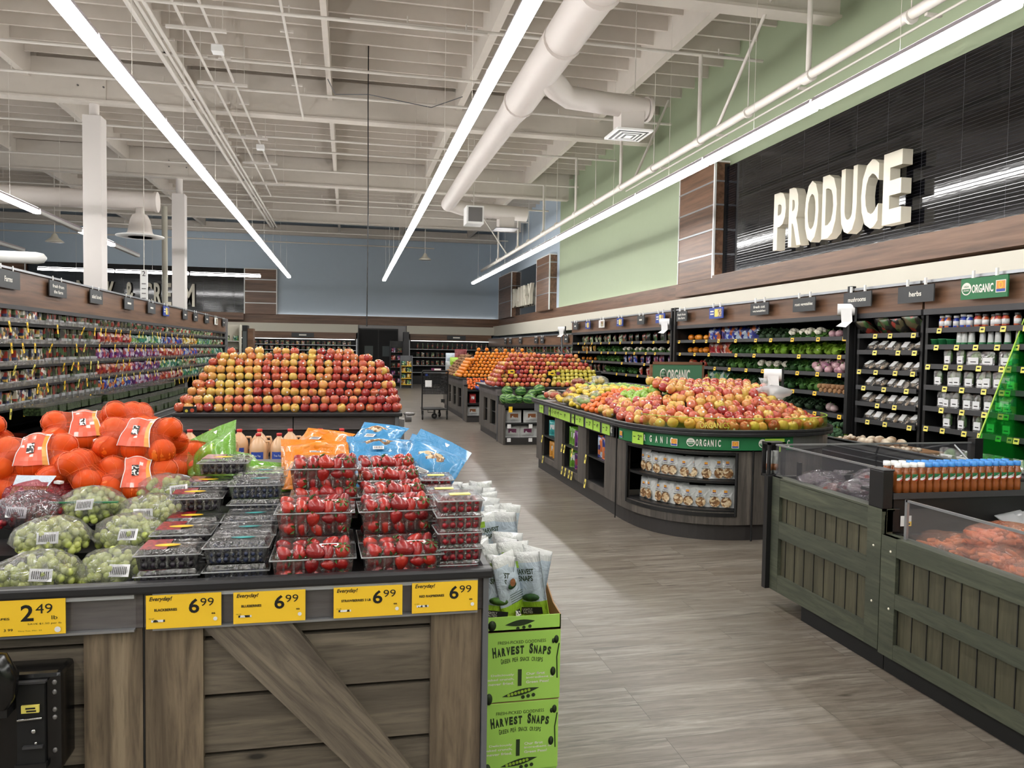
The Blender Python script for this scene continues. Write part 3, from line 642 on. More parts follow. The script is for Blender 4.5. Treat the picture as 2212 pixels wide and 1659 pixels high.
def mk_root(name, mat, L, r):
    b = MB(); b.tube([(0,0,0),(L*.03,0,0),(L*.5,0,.005),(L*.95,0,0),(L,0,0)], [r*.6,r,r*.75,r*.25,.002], mat, 8); return small(name, name, b)
PR['parsnip'] = mk_root('parsnip', 'potato_skin', .26, .028)
def mk_cauli():
    b = MB(); rd = random.Random(4)
    for k in range(26): a, e = rd.uniform(0,2*PI), rd.uniform(.1,1.5); blob(b, (.06*math.cos(a)*math.cos(e), .06*math.sin(a)*math.cos(e), .05+.05*math.sin(e)), (.024,)*3, 'letter_cream', 6, 4, .15, k)
    bb = leafy(5, 'apple_green', 14, .1, .05, .05); b.add(bb.v, bb.f, 'leaf_green', True); return small('cauliflower', 'cauliflower', b)
PR['cauli'] = mk_cauli()
def mk_broc():
    b = MB(); rd = random.Random(6)
    for k in range(34): a, e = rd.uniform(0,2*PI), rd.uniform(.05,1.5); blob(b, (.062*math.cos(a)*math.cos(e), .062*math.sin(a)*math.cos(e), .04+.045*math.sin(e)), (.02,.02,.018), 'broccoli', 6, 4, .25, k)
    b.tube([(0,0,-.04),(0,0,.05)], .02, 'apple_green', 7); return small('broccoli_crown', 'broccoli', b)
PR['broc'] = mk_broc()
PR['bunch'] = bunch_proto('leafy_bunch', 'greens', 'leaf_green', 11); PR['bunch2'] = bunch_proto('leafy_bunch', 'greens', 'leaf_dark', 12, n=60, lw=.025)
PR['lettuce'] = bunch_proto('lettuce_head', 'lettuce', 'apple_green', 13, n=50, lw=.045, H=.16)
PR['squash'] = small('squash', 'squash', blob(MB(), (0,0,.045), (.07,.045,.045), 'orange_skin', 12, 8, .04))
PR['pepper'] = small('red_pepper', 'pepper', blob(MB(), (0,0,.045), (.045,.045,.05), 'apple_red', 12, 8, .08))
for nm, m in (('red','print_red'),('purple','print_purple'),('teal','print_teal'),('blue','print_blue'),('yellow','print_yellow'),('salad','print_salad'),('dark','print_dark')):
    PR['bag_'+nm] = mk_bag('salad_bag', 'bagged salad', .19, .2, .09, m, seed=len(nm), lab=None, n=6)
def mk_oval():
    b = MB(); b.extr([(.095*math.cos(a)*.95, .13+.13*math.sin(a)) for a in [2*PI*k/14 for k in range(14)]], -.02, .02, 'y', 'print_salad'); b.extr([(.07*math.cos(a), .12+.09*math.sin(a)) for a in [2*PI*k/12 for k in range(12)]], -.028, -.02, 'y', 'print_dark')
    b.box(-.07,-.05,0,.07,.02,.07,'film_white'); return small('snack_clamshell', 'salad clamshell', b)
PR['oval'] = mk_oval()
def mk_snack():
    b = MB(); b.box(-.075,-.03,0,.075,.03,.17,'print_box'); b.box(-.08,-.05,0,.08,.0,.05,'film_white'); return small('snack_pack', 'snack pack', b)
PR['snack'] = mk_snack()
def mk_gtub():
    t = thing('greens_tub', 'greens tub', 'salad tub'); b = MB(); b.extr([(-.11,0),(.11,0),(.125,.085),(-.125,.085)], -.09, .09, 'y', 'tub_greens'); b.build('tub', t); b = MB(); b.box(-.13,-.1,.085,.13,.1,.1,'clamshell'); b.box(-.118,-.088,.0852,.118,.088,.09,'tub_greens'); b.build('lid', t); return Proto(t)
PR['gtub'] = mk_gtub()
def mk_box(m, w=.12, d=.1, h=.2): b = MB(); b.box(-w/2,-d/2,0,w/2,d/2,h,m); return small('grocery_box', 'packaged food', b)
PR['gbox'] = mk_box('print_box'); PR['gbox2'] = mk_box('print_salad'); PR['gbox3'] = mk_box('print_dark')
def mk_btl(c, cap): b = MB(); b.lathe([(.04,0),(.042,.01),(.042,.15),(.018,.2),(.018,.23)], c, 10); b.lathe([(.02,.23),(.02,.25),(.001,.251)], cap, 10); return small('grocery_bottle', 'bottle', b)
PR['gbtl'] = mk_btl('print_dark', 'brand_green')
def rr0(): return (U(-.6,.6), U(-.6,.6), U(0,6))
# ---------------------------------------------------------------- refrigerated wall cases
def wallcase(lab, s, xf, xl, xb, y0, y1, zs, hz, lipz, name='refrigerated_case', lam='laminate_y', header=True, lipx=None):
    """s = +1 when the case opens toward +X, -1 toward -X; xf shelf fronts, xl lip, xb back"""
    t = thing(name, lab, 'refrigerated case', (xb, (y0+y1)/2, 0)); lipx = xl
    b = MB(); b.box(xb,y0,0,xb+s*.06,y1,hz[1]-.05,'black_deep'); b.build('back_panel', t)
    b = MB(); b.box(xb,y0,hz[1]-.08,xf-s*.02,y1,hz[1]-.02,'black'); b.build('canopy', t)
    b = MB(); b.box(xb,y0,0,xl,y1,lipz-.2,'black'); b.build('well', t)
    pf = [(xl-s*.02,.0),(xl-s*.02,.1),(xl+s*.0,.12),(xl+s*.02,lipz-.05),(xl,lipz),(xl-s*.05,lipz),(xl-s*.05,0)]
    b = MB(); b.extr(pf, y0, y1, 'y', 'black'); b.build('front_bumper', t)
    b = MB()
    for z in (lipz+.002, lipz-.07, lipz-.13): b.box(xl-s*.012,y0,z,xl+s*.028,y1,z+.008,'silver')
    b.build('bumper_strip', t)
    b = MB(); b.box(xf-s*.06,y0,hz[0],xf+s*.1-s*.1,y1,hz[1],lam); b.build('header_panel', t)
    b = MB(); b.box(xf-s*.08,y0,hz[0]-.05,xf+s*.01,y1,hz[0],'charcoal'); b.build('header_edge', t)
    b = MB(); b.box(xf-s*.0,y0,hz[1]-.02,xf+s*.03,y1,hz[1]+.005,'silver'); b.build('sign_rail', t)
    for y in (y0, y1-.03): MB().box(xb,y,0,xf-s*.02,y+.03,hz[1]-.02,'black').build('end_panel', t)
    sh = []
    for z in zs:
        b = MB(); b.box(xb,y0+.03,z-.02,xf,y1-.03,z,'black'); b.box(xf-s*.01,y0+.03,z-.035,xf+s*.004,y1-.03,z+.008,'charcoal'); sh.append(b.build('shelf', t))
    return t, sh
def rtag(par, x, y, z, s, mat='tag_yellow', w=.06, h=.045, tilt=.3):
    k = ('tag', mat, w, h, s)
    if k not in PR:
        me = MB(); me.box(-.002, -w/2, -h/2, .002, w/2, h/2, mat); me.box(.0022*s, -w*.3, -h*.1, .0026*s, w*.3, h*.2, 'ink'); PR[k] = me.build('price_tag', loc=(0,0,0)); o = PR[k]
    else: o = PR[k].copy(); COL.objects.link(o)
    o.parent = par; o.location = Vector((x+s*.008, y, z))-wloc_abs(par); o.rotation_euler = (0, s*-tilt*.5, 0); return o
def wloc_abs(p):
    v = Vector((0,0,0)); q = p
    while q: v += q.location; q = q.parent
    return v
VEG = (1.69, 1.50, 1.31, 1.10, .88); HRB = (1.745, 1.60, 1.43, 1.245, 1.06, .885); MSH = (1.71, 1.55, 1.36, 1.20, 1.04, .87)
HZ = (1.92, 2.17)
cA, sA = wallcase('tall black refrigerated case with herbs under the organic sign', -1, 5.0, 4.6, 6.2, 1.8, 5.92, HRB, HZ, .70)
cM, sM = wallcase('tall black refrigerated case filled with mushroom packs', -1, 5.0, 4.6, 6.2, 5.95, 6.85, MSH, HZ, .70)
cB, sB = wallcase('tall black refrigerated case with leafy greens and root vegetables', -1, 5.0, 4.6, 6.2, 6.88, 11.2, VEG, HZ, .70)
cC, sC = wallcase('tall black refrigerated case far along the green wall', -1, 5.0, 4.6, 6.2, 11.25, 16.9, VEG, HZ, .70)
for t, ys in ((cB, (6.9, 11.15)), (cC, (11.27,))):
    for y in ys: MB().box(4.96,y,.7,5.02,y+.05,2.2,'black').build('upright_post', t)
def tags(shs, zs, s, xf, y0, y1, pitch, mat='tag_yellow', skip=.15, w=.06):
    for sh, z in zip(shs, zs):
        y = y0+U(0,.1)
        while y < y1:
            if random.random() > skip: rtag(sh, xf, y, z-.02, s, mat, w)
            y += pitch*U(.8, 1.25)
tags(sA, HRB, -1, 5.0, 3.6, 5.85, .19, 'tag_pale', .05, .05); tags(sM, MSH, -1, 5.0, 6.0, 6.8, .26, 'tag_pale', .1, .055)
tags(sB, VEG, -1, 5.0, 7.0, 11.1, .42); tags(sC, VEG[:4], -1, 5.0, 11.4, 16.7, .5)
SHN = ['top', 'second', 'third', 'fourth', 'fifth', 'lowest']
def fill(case, kinds, zs, s, xs, y0, y1, pitch, rot, where, jit=.02, lo=0, desc=None, sc=(.95, 1.05), dz=0, nm=None, tilt=0):
    """kinds: list per shelf of lists of (proto key, words)"""
    for si, z in enumerate(zs):
        if si >= len(kinds) or not kinds[si]: continue
        seq = kinds[si]; cnt = {}; pc = pitch[si] if isinstance(pitch, (list, tuple)) else pitch; n = max(1, int((y1-y0)/pc))
        for k in range(n):
            key, wd = seq[min(len(seq)-1, k*len(seq)//n)]; i = cnt.get(wd, 0); cnt[wd] = i+1
            yy = y0+pc*(k+.5)+U(-jit, jit)
            near = 'near' if s > 0 else 'near'
            PR[key].put((xs+U(-.02,.02), yy, z+.001+dz), (tilt and tilt*U(.6,1.2),0,rot+U(-.15,.15)), '%s, %s from near end, %s shelf, %s' % (wd, ordn(i), SHN[si], where), '%s on the %s shelf of %s' % (wd, SHN[si], where), U(*sc), name=nm if nm and 'bag' in key else None)
R_ = -PI/2   # goods facing the aisle from the right wall
G, G2, LT = ('bunch', 'bunch of leafy greens'), ('bunch2', 'bunch of dark kale leaves'), ('lettuce', 'pale green lettuce head')
for k in range(22):
    a, r = divmod(k, 2); PR['turnip'].put((5.06+.08*r,7.0+a*.062,1.312+.05*r+(.035 if a % 3 == 1 else 0)), rr0(), 'purple and white turnip in the heap, %s from near end, %s row' % (ORD[a], ('front','back')[r]), 'turnips heaped on the greens case', .95)
for k in range(12):
    PR['parsnip'].put((4.99,7.0+.04*k,1.12+(.045 if k % 2 else 0)), (0,0,U(-.2,.3)), 'tan parsnip pointing into the case, %s from near end' % ORD[k], 'parsnips on the greens case', 1)
fill(cB, [[('turnip','small red radish bunch'),('cauli','white leek and onion clump'),G2,('bag_blue','hanging blue produce bag'),('bag_blue','hanging blue produce bag'),('squash','orange squash')],
          [('lettuce','celery and sprouts clump'),LT,LT,G,('bag_red','bag of red peppers'),('squash','orange squash')],
          [G,G,('cauli','pale cabbage'),G,G2,('pepper','red pepper')],
          [G2,G,G2,G,('bag_teal','pale blue produce pack'),('pepper','red pepper')],
          [('turnip','brown beet'),G2,('cauli','white melon sized cabbage'),G,G,G]], VEG, -1, 5.2, 6.95, 11.15, .175, R_, 'the greens case', jit=.035, sc=(.85, 1.08), nm='vegetable_bag')
fill(cC, [[('bag_dark','dark vegetable bag'),('bag_salad','clear vegetable bag')],[('cauli','cauliflower head'),('cauli','cauliflower head'),G,('bag_yellow','bag of yellow peppers')],[('bag_purple','striped vegetable bag'),('bag_blue','blue vegetable bag'),G,('squash','orange squash')],[('bag_red','pink vegetable bag'),G,('bag_dark','dark vegetable bag')]], VEG, -1, 5.2, 11.4, 16.8, .3, R_, 'the far right case', sc=(.75,.85), nm='vegetable_bag')
fill(cM, [[('bag_dark','brown mushroom bag')]]+[[('mush','mushroom pack')]]*5, MSH, -1, 5.14, 5.98, 6.82, .165, R_, 'the mushroom case', tilt=.8, sc=(1.05,1.25), nm='mushroom_bag')
fill(cA, [[('jar','spice jar with a red label'),('jar2','spice jar with a blue label')],[('tube','green and white dressing tube'),('tube','green and white dressing tube'),('tub','green herb tub')],[('spinach','clear salad pack'),('herb','clear herb pack')],[('herb','upright clear herb pack')],[('herb_dark','upright dark herb pack')],[('herb','clear herb pack with a long label')]], HRB, -1, 5.08, 4.99, 5.88, (.075,.08,.16,.105,.105,.15), R_, 'the herb case', sc=(.85,.98))
# bottom wells of the right case
for k in range(30):
    a, r = divmod(k, 3); PR['broc'].put((4.78+r*.14+U(-.02,.02), 7.0+a*.17+U(-.03,.03), .6+r*.05+U(-.01,.02)), (U(-.3,.3),U(-.3,.3),U(0,6)), 'dark green broccoli crown, %s row from near end, %s across' % (ordn(a), ORD[r]), 'broccoli crowns in the bottom bin', U(.9,1.15))
def crate(x, y, lab, rz):
    t = thing('mushroom_crate', lab, 'crate', (x,y,.56), rz); b = MB()
    for (x0,y0,x1,y1) in ((-.2,-.15,.2,-.14),(-.2,.14,.2,.15),(-.2,-.14,-.19,.14),(.19,-.14,.2,.14)): b.box(x0,y0,0,x1,y1,.13,'kraft')
    b.box(-.2,-.15,0,.2,.15,.01,'kraft'); b.box(-.201,-.151,.02,.201,-.1505,.03,'brand_blue'); b.build('cardboard_tray', t); return t
for i, (x, y, s) in enumerate(((4.85,6.55,1),(4.82,6.15,2),(4.82,5.78,.7))):
    crate(x, y, ['open cardboard crate of small brown mushrooms beside the broccoli','open cardboard crate of wide portobello mushrooms','small cardboard crate with pale round mushrooms'][i], R_)
    for k in range([24,10,9][i]):
        a = k % 5 if i != 1 else k % 4; c = k//5 if i != 1 else k//4
        key = 'mcap'
        if key not in PR: PR[key] = small('mushroom', 'mushroom', MB().lathe([(.006,0),(.009,.014),(.026,.016),(.024,.032),(.012,.042),(.001,.044)], 'mushroom', 12))
        PR[key].put((x-.11+c*.05*(1.6 if i == 1 else 1), y-.14+a*(.065 if i != 1 else .09), .66+U(0,.03)), (U(-.6,.6),U(-.6,.6),U(0,6)), 'loose %s mushroom, %s in the %s cardboard crate' % (['brown','wide brown','pale'][i], ordn(k), ['first','second','small'][i]), 'loose mushrooms in the cardboard crates', (1,1.9,1.1)[i])
n_ = 0
for k in range(34):
    a, r = divmod(k, 2); y = 3.9+a*.165
    if y > 5.5: break
    PR['spinach'].put((4.7+r*.13+U(-.02,.02), y+U(-.02,.02), .57+r*.05), (U(-.25,-.05),0,R_+U(-.15,.15)), 'clear salad pack, %s from near end, %s row of the bottom bin' % (ordn(a), ('front','back')[r]), 'salad packs in the bottom bin', U(1,1.1))
t = thing('green_divider', 'bright green see-through divider between herbs and bagged organics', 'divider', (4.95,4.93,.6))
b = MB(); b.extr([(4.55,.55),(5.5,.55),(5.5,1.8),(5.05,1.8)], 4.93, 4.935, 'y', 'acrylic_green'); b.build('green_sheet', t)
b = MB(); b.tube([(4.55,4.933,.55),(5.05,4.933,1.8)], .006, 'tag_green', 5); b.build('lit_edge', t)
for k in range(12):
    a, r = divmod(k, 3); 
    if 'obag' not in PR: PR['obag'] = mk_bag('organic_bag', 'bagged vegetables', .2, .17, .08, 'print_teal', lab='paper_white', seed=8)
    PR['obag'].put((5.06, 4.42+r*.19, HRB[a+1 if a < 5 else 5]+.002), (0,0,R_), 'bag of organic vegetables by the green divider, %s from near end, %s shelf' % (ORD[r], SHN[a+1]), 'organic bags by the green divider', .8)
# department signs
def dsign(lab, x, y, z, w, h, s, mat, lines, logo=False):
    t = thing('department_sign', lab, 'sign', (x,y,z)); d = (0,-1,0) if s < 0 else (0,1,0)
    b = MB(); b.box(x-.006,y-w/2,z,x+.006,y+w/2,z+h,mat); b.build('sign_board', t)
    for q in (-.25,.25): MB().box(x-.004,y+q*w-.01,z+h-.03,x+.012 if s < 0 else x-.012,y+q*w+.01,z+h+.06,'white').build('hook', t)
    F0 = frame((x+s*.0065, y+(w/2 if s < 0 else -w/2), z), d, (0,0,1)); b = MB()
    if mat == 'brand_blue' or mat == 'white': b.box(0,0,0,w*.45,.001,.001,'white',F0) if False else None; b.quad((w*.4,h*.15,.001),(w*.9,h*.15,.001),(w*.9,h*.85,.001),(w*.4,h*.85,.001),'tag_pale' if mat == 'brand_blue' else 'print_salad',F0); b.quad((w*.65,h*.15,.002),(w*.9,h*.15,.002),(w*.9,h*.85,.002),(w*.65,h*.85,.002),'print_nut',F0)
    n = len(lines); ox = w*.5
    for i, l in enumerate(lines):
        if l == '#':
            if mat == 'sign_grey': b.quad((w*.3,h*.44,.001),(w*.7,h*.44,.001),(w*.7,h*.6,.001),(w*.3,h*.6,.001),'letter_white',F0)
            elif mat == 'brand_blue': b.quad((w*.08,h*(.6-.25*i),.001),(w*.34,h*(.6-.25*i),.001),(w*.34,h*(.72-.25*i),.001),(w*.08,h*(.72-.25*i),.001),'letter_white',F0)
        elif logo: b.text(l, F0 @ T(w*.48,h*.28,0), w=w*.46, h=h*.4, mat='letter_white', align='c', bold=.03)
        elif mat == 'brand_blue': b.text(l, F0 @ T(w*.2,h*(.62-.2*i),0), w=w*.28, h=h*.12, mat='letter_white', align='c')
        else: b.text(l, F0 @ T(ox,h*(.36 if n == 1 else .56-.36*i),0), w=min(w*.8,h*.2*len(l)), h=h*(.3 if n == 1 else .22), mat='letter_white', align='c', bold=.02)
    if logo: seal(b, F0 @ T(w*.13,h*.5,0), h*.3); ologo(b, F0 @ T(w*.76,h*.22,0), h*.56)
    b.build('lettering', t); return t
def disc(b, F, r, mat, lift, n=20, a0=0, a1=2*PI): b.add([(r*math.cos(a0+(a1-a0)*k/n), r*math.sin(a0+(a1-a0)*k/n), lift) for k in range(n+1)], [tuple(range(n+1))], mat, False, F)
def seal(b, F, r):
    disc(b, F, r, 'letter_white', .0012); disc(b, F, r*.82, 'brand_green', .0018, 16, PI, 2*PI); b.text('USDA', F @ T(0,r*.2,0), w=r, h=r*.32, align='c', mat='brand_green', lift=.002, bold=.02); b.text('ORGANIC', F @ T(0,-r*.38,0), w=r*1.2, h=r*.24, align='c', mat='letter_white', lift=.0026, bold=.02)
def ologo(b, F, s):
    b.quad((0,0,.0012),(s,0,.0012),(s,s,.0012),(0,s,.0012),'letter_white',F); b.quad((s*.06,s*.28,.0018),(s*.94,s*.28,.0018),(s*.94,s*.94,.0018),(s*.06,s*.94,.0018),'brand_orange',F); b.quad((s*.06,s*.06,.0018),(s*.94,s*.06,.0018),(s*.94,s*.28,.0018),(s*.06,s*.28,.0018),'brand_blue',F)
    b.text('O', F @ T(s*.5,s*.3,0), w=s*.4, h=s*.58, align='c', mat='tag_yellow', lift=.0024, bold=.0)
XS = 4.93
for y, w, mat, lines, lab in ((6.75,.42,'sign_grey',['mushrooms'],'grey hanging sign reading mushrooms'),(5.95,.44,'sign_grey',['herbs'],'grey hanging sign reading herbs'),(7.66,.42,'sign_grey',['root vegetables'],'grey hanging sign reading root vegetables'),(8.6,.42,'sign_grey',['fresh cut','vegetables'],'grey hanging sign reading fresh cut vegetables'),(9.73,.4,'brand_blue',['#','#'],'blue and yellow hanging sign nearest on the right rail'),(10.84,.36,'sign_grey',['fresh from','the farm'],'grey hanging sign reading fresh from the farm on the right case'),(11.66,.36,'brand_blue',['#','#'],'blue hanging sign just past the header post'),(12.5,.32,'sign_grey',['#'],'small grey hanging sign past the blue sign'),(13.55,.32,'brand_blue',['#','#'],'blue hanging sign third from the near end'),(14.6,.32,'white',['#'],'white hanging sign near the far end of the right case'),(15.5,.3,'brand_blue',['#','#'],'farthest blue hanging sign on the right case'),(16.4,.3,'sign_grey',['#'],'farthest small grey sign on the right case')):
    dsign(lab, XS, y, 1.98, w, .15 if len(lines) < 3 else .2, -1, mat, lines)
dsign('green hanging ORGANIC sign with round seal over the herbs', XS, 5.2, 1.97, .46, .17, -1, 'brand_green', ['ORGANIC'], True)
def roll(x, y, z, lab, rz=0):
    t = thing('bag_dispenser', lab, 'bag dispenser', (x,y,z), rz)
    b = MB(); b.tube([(-.08,0,.1),(.08,0,.1)], .06, 'paper_white', 16); b.build('bag_roll', t)
    b = MB(); b.box(.08,-.05,-.02,.1,.05,.17,'black'); b.box(-.02,.03,-.2,.02,.06,.1,'black'); b.build('bracket', t)
    b = MB(); b.add([(-.05,-.06,.1),(.05,-.06,.1),(.06,-.075,-.02),(-.04,-.07,-.03),(.0,-.1,-.08),(-.09,-.11,-.07)], [(0,1,2,3),(3,2,4,5)], 'paper_white'); b.build('loose_bag', t)
roll(4.9, 6.88, 1.86, 'white bag roll on a black bracket by the mushroom sign', -.6); roll(4.9, 11.4, 1.88, 'white bag roll on a black bracket midway along the right case', -.6); roll(4.78, 17.0, 1.9, 'white bag roll on a post at the far end of the right case', -.4)
MB().tube([(4.8,17.02,.0),(4.8,17.02,1.85)], .02, 'alu', 8).build('dispenser_post', label='thin grey post under the far bag roll', cat='post')
# ---------------------------------------------------------------- left salad case
LZ = (1.73, 1.49, 1.24, 1.0, .76)
cL, sL = wallcase('long refrigerated salad case along the left', 1, -3.72, -2.72, -4.9, 7.4, 25.2, LZ, (1.93, 2.34), .5)
MB().box(-3.74,25.2,.0,-3.66,25.26,2.34,'silver').build('end_post', cL)
SEQ = [[('snack','small snack pack'),('oval','oval clear salad clamshell'),('bag_dark','dark salad bag'),('bag_dark','dark salad bag'),('bag_salad','clear salad bag'),('bag_salad','clear salad bag'),('bag_salad','clear salad bag'),('bag_dark','dark salad bag')],
       [('snack','small snack pack'),('oval','oval clear salad clamshell'),('bag_red','red salad bag'),('bag_teal','green and white salad bag'),('bag_blue','blue salad bag'),('bag_yellow','yellow salad bag'),('bag_teal','green and white salad bag'),('bag_salad','clear salad bag')],
       [('snack','small snack pack'),('oval','oval clear salad clamshell'),('bag_purple','purple salad bag'),('bag_purple','purple salad bag'),('bag_red','red salad bag'),('bag_blue','blue salad bag'),('bag_salad','clear salad bag'),('bag_teal','green and white salad bag')],
       [('snack','small snack pack'),('oval','oval clear salad clamshell'),('bag_red','red salad bag'),('bag_purple','purple salad bag'),('bag_teal','green and white salad bag'),('bag_salad','clear salad bag'),('bag_teal','green and white salad bag'),('bag_salad','clear salad bag')],
       [('snack','small snack pack'),('oval','oval clear salad clamshell'),('bag_blue','blue salad bag'),('bag_purple','purple salad bag'),('bag_red','red salad bag'),('bag_teal','green and white salad bag'),('bag_salad','clear salad bag'),('bag_teal','green and white salad bag')]]
fill(cL, SEQ, LZ, 1, -3.78, 8.6, 25.0, .235, PI/2, 'the left salad case', jit=.03, sc=(1.0,1.15), dz=.0)
for sh, z in zip(sL, LZ):
    y = 8.9+U(0,.2); n = 0
    b = MB(); yy = 8.7
    while yy < 25: b.box(-3.71,yy-.09,z-.0,-3.65,yy+.09,z+.045,'clamshell'); yy += .235
    b.build('clear_tray_front', sh, loc=tuple(-wloc_abs(sh)))
    while y < 20 and n < 22:
        if random.random() < .75:
            o = rtag(sh, -3.65, y, z-.05, 1, 'tag_pale' if random.random() < .3 else 'tag_yellow', .04, .12, U(-.6,.3)); o.rotation_euler.x = U(-.4,.4); n += 1
        y += U(.2,.6)
k = 0
for row in range(25):
    y = 9.3+row*.265
    for c, (x, zz) in enumerate(((-2.9,.40),(-2.9,.50),(-3.12,.60),(-3.34,.71))):
        if row % 9 == 8 and c == 3: continue
        PR['gtub'].put((x+U(-.01,.01), y+U(-.01,.01), zz), (0,0,PI/2+U(-.04,.04)), 'dark clear tub of greens, %s from the near end, %s' % (ordn(row), ('bottom of the front row','top of the front row','middle row','back row')[c]), 'tubs of greens in the left bin', .98)
for y, w, mat, lines, lab in ((9.5,.62,'sign_grey',['Farms'],'grey sign cut off at the left end of the salad case'),(11.0,.6,'sign_grey',['fresh from','the farm'],'grey hanging sign reading fresh from the farm on the left case'),(12.55,.58,'sign_grey',['salad bowls'],'grey hanging sign reading salad bowls'),(14.3,.56,'sign_grey',['#'],'grey hanging sign next after the salad bowls sign'),(15.85,.56,'sign_grey',['#'],'grey hanging sign just before the blue one on the left'),(17.05,.5,'brand_blue',['#','#'],'blue and yellow hanging sign on the left case'),(18.95,.5,'sign_grey',['#'],'grey hanging sign just after the blue one on the left'),(20.2,.5,'sign_grey',['#'],'grey hanging sign, third from the far end on the left'),(21.75,.6,'sign_grey',['#'],'grey hanging sign beside the white one on the left'),(23.2,.5,'white',['#'],'white hanging sign near the far end of the left case'),(24.6,.5,'sign_grey',['#'],'farthest grey hanging sign on the left case')):
    dsign(lab, -3.68, y, 2.1, w, .2, 1, mat, lines)
# ---------------------------------------------------------------- cases along the back
def backcase(lab, x0, x1, zs, yf=33.2):
    t = thing('wall_cooler', lab, 'cooler', ((x0+x1)/2, 33.5, 0)); MB().box(x0,33.55,0,x1,33.6,2.1,'black_deep').build('back_panel', t); MB().box(x0,yf,1.88,x1,yf+.06,2.14,'laminate_x').build('header_panel', t)
    MB().box(x0,yf-.3,0,x1,33.55,.35,'black').build('well', t); MB().box(x0,yf,2.14,x1,33.64,2.16,'cream').build('canopy', t)
    MB().box(x0+.1,yf+.07,1.84,x1-.1,yf+.1,1.86,'soft_glow').build('cooler_light', t)
    for x in (x0, x1-.05): MB().box(x,yf,0,x+.05,33.6,2.14,'silver').build('end_panel', t)
    sh = [MB().box(x0+.05,yf+.02,z-.03,x1-.05,33.55,z,'silver').build('shelf', t) for z in zs]; return t
backcase('long back cooler with dairy goods left of the black door', -8.6, .38, (1.62,1.4,1.18,.9))
backcase('back cooler with bottles right of the black door', 2.55, 6.2, (1.5,1.15,.8,.5))
rd = random.Random(3)
for si, z in enumerate((1.62,1.4,1.18)):
    for k in range(26 if si else 26):
        x = -5.2+k*.21; PR[rd.choice(['gbox','gbox2','gbox3'])].put((x,33.3,z+.002), (0,0,0), 'packaged dairy item, %s from left, %s shelf of back cooler' % (ordn(k), SHN[si]), 'goods on the %s shelf of the left back cooler' % SHN[si], (1,1,.72))
for si, z in enumerate((1.5,1.15,.8)):
    for k in range(15):
        x = 2.95+k*.215; PR['gbtl' if si == 0 else rd.choice(['gbox','gbox2','gbox3'])].put((x,33.35,z+.002), (0,0,0), 'small %s, %s from left, %s shelf right of the door' % ('dark bottle' if si == 0 else 'packaged item', ordn(k), SHN[si]), 'goods on the %s shelf right of the door' % SHN[si], 1.0)
dsign_b = thing('department_sign', 'dark sign on the back cooler left of the door', 'sign', (-1.8,33.15,1.95)); MB().box(-2.3,33.14,1.92,-1.4,33.17,2.1,'sign_grey').build('sign_board', dsign_b); MB().box(-2.0,33.137,1.98,-1.7,33.139,2.04,'letter_white').build('lettering', dsign_b)
dsign_b = thing('department_sign', 'dark sign on the back cooler right of the door', 'sign', (4.6,33.15,1.95)); MB().box(4.2,33.14,1.92,5.0,33.17,2.1,'sign_grey').build('sign_board', dsign_b); MB().box(4.45,33.137,1.98,4.75,33.139,2.04,'letter_white').build('lettering', dsign_b)
# far right wall cooler
t, shr = wallcase('cooler far along the right wall with hanging packs', -1, 5.95, 5.6, 6.35, 17.2, 32.8, (1.45, 1.2, .9), (1.68, 1.98), .4)
for si, z in enumerate((1.45,1.2,.9)):
    for k in range(34):
        PR[rd.choice(['gbox3','gbox','gbox2'])].put((6.02, 17.6+k*.44, z+.002), (0,0,R_), 'small pack, %s from near end, %s shelf of far right cooler' % (ordn(k), SHN[si]), 'packs on the %s shelf of the far right cooler' % SHN[si], .9)
for i, y in enumerate((18.2,20.5,23.2,24.0,26.3,28.0,28.9)): dsign('small grey sign on the far right cooler, %s from the near end' % ordn(i), 5.9, y, 1.74, .4, .18, -1, 'sign_grey', ['#'])
MB().box(6.36,17.2,.0,XR-.01,32.8,2.0,'black').build('case_housing', label='black housing between the far right cooler and the wall', cat='case housing')
# end rack and snack racks
def rack(lab, x, y, w, h, n, mat, key, glab, rz=0, back='cream'):
    t = thing('display_rack', lab, 'rack', (x,y,0)); MB().box(x-w/2,y,0,x+w/2,y+.03,h,back).build('back_panel', t)
    for q in (-1,1): MB().box(x+q*w/2-.015,y-.35,0,x+q*w/2+.015,y+.03,h,back).build('side_panel', t)
    for k in range(n):
        z = .15+(h-.3)*k/n; MB().box(x-w/2,y-.35,z-.02,x+w/2,y,z,mat).build('shelf', t)
        m = max(2, int(w/.22))
        for i in range(m):
            PR[key[(k+i) % len(key)]].put((x-w/2+w*(i+.5)/m, y-.2, z+.002), (0,0,0), '%s, %s from left, %s shelf up' % (glab, ORD[i], ORD[k]), glab+'s', .85, name='snack_bag')
rack('cream end rack of bagged snacks beyond the left case', -3.7, 26.5, .54, 2.2, 5, 'white', ['bag_purple','bag_salad','bag_teal'], 'snack bag on the cream end rack')
rack('black snack rack right of the door', 1.88, 31.0, .5, 1.8, 5, 'black', ['bag_red','bag_purple','bag_dark'], 'snack bag on the tall black rack', back='black')
rack('shorter wire rack in front of the black snack rack', 2.17, 29.6, .42, 1.24, 4, 'tag_yellow', ['bag_yellow','bag_teal'], 'bag on the short rack', back='alu')
MB().box(2.28,32.4,0,2.5,33.0,2.2,'charcoal').build('dark_panel', label='dark upright panel beside the back cooler', cat='panel')
t = thing('drink_cooler', 'narrow black drink cooler beside the cream rack', 'cooler', (-3.3,27.2,0)); MB().box(-3.46,27.0,0,-3.3,27.5,2.2,'black').build('body', t); MB().box(-3.44,26.98,.3,-3.32,27.0,2.0,'glass_dark').build('glass_door', t); MB().box(-3.3,27.1,0,-3.12,27.6,2.1,'laminate_x').build('side_panel', t)
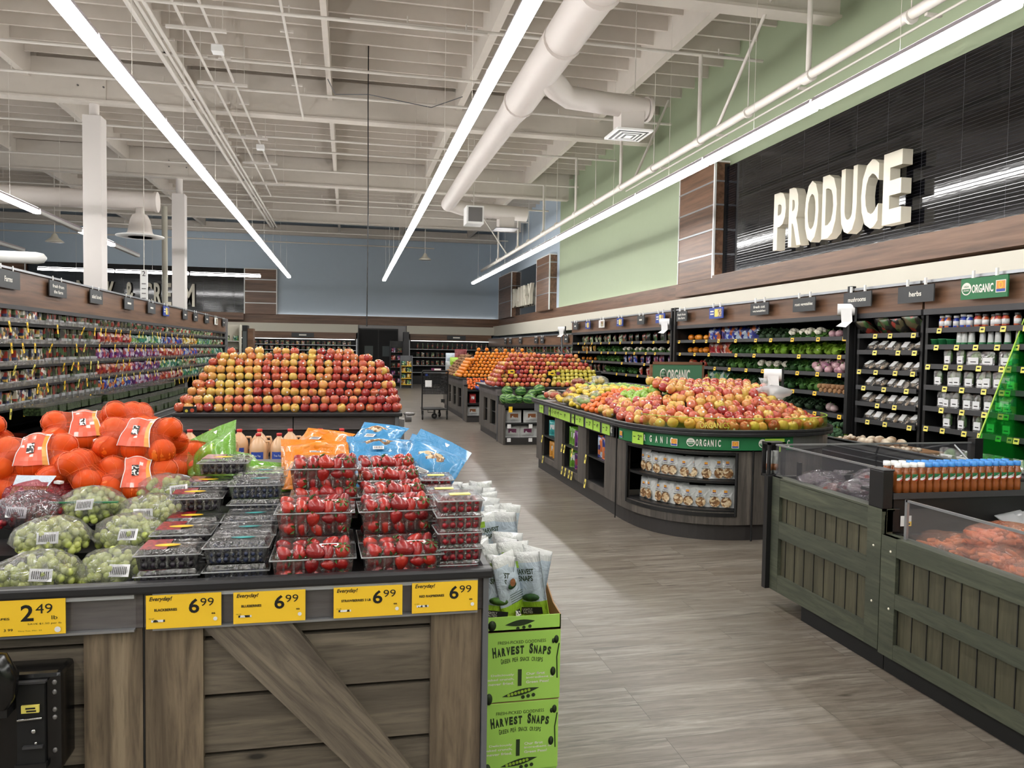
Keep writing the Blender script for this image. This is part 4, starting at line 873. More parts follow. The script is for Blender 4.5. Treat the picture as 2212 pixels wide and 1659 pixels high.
t = thing('aisle_sign', 'tall white aisle marker above the left case', 'sign', (-4.14,17.2,2.4)); MB().box(-4.21,17.2,2.38,-4.07,17.24,3.05,'white').build('sign_board', t); b = MB(); b.text('2', frame((-4.14,17.198,2.92),(1,0,0),(0,0,1)), h=.1, align='c'); [b.box(-4.18,17.196,2.45+.1*i,-4.1,17.199,2.47+.1*i,'steel_grey') for i in range(4)]; b.build('lettering', t); MB().tube([(-4.14,17.22,3.05),(-4.14,17.22,7)], .008, 'pipe_white', 5).build('hanging_wire', t)
# ---------------------------------------------------------------- fruit
AP = [(.001,-.026),(.012,-.034),(.026,-.033),(.037,-.02),(.041,.0),(.039,.018),(.03,.032),(.017,.036),(.006,.029),(.001,.024)]
def mk_apple(name, mat, cat='apple', sticker=True, r=1.0, seed=0):
    b = MB(); b.lathe([(p*r, q*r) for p, q in AP], mat, 14); b.tube([(0,0,.024*r),(.003,.002,.044*r)], [.002,.0025], 'kraft', 5)
    if sticker: disc(b, frame((0,-.0405*r,.004),(1,0,0),(0,0,1)), .008, 'paper_white', .001, 10)
    return small(name, cat, b)
def mk_orange(name, mat, r, cat='orange', flat_=.97):
    b = MB(); b.ell((0,0,0), (r,r,r*flat_), mat, 16, 10); disc(b, T(0,0,r*flat_), r*.12, 'kraft', .0004, 7); return small(name, cat, b)
APL = [mk_apple('apple','apple_skin'), mk_apple('apple','apple_skin',sticker=False)]; APR = [mk_apple('apple','apple_red'), mk_apple('apple','apple_red',sticker=False)]
OAP = [mk_apple('organic_apple','apple_skin'), mk_apple('organic_apple','apple_skin',sticker=False), mk_apple('organic_apple','apple_red')]; MAP = [mk_apple('red_apple','apple_red',sticker=False), mk_apple('red_apple','apple_skin',sticker=False)]
YAP = mk_apple('yellow_apple','apple_yellow',sticker=False); GAP = mk_apple('green_apple','apple_green',sticker=False)
ORG = mk_orange('orange','orange_skin',.042); ORG2 = mk_orange('organic_orange','orange_skin',.04); TAN = mk_orange('tangerine','tangerine',.032,'tangerine',.85)
b = MB(); b.ell((0,0,0),(.04,.03,.03),'lemon_skin',14,10); b.ell((.038,0,0),(.01,.007,.007),'lemon_skin',8,5); LEM = small('lemon','lemon',b)
b = MB(); b.ell((0,0,0),(.03,.026,.026),'apple_green',12,8); LIM = small('lime','lime',b)
PO = [small('potato','potato',blob(MB(),(0,0,0),(.055,.038,.034),'potato_skin',10,7,.06,s)) for s in (1,2)]
ON = mk_orange('onion','onion_skin',.038,'onion',.9)
def rr(): return (U(-.5,.5), U(-.5,.5), U(0, 6.28))
# ---------------------------------------------------------------- apple display in front
ia = thing('apple_stand', 'dark stand with a black rim piled with apples behind the front table', 'display stand', (-.54, 8.9, 0))
MB().box(-1.5,7.72,.0,.46,10.2,.7,'grey_wood').build('cabinet', ia); b = MB(); b.box(-1.54,7.68,.7,-.52,7.72,.83,'grey_rail'); b.box(-.51,7.68,.7,.47,7.72,.83,'grey_rail'); b.box(.46,7.72,.7,.49,10.2,.83,'grey_rail'); b.build('price_rail', ia)
b = MB(); b.box(-1.6,7.62,.83,.53,10.25,.87,'rim_black'); b.build('rim', ia, bevel=.01)
MB().box(.46,7.66,.3,.5,7.72,.83,'alu').build('corner_post', ia); MB().box(-1.45,7.7,.3,.4,7.72,.69,'black').build('niche_shade_panel', ia)  # flat black panel stands in for the dark inside of an opening
b = MB(); b.tube([(.56,7.66,.82),(.62,7.66,.82)], .05, 'steel_grey', 12); b.box(.5,7.64,.55,.55,7.68,.8,'steel_grey'); b.lathe([(.05,0),(.06,.02),(.0,.03)], 'steel_grey', 12, T(.6,7.66,.84)); b.build('side_bracket', ia)
for i, (o, z) in enumerate(((.24,1.0),(.51,1.14),(.9,1.32))):
    b = MB(); b.box(-1.55+o*.25,7.66+o,.86,.46-o*.35,10.0-o*.3,z,'black'); b.build('step_board', ia)
TX0 = (-1.555,-1.52,-1.49,-1.46,-1.43,-1.4,-1.36,-1.3,-1.2); TX1 = (.475,.46,.445,.43,.41,.38,.33,.2,.0)
TIER = [(0.0,.91,'bottom row'),(.05,.983,'second row up'),(.27,1.045,'third row up'),(.32,1.12,'fourth row up'),(.54,1.185,'fifth row up'),(.60,1.258,'sixth row up'),(.67,1.325,'seventh row up'),(.75,1.39,'eighth row up'),(.83,1.445,'top row')]
for ti, (o, z, nm) in enumerate(TIER):
    x0 = TX0[ti]; x1 = TX1[ti]; yf = 7.70+o; sp = .0875; n = int((x1-x0)/sp)
    for k in range(n+1):
        if ti == 8 and random.random() < .2: continue
        x = x0+k*(x1-x0)/n+(sp/2 if ti % 2 else 0)*(1 if k < n else -.3)
        fx = (x+1.5)/2; P = (APL if random.random() > (fx-.1) else APR)[0 if random.random() < .35 else 1]
        P.put((x+U(-.005,.005), yf+U(-.01,.01), z+U(-.004,.006)), (U(-.5,.5),U(-.4,.4),U(-.7,.7)), 'red and yellow apple, %s from left, %s of the front apple stand' % (ordn(k), nm), 'apples in the %s' % nm, U(1.03,1.17))
    m = min(int((9.4-yf)/.09), 14)
    for k in range(1, m):
        (APR if random.random() < .7 else APL)[1].put((x1+.02, yf+k*.09, z), rr(), 'apple on the right side of the front stand, %s back, %s' % (ordn(k-1), nm), 'apples on the right side, %s' % nm, U(1.0,1.12))
    for k in range(1, 4):
        if ti < 8: APL[1].put((x0-.01, yf+k*.085, z), rr(), 'apple on the left side of the front stand, %s back, %s' % (ordn(k-1), nm), 'apples on the left side, %s' % nm, 1)
GAP.put((.52,8.9,1.0), rr(), 'bright green apple on the right edge of the front apple stand', None, 1.0); GAP.put((.5,9.1,.93), rr(), 'green apple just behind the bright green one', None, 1.0)
def berrybox(x, y, z, lab):
    t = thing('berry_box', lab, 'berry box', (x,y,z)); MB().box(-.08,-.06,.0,.08,.06,.055,'raspberry').build('berries', t); b = MB(); b.box(-.085,-.065,0,.085,.065,.08,'clamshell'); b.build('clear_box', t); MB().box(-.08,-.067,.0,.08,-.065,.02,'tag_pale').build('label', t); return t
k = 0
for (x, z, n) in ((.36,1.3,2),(.42,1.2,2),(.48,1.08,2),(.53,.96,2)):
    for j in range(n): berrybox(x-.16*j, 9.75+.1*(k % 2), z-.02, 'clear box of red berries at the back right, %s from the top, %s' % (ORD[k//2], ('outer','inner')[j])); k += 1
t = thing('price_sign', 'small yellow price sign at the left of the front apples', 'price sign', (-1.38,8.1,1.08)); MB().box(-1.46,8.12,1.08,-1.34,8.125,1.14,'tag_pale').build('sign_card', t); b = MB(); b.box(-1.395,8.1185,1.09,-1.36,8.119,1.115,'ink'); b.build('lettering', t); MB().tube([(-1.4,8.125,.9),(-1.4,8.125,1.1)], .003, 'black', 4).build('stake', t)
t = thing('apple_card', 'small black card with an apple picture at the left front corner', 'sign', (-1.47,7.6,.86)); MB().box(-1.5,7.615,.87,-1.38,7.62,.93,'black').build('card', t); b = MB(); disc(b, frame((-1.42,7.613,.895),(1,0,0),(0,0,1)), .018, 'apple_red', .001); disc(b, frame((-1.47,7.613,.89),(1,0,0),(0,0,1)), .014, 'apple_yellow', .001); b.build('picture', t)
# cider jugs on a low bench
MB().box(-1.6,6.5,.0,.2,7.35,.49,'black').build('low_bench', label='low black bench under the cider jugs', cat='bench')
def mk_jug():
    t = thing('cider_jug', 'cider jug', 'jug'); b = MB(); b.lathe([(.05,0),(.072,.006),(.075,.02),(.073,.04),(.075,.06),(.075,.14),(.07,.175),(.045,.215),(.021,.24),(.02,.252)], 'cider', 16); b.build('bottle', t)
    MB().tube([(.05,.02,.2),(.085,.03,.2),(.092,.032,.17),(.085,.03,.12),(.07,.025,.1)], .011, 'cider', 8).build('handle', t)
    b = MB(); b.lathe([(.023,.25),(.023,.272),(.001,.273)], 'red_cap', 14); b.build('cap', t)
    b = MB(); b.add([(.0765*math.sin(a), -.0765*math.cos(a), z) for z in (.05,.12) for a in (-.7,-.35,0,.35,.7)], [(i,i+1,i+6,i+5) for i in range(4)], 'brand_blue', True); b.text('Tree Top', frame((0,-.079,.075),(1,0,0),(0,0,1)), w=.06, h=.022, align='c', mat='letter_white'); b.build('label', t); return Proto(t)
JUG = mk_jug()
for i, x in enumerate((-1.17,-1.0,-.74,-.57,-.3,-.12)): JUG.put((x,6.8,.491), (0,0,U(-.4,.4)), 'tan cider jug with a red cap, %s from the left in the front row' % ORD[i], 'cider jugs', 1)
for i, x in enumerate((-1.34,-1.16,-.93,-.76,-.5,-.24,-.05)): JUG.put((x,7.08,.491), (0,0,U(-.4,.4)), 'tan cider jug with a red cap, %s from the left in the back row' % ORD[i], 'cider jugs', 1.03)
# ---------------------------------------------------------------- organic island with a rounded end
def outline(x0, x1, yb, cy, ry, n=2.6, seg=36, ins=0.0):
    cx_ = (x0+x1)/2; rx = (x1-x0)/2-ins; r2 = ry-ins; P = [(x0+ins, yb)]
    for k in range(seg+1):
        a = PI+PI*k/seg; c, s = math.cos(a), math.sin(a); P.append((cx_+rx*abs(c)**(2/n)*(1 if c > 0 else -1), cy-r2*abs(s)**(2/n)))
    P.append((x1-ins, yb)); return P
def shell(b, P, z0, z1, mat, th=.02, i0=0, i1=None):
    """wall of thickness th following an outline"""
    i1 = i1 if i1 is not None else len(P)-1
    for i in range(i0, i1):
        (xa,ya),(xb_,yb_) = P[i],P[i+1]; dx, dy = xb_-xa, yb_-ya; L = math.hypot(dx, dy) or 1; nx, ny = dy/L, -dx/L
        b.add([(xa,ya,z0),(xb_,yb_,z0),(xb_,yb_,z1),(xa,ya,z1),(xa-nx*th,ya-ny*th,z0),(xb_-nx*th,yb_-ny*th,z0),(xb_-nx*th,yb_-ny*th,z1),(xa-nx*th,ya-ny*th,z1)], [(0,1,2,3),(5,4,7,6),(3,2,6,7),(1,0,4,5)], mat)
    return b
ORX0, ORX1, ORB, OCY, ORY = 2.38, 4.15, 9.55, 6.58, 1.02
oi = thing('organic_island', 'long island with rounded grey wood end under the green organic band', 'display island', (3.25,7.5,0))
PB = outline(ORX0, ORX1, ORB, OCY, ORY); 
b = MB(); shell(b, outline(ORX0, ORX1, ORB, OCY, ORY, ins=.03), 0, .14, 'dark_toe'); b.build('toe_kick', oi)
# index of the niche on the curve
def idx(x, left=True):
    return min(range(2, len(PB)-2), key=lambda i: abs(PB[i][0]-x)+(0 if PB[i][1] < OCY else 5))
nA, nB = 5, idx(3.05)
for i in range(2, 30):
    if PB[i][1] > 6.25 and PB[i][0] < 3: nA = i
b = MB(); shell(b, PB, .13, .72, 'grey_wood', .03, 1, nA); shell(b, PB, .13, .23, 'grey_wood', .03, nA, nB); shell(b, PB, .69, .72, 'grey_wood', .03, nA, nB); shell(b, PB, .13, .72, 'grey_wood', .03, nB); b.build('curved_panel', oi)
b = MB()
NI = [(9.28,8.68),(8.35,7.75),(7.46,6.88)]
ys = [ORB]+[v for p in NI for v in p]+[6.58]
for k in range(0, len(ys), 2): b.box(ORX0,ys[k],.13,ORX0+.03,ys[k+1],.72,'grey_wood')
for (a, c) in NI: b.box(ORX0,a,.13,ORX0+.03,c,.19,'grey_wood'); b.box(ORX0,a,.715,ORX0+.03,c,.72,'grey_wood')
b.build('side_panel', oi)
for (a, c) in NI:
    b = MB(); b.box(ORX0+.03,a,.19,ORX0+.38,c,.2,'black'); b.box(ORX0+.37,a,.19,ORX0+.38,c,.72,'black_deep'); b.box(ORX0+.03,a,.19,ORX0+.37,a-.01,.72,'black'); b.box(ORX0+.03,c,.19,ORX0+.37,c+.01,.72,'black'); b.build('niche', oi)
    MB().box(ORX0+.01,a,.44,ORX0+.36,c,.455,'black').build('niche_shelf', oi)
PI_ = outline(ORX0, ORX1, ORB, OCY, ORY, ins=.3)
b = MB(); shell(b, PI_, .14, .72, 'black_deep', .01, 2, 30); b.build('niche_back', oi)
for z in (.225, .46):
    b = MB(); PO_ = outline(ORX0, ORX1, ORB, OCY, ORY, ins=.015)
    b.add([(x,y,z+e) for e in (0,.02) for (x,y) in PO_[nA:nB+1]]+[(x,y,z+e) for e in (0,.02) for (x,y) in PI_[nA:nB+1]], [], 'black'); m = nB-nA+1
    f = []
    for i in range(m-1): f += [(i,i+1,m+i+1,m+i),(m+i,m+i+1,3*m+i+1,3*m+i),(i,i+1,2*m+i+1,2*m+i)]
    b.add([], [], 'black'); b.f += f; b.mi += [0]*len(f); b.sm += [False]*len(f); b.build('niche_shelf', oi)
b = MB(); shell(b, outline(ORX0, ORX1, ORB, OCY, ORY, ins=-.005), .195, .225, 'black', .02, nA, nB); shell(b, outline(ORX0, ORX1, ORB, OCY, ORY, ins=-.005), .69, .71, 'black', .02, nA, nB); b.build('niche_frame', oi)
for i_, x in ((nA, 0), (nB, 0)): MB().tube([(PB[i_][0],PB[i_][1],.2),(PB[i_][0],PB[i_][1],.71)], .012, 'black', 6).build('niche_frame', oi)
MB().tube([(3.17,PB[idx(3.17)][1]-.004,.0),(3.17,PB[idx(3.17)][1]-.004,.84)], .008, 'black', 6).build('panel_seam', oi); MB().tube([(2.376,6.55,.0),(2.376,6.55,.84)], .006, 'black', 6).build('panel_seam', oi)
PBan = outline(ORX0, ORX1, ORB, OCY, ORY, ins=-.035); b = MB(); shell(b, PBan, .735, .845, 'brand_green', .02, 2, idx(3.5)); shell(b, PBan, .735, .845, 'steel_grey', .02, idx(3.5), len(PBan)-1); b.box(ORX0-.037,ORB,.735,ORX0-.02,6.58,.845,'alu'); b.build('green_band', oi)
# writing on the band
def onband(x, y=None):
    """frame on the band's outside at the given x (front) or y (left side)"""
    if y is not None: return frame((ORX0-.04, y, .735), (0,-1,0), (0,0,1))
    best = None
    for i in range(2, len(PBan)-3):
        (xa,ya),(xb_,yb_) = PBan[i],PBan[i+1]
        if min(xa,xb_) <= x <= max(xa,xb_)+1e-6:
            t_ = (x-xa)/(xb_-xa+1e-9); d = Vector((xb_-xa,yb_-ya,0)).normalized(); n_ = Vector((d.y,-d.x,0)); p = Vector((xa,ya,.735)).lerp(Vector((xb_,yb_,.735)), t_)+n_*.006; return frame(p, d, (0,0,1))
b = MB()
def bandword(s, x, w): 
    n = len(s)
    for i, ch in enumerate(s): b.text(ch, onband(x+w*(i+(.1 if ch != 'I' else .38))/n), w=w/n*.85 if ch != 'I' else w/n*.25, h=.055, mat='letter_white', bold=.03); 
def up(F): return F @ T(0,.028,0)
_o = onband
onband = lambda x, y=None: up(_o(x, y))
bandword('RGANIC', 2.42, .16); bandword('ORGANIC', 2.71, .18)
bandword('C', 3.44, .03)
for x in (2.35, 2.56, 2.97): ologo(b, onband(x) @ T(0,-.01,0), .058)
for x in (2.68, 3.225): seal(b, onband(x) @ T(0,.028,0), .034)
b.text('ORGANIC', _o(0, 6.56) @ T(-.16,.03,0) , w=.15, h=.055, mat='letter_white', bold=.03)
b.build('band_lettering', oi)
def ptag(par, F, w, h, big, small_, mat='tag_green', words=None):
    c = MB(); c.quad((0,0,.002),(w,0,.002),(w,h,.002),(0,h,.002),mat,F)
    c.text(big, F @ T(w*.5,h*.35,0), h=h*.42, lift=.003, bold=.02); c.text(small_, F @ T(w*.5+h*.3*len(big)*.9,h*.55,0), h=h*.22, lift=.003)
    c.quad((w*.1,h*.55,.003),(w*.3,h*.55,.003),(w*.3,h*.62,.003),(w*.1,h*.62,.003),'ink',F); return c.build('price_tag', par)
ptag(oi, _o(2.40) @ T(-.07,-.004,.006), .15, .1, '2', '99'); ptag(oi, _o(3.25) @ T(-.01,-.01,.006), .17, .105, '2', '49')
for (a, c, bg) in ((9.25,9.05,'9'),(8.8,8.74,'4'),(8.7,8.61,'5'),(8.6,8.47,'10'),(8.46,8.36,'9'),(8.35,7.9,'9'),(7.84,7.75,'9'),(7.7,7.42,'2'),(7.35,7.12,'2'),(7.1,6.9,'4'),(6.84,6.62,'2')):
    ptag(oi, _o(0, a) @ T(0,.004,.004), a-c, .095, bg, '99' if bg != '5' else '')
PR1 = outline(ORX0, ORX1, ORB, OCY, ORY, ins=-.075); b = MB(); b.prism(PR1, .845, .875, 'rim_black'); shell(b, PR1, .875, .9, 'rim_black', .03); b.build('rim', oi, bevel=.006)
# clear guard round the front
PG = outline(ORX0, ORX1, ORB, OCY, ORY, ins=-.03)
b = MB(); shell(b, PG, .9, .985, 'acrylic_yellow', .004, 6, 33); b.build('clear_guard', oi)
b = MB(); shell(b, PG, .985, .989, 'tag_green', .006, 6, 33); b.text('ORGANICS', frame((2.72,PG[idx(2.8)][1]-.012,.91),(1,-.13,0),(0,0,1)), w=.24, h=.045, mat='tag_pale', bold=.01); b.build('guard_lettering', oi)
MB().prism(outline(ORX0, ORX1, ORB, OCY, ORY, ins=.25), .87, 1.0, 'black').build('step_board', oi); MB().prism(outline(ORX0, ORX1, ORB, OCY+.1, ORY, ins=.55), 1.0, 1.1, 'black').build('step_board', oi)
# fruit over the island
def edge_dist(x, y, x0, x1, cy, ry):
    if y >= cy: return min(x-x0, x1-x)
    cx_, rx = (x0+x1)/2, (x1-x0)/2; q = (abs((x-cx_)/rx)**2.6+abs((y-cy)/ry)**2.6)**(1/2.6); return (1-q)*min(rx, ry)
def species(x, y):
    if y > 8.9 and x < 2.95: return None
    if y > 7.75 and x < 2.75: return 'lem'
    if 7.2 < y <= 7.75 and x < 2.56: return 'tan'
    if y > 8.6: return 'lim'
    if y > 7.9: return 'lem' if x < 3.1 else 'lim'
    if y > 7.15 and x > 2.95: return 'org'
    if y > 7.35: return 'tan' if x < 2.95 else 'org'
    if 6.75 < y <= 7.35 and 2.66 < x < 3.05: return 'gap'
    return 'ap'
SPN = {'lem': ('yellow lemon','lemons'), 'tan': ('bright orange tangerine','tangerines'), 'lim': ('green lime','limes'), 'org': ('orange','oranges'), 'gap': ('green apple','green apples'), 'ap': ('red and yellow apple','apples')}
row = 0; y = OCY-ORY+.055
while y < 9.2:
    k = 0; x = ORX0+.04+U(0,.085)
    while x < 4.1:
        d = edge_dist(x, y, ORX0, ORX1, OCY, ORY)
        if d > .02 and not (y > 6.9 and x > 3.55) and not (y > 7.4 and x > 3.4):
            sp = species(x, y); z = .912+min(.25 if y < 7 else .17, .55*max(0,d-.05))+U(-.008,.012)
            if sp == 'ap' and ((6.4 < y < 6.85 and d > .4) or x > 3.9 and y > 6.6): sp = None
            if sp:
                P, r_, sc = {'lem': (LEM,.03,1.05), 'tan': (TAN,.03,1.1), 'lim': (LIM,.03,1.1), 'org': (ORG2,.0,1.05), 'gap': (GAP,.0,1), 'ap': (OAP[random.choice((0,1,2,1) if x < 2.75 or x > 3.6 else (0,1,2,2))],.0,U(1.04,1.16))}[sp]
                P.put((x+U(-.012,.012), y+U(-.012,.012), z), (U(-.6,.6),U(-.6,.6),U(-.8,.8) if sp == 'ap' else U(0,6)), '%s on the organic island, %s row from the front, %s from left' % (SPN[sp][0], ordn(row), ordn(k)), '%s on the organic island, %s row' % (SPN[sp][1], ordn(row)), sc); k += 1
        x += .086
    y += .082; row += 1
# a second layer of apples over the front mound
n = 0
for r_ in range(7):
    for k in range(12):
        x = 2.8+k*.083+(.04 if r_ % 2 else 0); y = 6.35+r_*.08; d = edge_dist(x, y, ORX0, ORX1, OCY, ORY)
        if d < .3: continue
        OAP[(k+r_) % 3].put((x,y,1.165+U(0,.02)+r_*.008), rr(), 'apple in the raised tier of the organic island, %s row, %s from left' % (ORD[r_], ORD[min(k,18)]), 'apples in the raised tier', 1.05); n += 1
# netted and bagged citrus on the left of the island
def mk_netbag(name, cat, fr, film_, n=5, seed=0):
    t = thing(name, name, cat); b = MB(); rd = random.Random(seed)
    for k in range(n): b.ell((rd.uniform(-.08,.08), rd.uniform(-.05,.05), .035+rd.uniform(0,.03)), (.032,.03,.03), fr, 10, 7)
    b.build('fruit', t); b = MB(); blob(b, (0,0,.05), (.125,.09,.055), film_, 12, 7, .08, seed); b.add([(.11,0,.05),(.17,-.03,.09),(.18,.03,.08)], [(0,1,2)], film_); b.build('clear_bag', t); return Proto(t)
NB = {'l': mk_netbag('lemon_bag','bag of lemons','lemon_skin','film',6,1), 'r': mk_netbag('pepper_bag','bag of red fruit','apple_red','film_orange',6,2), 'g': mk_netbag('lime_bag','bag of limes','apple_green','film',6,3)}
for i, (x, y, z, k, lab) in enumerate(((2.5,9.2,.9,'r','bag of red fruit at the far left corner of the organic island'),(2.72,9.0,.98,'r','bag of red fruit just inside the corner one'),(2.6,8.75,.95,'r','third bag of red fruit, nearer on the organic island'),(2.85,9.25,1.05,'r','bag of red fruit highest at the far left'),(2.48,8.4,.9,'l','bag of lemons beside the red bags'),(2.75,8.45,1.0,'l','bag of lemons in the second row, far one'),(2.52,8.05,.92,'l','bag of lemons at the island edge, nearest'),(2.8,8.1,1.02,'l','bag of lemons in the second row, near one'),(2.46,7.82,.92,'g','bag of limes at the island edge'),(2.95,8.75,1.1,'l','highest bag of lemons on the organic island'),(2.65,7.9,.98,'g','bag of limes behind the edge one'))):
    NB[k].put((x,y,z), (U(-.2,.2),U(-.2,.2),U(0,3)), lab, None, U(.9,1.1))
for i, x in enumerate((2.93, 3.03)): t = thing('tag_holder', 'small black upright sign holder, %s of the pair among the apples' % ('left','right')[i], 'sign holder', (x,6.9,1.08)); MB().box(x-.02,6.9,1.1,x+.022,6.91,1.2,'black').build('holder_plate', t); MB().tube([(x,6.905,.98),(x,6.905,1.1)], .003, 'black', 4).build('stake', t)
b = MB(); blob(b, (0,0,.04), (.2,.12,.06), 'film_white', 14, 8, .12, 4); b.add([(-.08,0,.08),(-.1,.05,.17),(-.02,.03,.16),(0,0,.08)], [(0,1,2,3)], 'film_white'); b.build('plastic_bag', loc=(3.72,6.25,1.12), label='crumpled clear plastic bag lying on the apples at the right', cat='plastic bag')
t = thing('organic_sign', 'wood framed green ORGANIC sign standing behind the fruit', 'sign', (3.56,7.95,1.1))
b = MB(); b.box(3.26,7.95,1.12,3.9,7.98,1.15,'laminate_x'); b.box(3.26,7.95,1.37,3.9,7.98,1.4,'laminate_x'); b.box(3.26,7.95,1.12,3.285,7.98,1.4,'laminate_x'); b.box(3.875,7.95,1.12,3.9,7.98,1.4,'laminate_x'); b.build('frame', t)
MB().box(3.28,7.955,1.14,3.88,7.975,1.38,'sign_green').build('sign_board', t); b = MB(); F = frame((3.28,7.954,1.14),(1,0,0),(0,0,1)); b.text('ORGANIC', F @ T(.18,.055,0), w=.27, h=.12, mat='letter_white', bold=.03); b2 = F @ T(.135,.12,0); b.lathe([(.04,0),(.001,.0002)], 'letter_white', 20, b2, ell=(1,1.6)); b.lathe([(.033,.001),(.001,.0012)], 'sign_green', 20, b2, ell=(1,1.6)); b.text('USDA', b2 @ T(0,.012,0), w=.04, h=.016, align='c', mat='letter_white', lift=.002); b.text('ORGANIC', b2 @ T(0,-.022,0), w=.05, h=.012, align='c', mat='letter_white', lift=.002); b.build('lettering', t)
MB().box(3.3,7.98,.9,3.34,8.0,1.3,'black').build('support', t); MB().box(3.82,7.98,.9,3.86,8.0,1.3,'black').build('support', t)
roll(4.0, 6.7, 1.2, 'white bag roll on a black bracket at the right of the organic island', -.5)
MB().tube([(4.0,6.75,.88),(4.0,6.75,1.15)], .015, 'black', 6).build('dispenser_post', label='short black post under the island bag roll', cat='post')
# pistachio pouches in the curved niche
def mk_pist():
    t = thing('pistachio_pouch', 'pouch', 'pouch'); b = MB(); pillow(b, .155, .18, .05, 'bag_white', 5, 8, 8, flatend=.1); b.build('pouch', t)
    b = MB(); disc(b, frame((0,-.032,.048),(1,0,0),(0,0,1)), .042, 'print_nut', .001, 14); b.build('nut_window', t)
    b = MB(); F = frame((-.06,-.032,0),(1,0,0),(0,0,1)); ologo(b, F @ T(.04,.115,.0), .03); b.text('organic', F @ T(.055,.097,0), w=.05, h=.012, align='c'); b.text('PISTACHIOS', F @ T(.055,.08,0), w=.065, h=.012, align='c', bold=.02); b.build('print', t); return Proto(t)
PIS = mk_pist(); PN = outline(ORX0, ORX1, ORB, OCY, ORY, ins=.12)
def along(P, i0, i1, n):
    L = [0]; 
    for i in range(i0, i1): L.append(L[-1]+math.hypot(P[i+1][0]-P[i][0], P[i+1][1]-P[i][1]))
    out = []
    for k in range(n):
        s = L[-1]*(k+.5)/n; j = max(i for i in range(len(L)-1) if L[i] <= s); t_ = (s-L[j])/(L[j+1]-L[j]+1e-9); a, c = P[i0+j], P[i0+j+1]; out.append((a[0]+(c[0]-a[0])*t_, a[1]+(c[1]-a[1])*t_, math.atan2(c[1]-a[1], c[0]-a[0])))
    return out
for si, (z, n) in enumerate(((.482,10),(.247,9))):
    for k, (x, y, a) in enumerate(along(PN, nA+1, nB, n)): PIS.put((x+U(-.01,.01), y+U(-.01,.015), z), (U(-.08,.05),0,a+U(-.2,.2)), 'white pistachio pouch, %s from left on the %s curved shelf' % (ORD[k], ('upper','lower')[si]), 'pistachio pouches', U(.95,1.05))
def sidebag(key, mk, items, nm, cat): pass
SB = {'teal': mk_bag('snack_pouch','pouch',.13,.19,.06,'bag_teal'), 'amber': mk_bag('snack_pouch','pouch',.13,.19,.06,'bag_amber'), 'purple': mk_bag('snack_pouch','pouch',.13,.18,.06,'print_purple',lab=None), 'navy': mk_bag('onion_pouch','pouch',.2,.22,.09,'print_blue',lab=None), 'red': mk_bag('snack_pouch','pouch',.14,.2,.06,'bag_red'), 'green': mk_bag('snack_pouch','pouch',.12,.2,.06,'bag_green'), 'dark': mk_bag('snack_pouch','pouch',.12,.2,.06,'print_dark',lab=None), 'nut': mk_bag('nut_bag','pouch',.26,.2,.09,'bag_white',lab='bag_brown'), 'nut2': mk_bag('nut_bag','pouch',.26,.2,.09,'bag_white',lab='bag_maroon')}
W_ = -.7
for i, (c, y, z, w) in enumerate((('teal',9.12,.456,'far niche'),('teal',8.92,.456,'far niche'),('amber',9.08,.201,'far niche'),('amber',8.92,.201,'far niche'),('amber',8.76,.201,'far niche'),('green',8.24,.456,'middle niche'),('green',8.12,.456,'middle niche'),('purple',8.0,.456,'middle niche'),('purple',7.87,.456,'middle niche'),('green',8.22,.201,'middle niche'),('purple',8.05,.201,'middle niche'),('purple',7.88,.201,'middle niche'),('navy',7.15,.456,'near niche'),('navy',6.98,.456,'near niche'),('red',6.98,.201,'near niche'))):
    SB[c].put((ORX0+.1+U(0,.02), y, z), (0,0,W_+U(-.15,.15)), '%s pouch on the %s shelf of the %s, %s from far end' % ({'teal':'teal','amber':'amber yellow','green':'green','purple':'purple','navy':'white and navy','red':'red and white'}[c], 'upper' if z > .4 else 'lower', w, ORD[i % 5 if i < 5 else (i-5) % 7]), None, 1.0)
for y, z in ((9.2,.45),(9.15,.2),(8.3,.45),(8.2,.45),(7.9,.45),(8.28,.2),(8.15,.2),(8.0,.2),(7.9,.2),(7.42,.45),(7.42,.2)):
    o = rtag(oi, ORX0-.01, y, z-.04, -1, 'tag_pale', .04, .09)
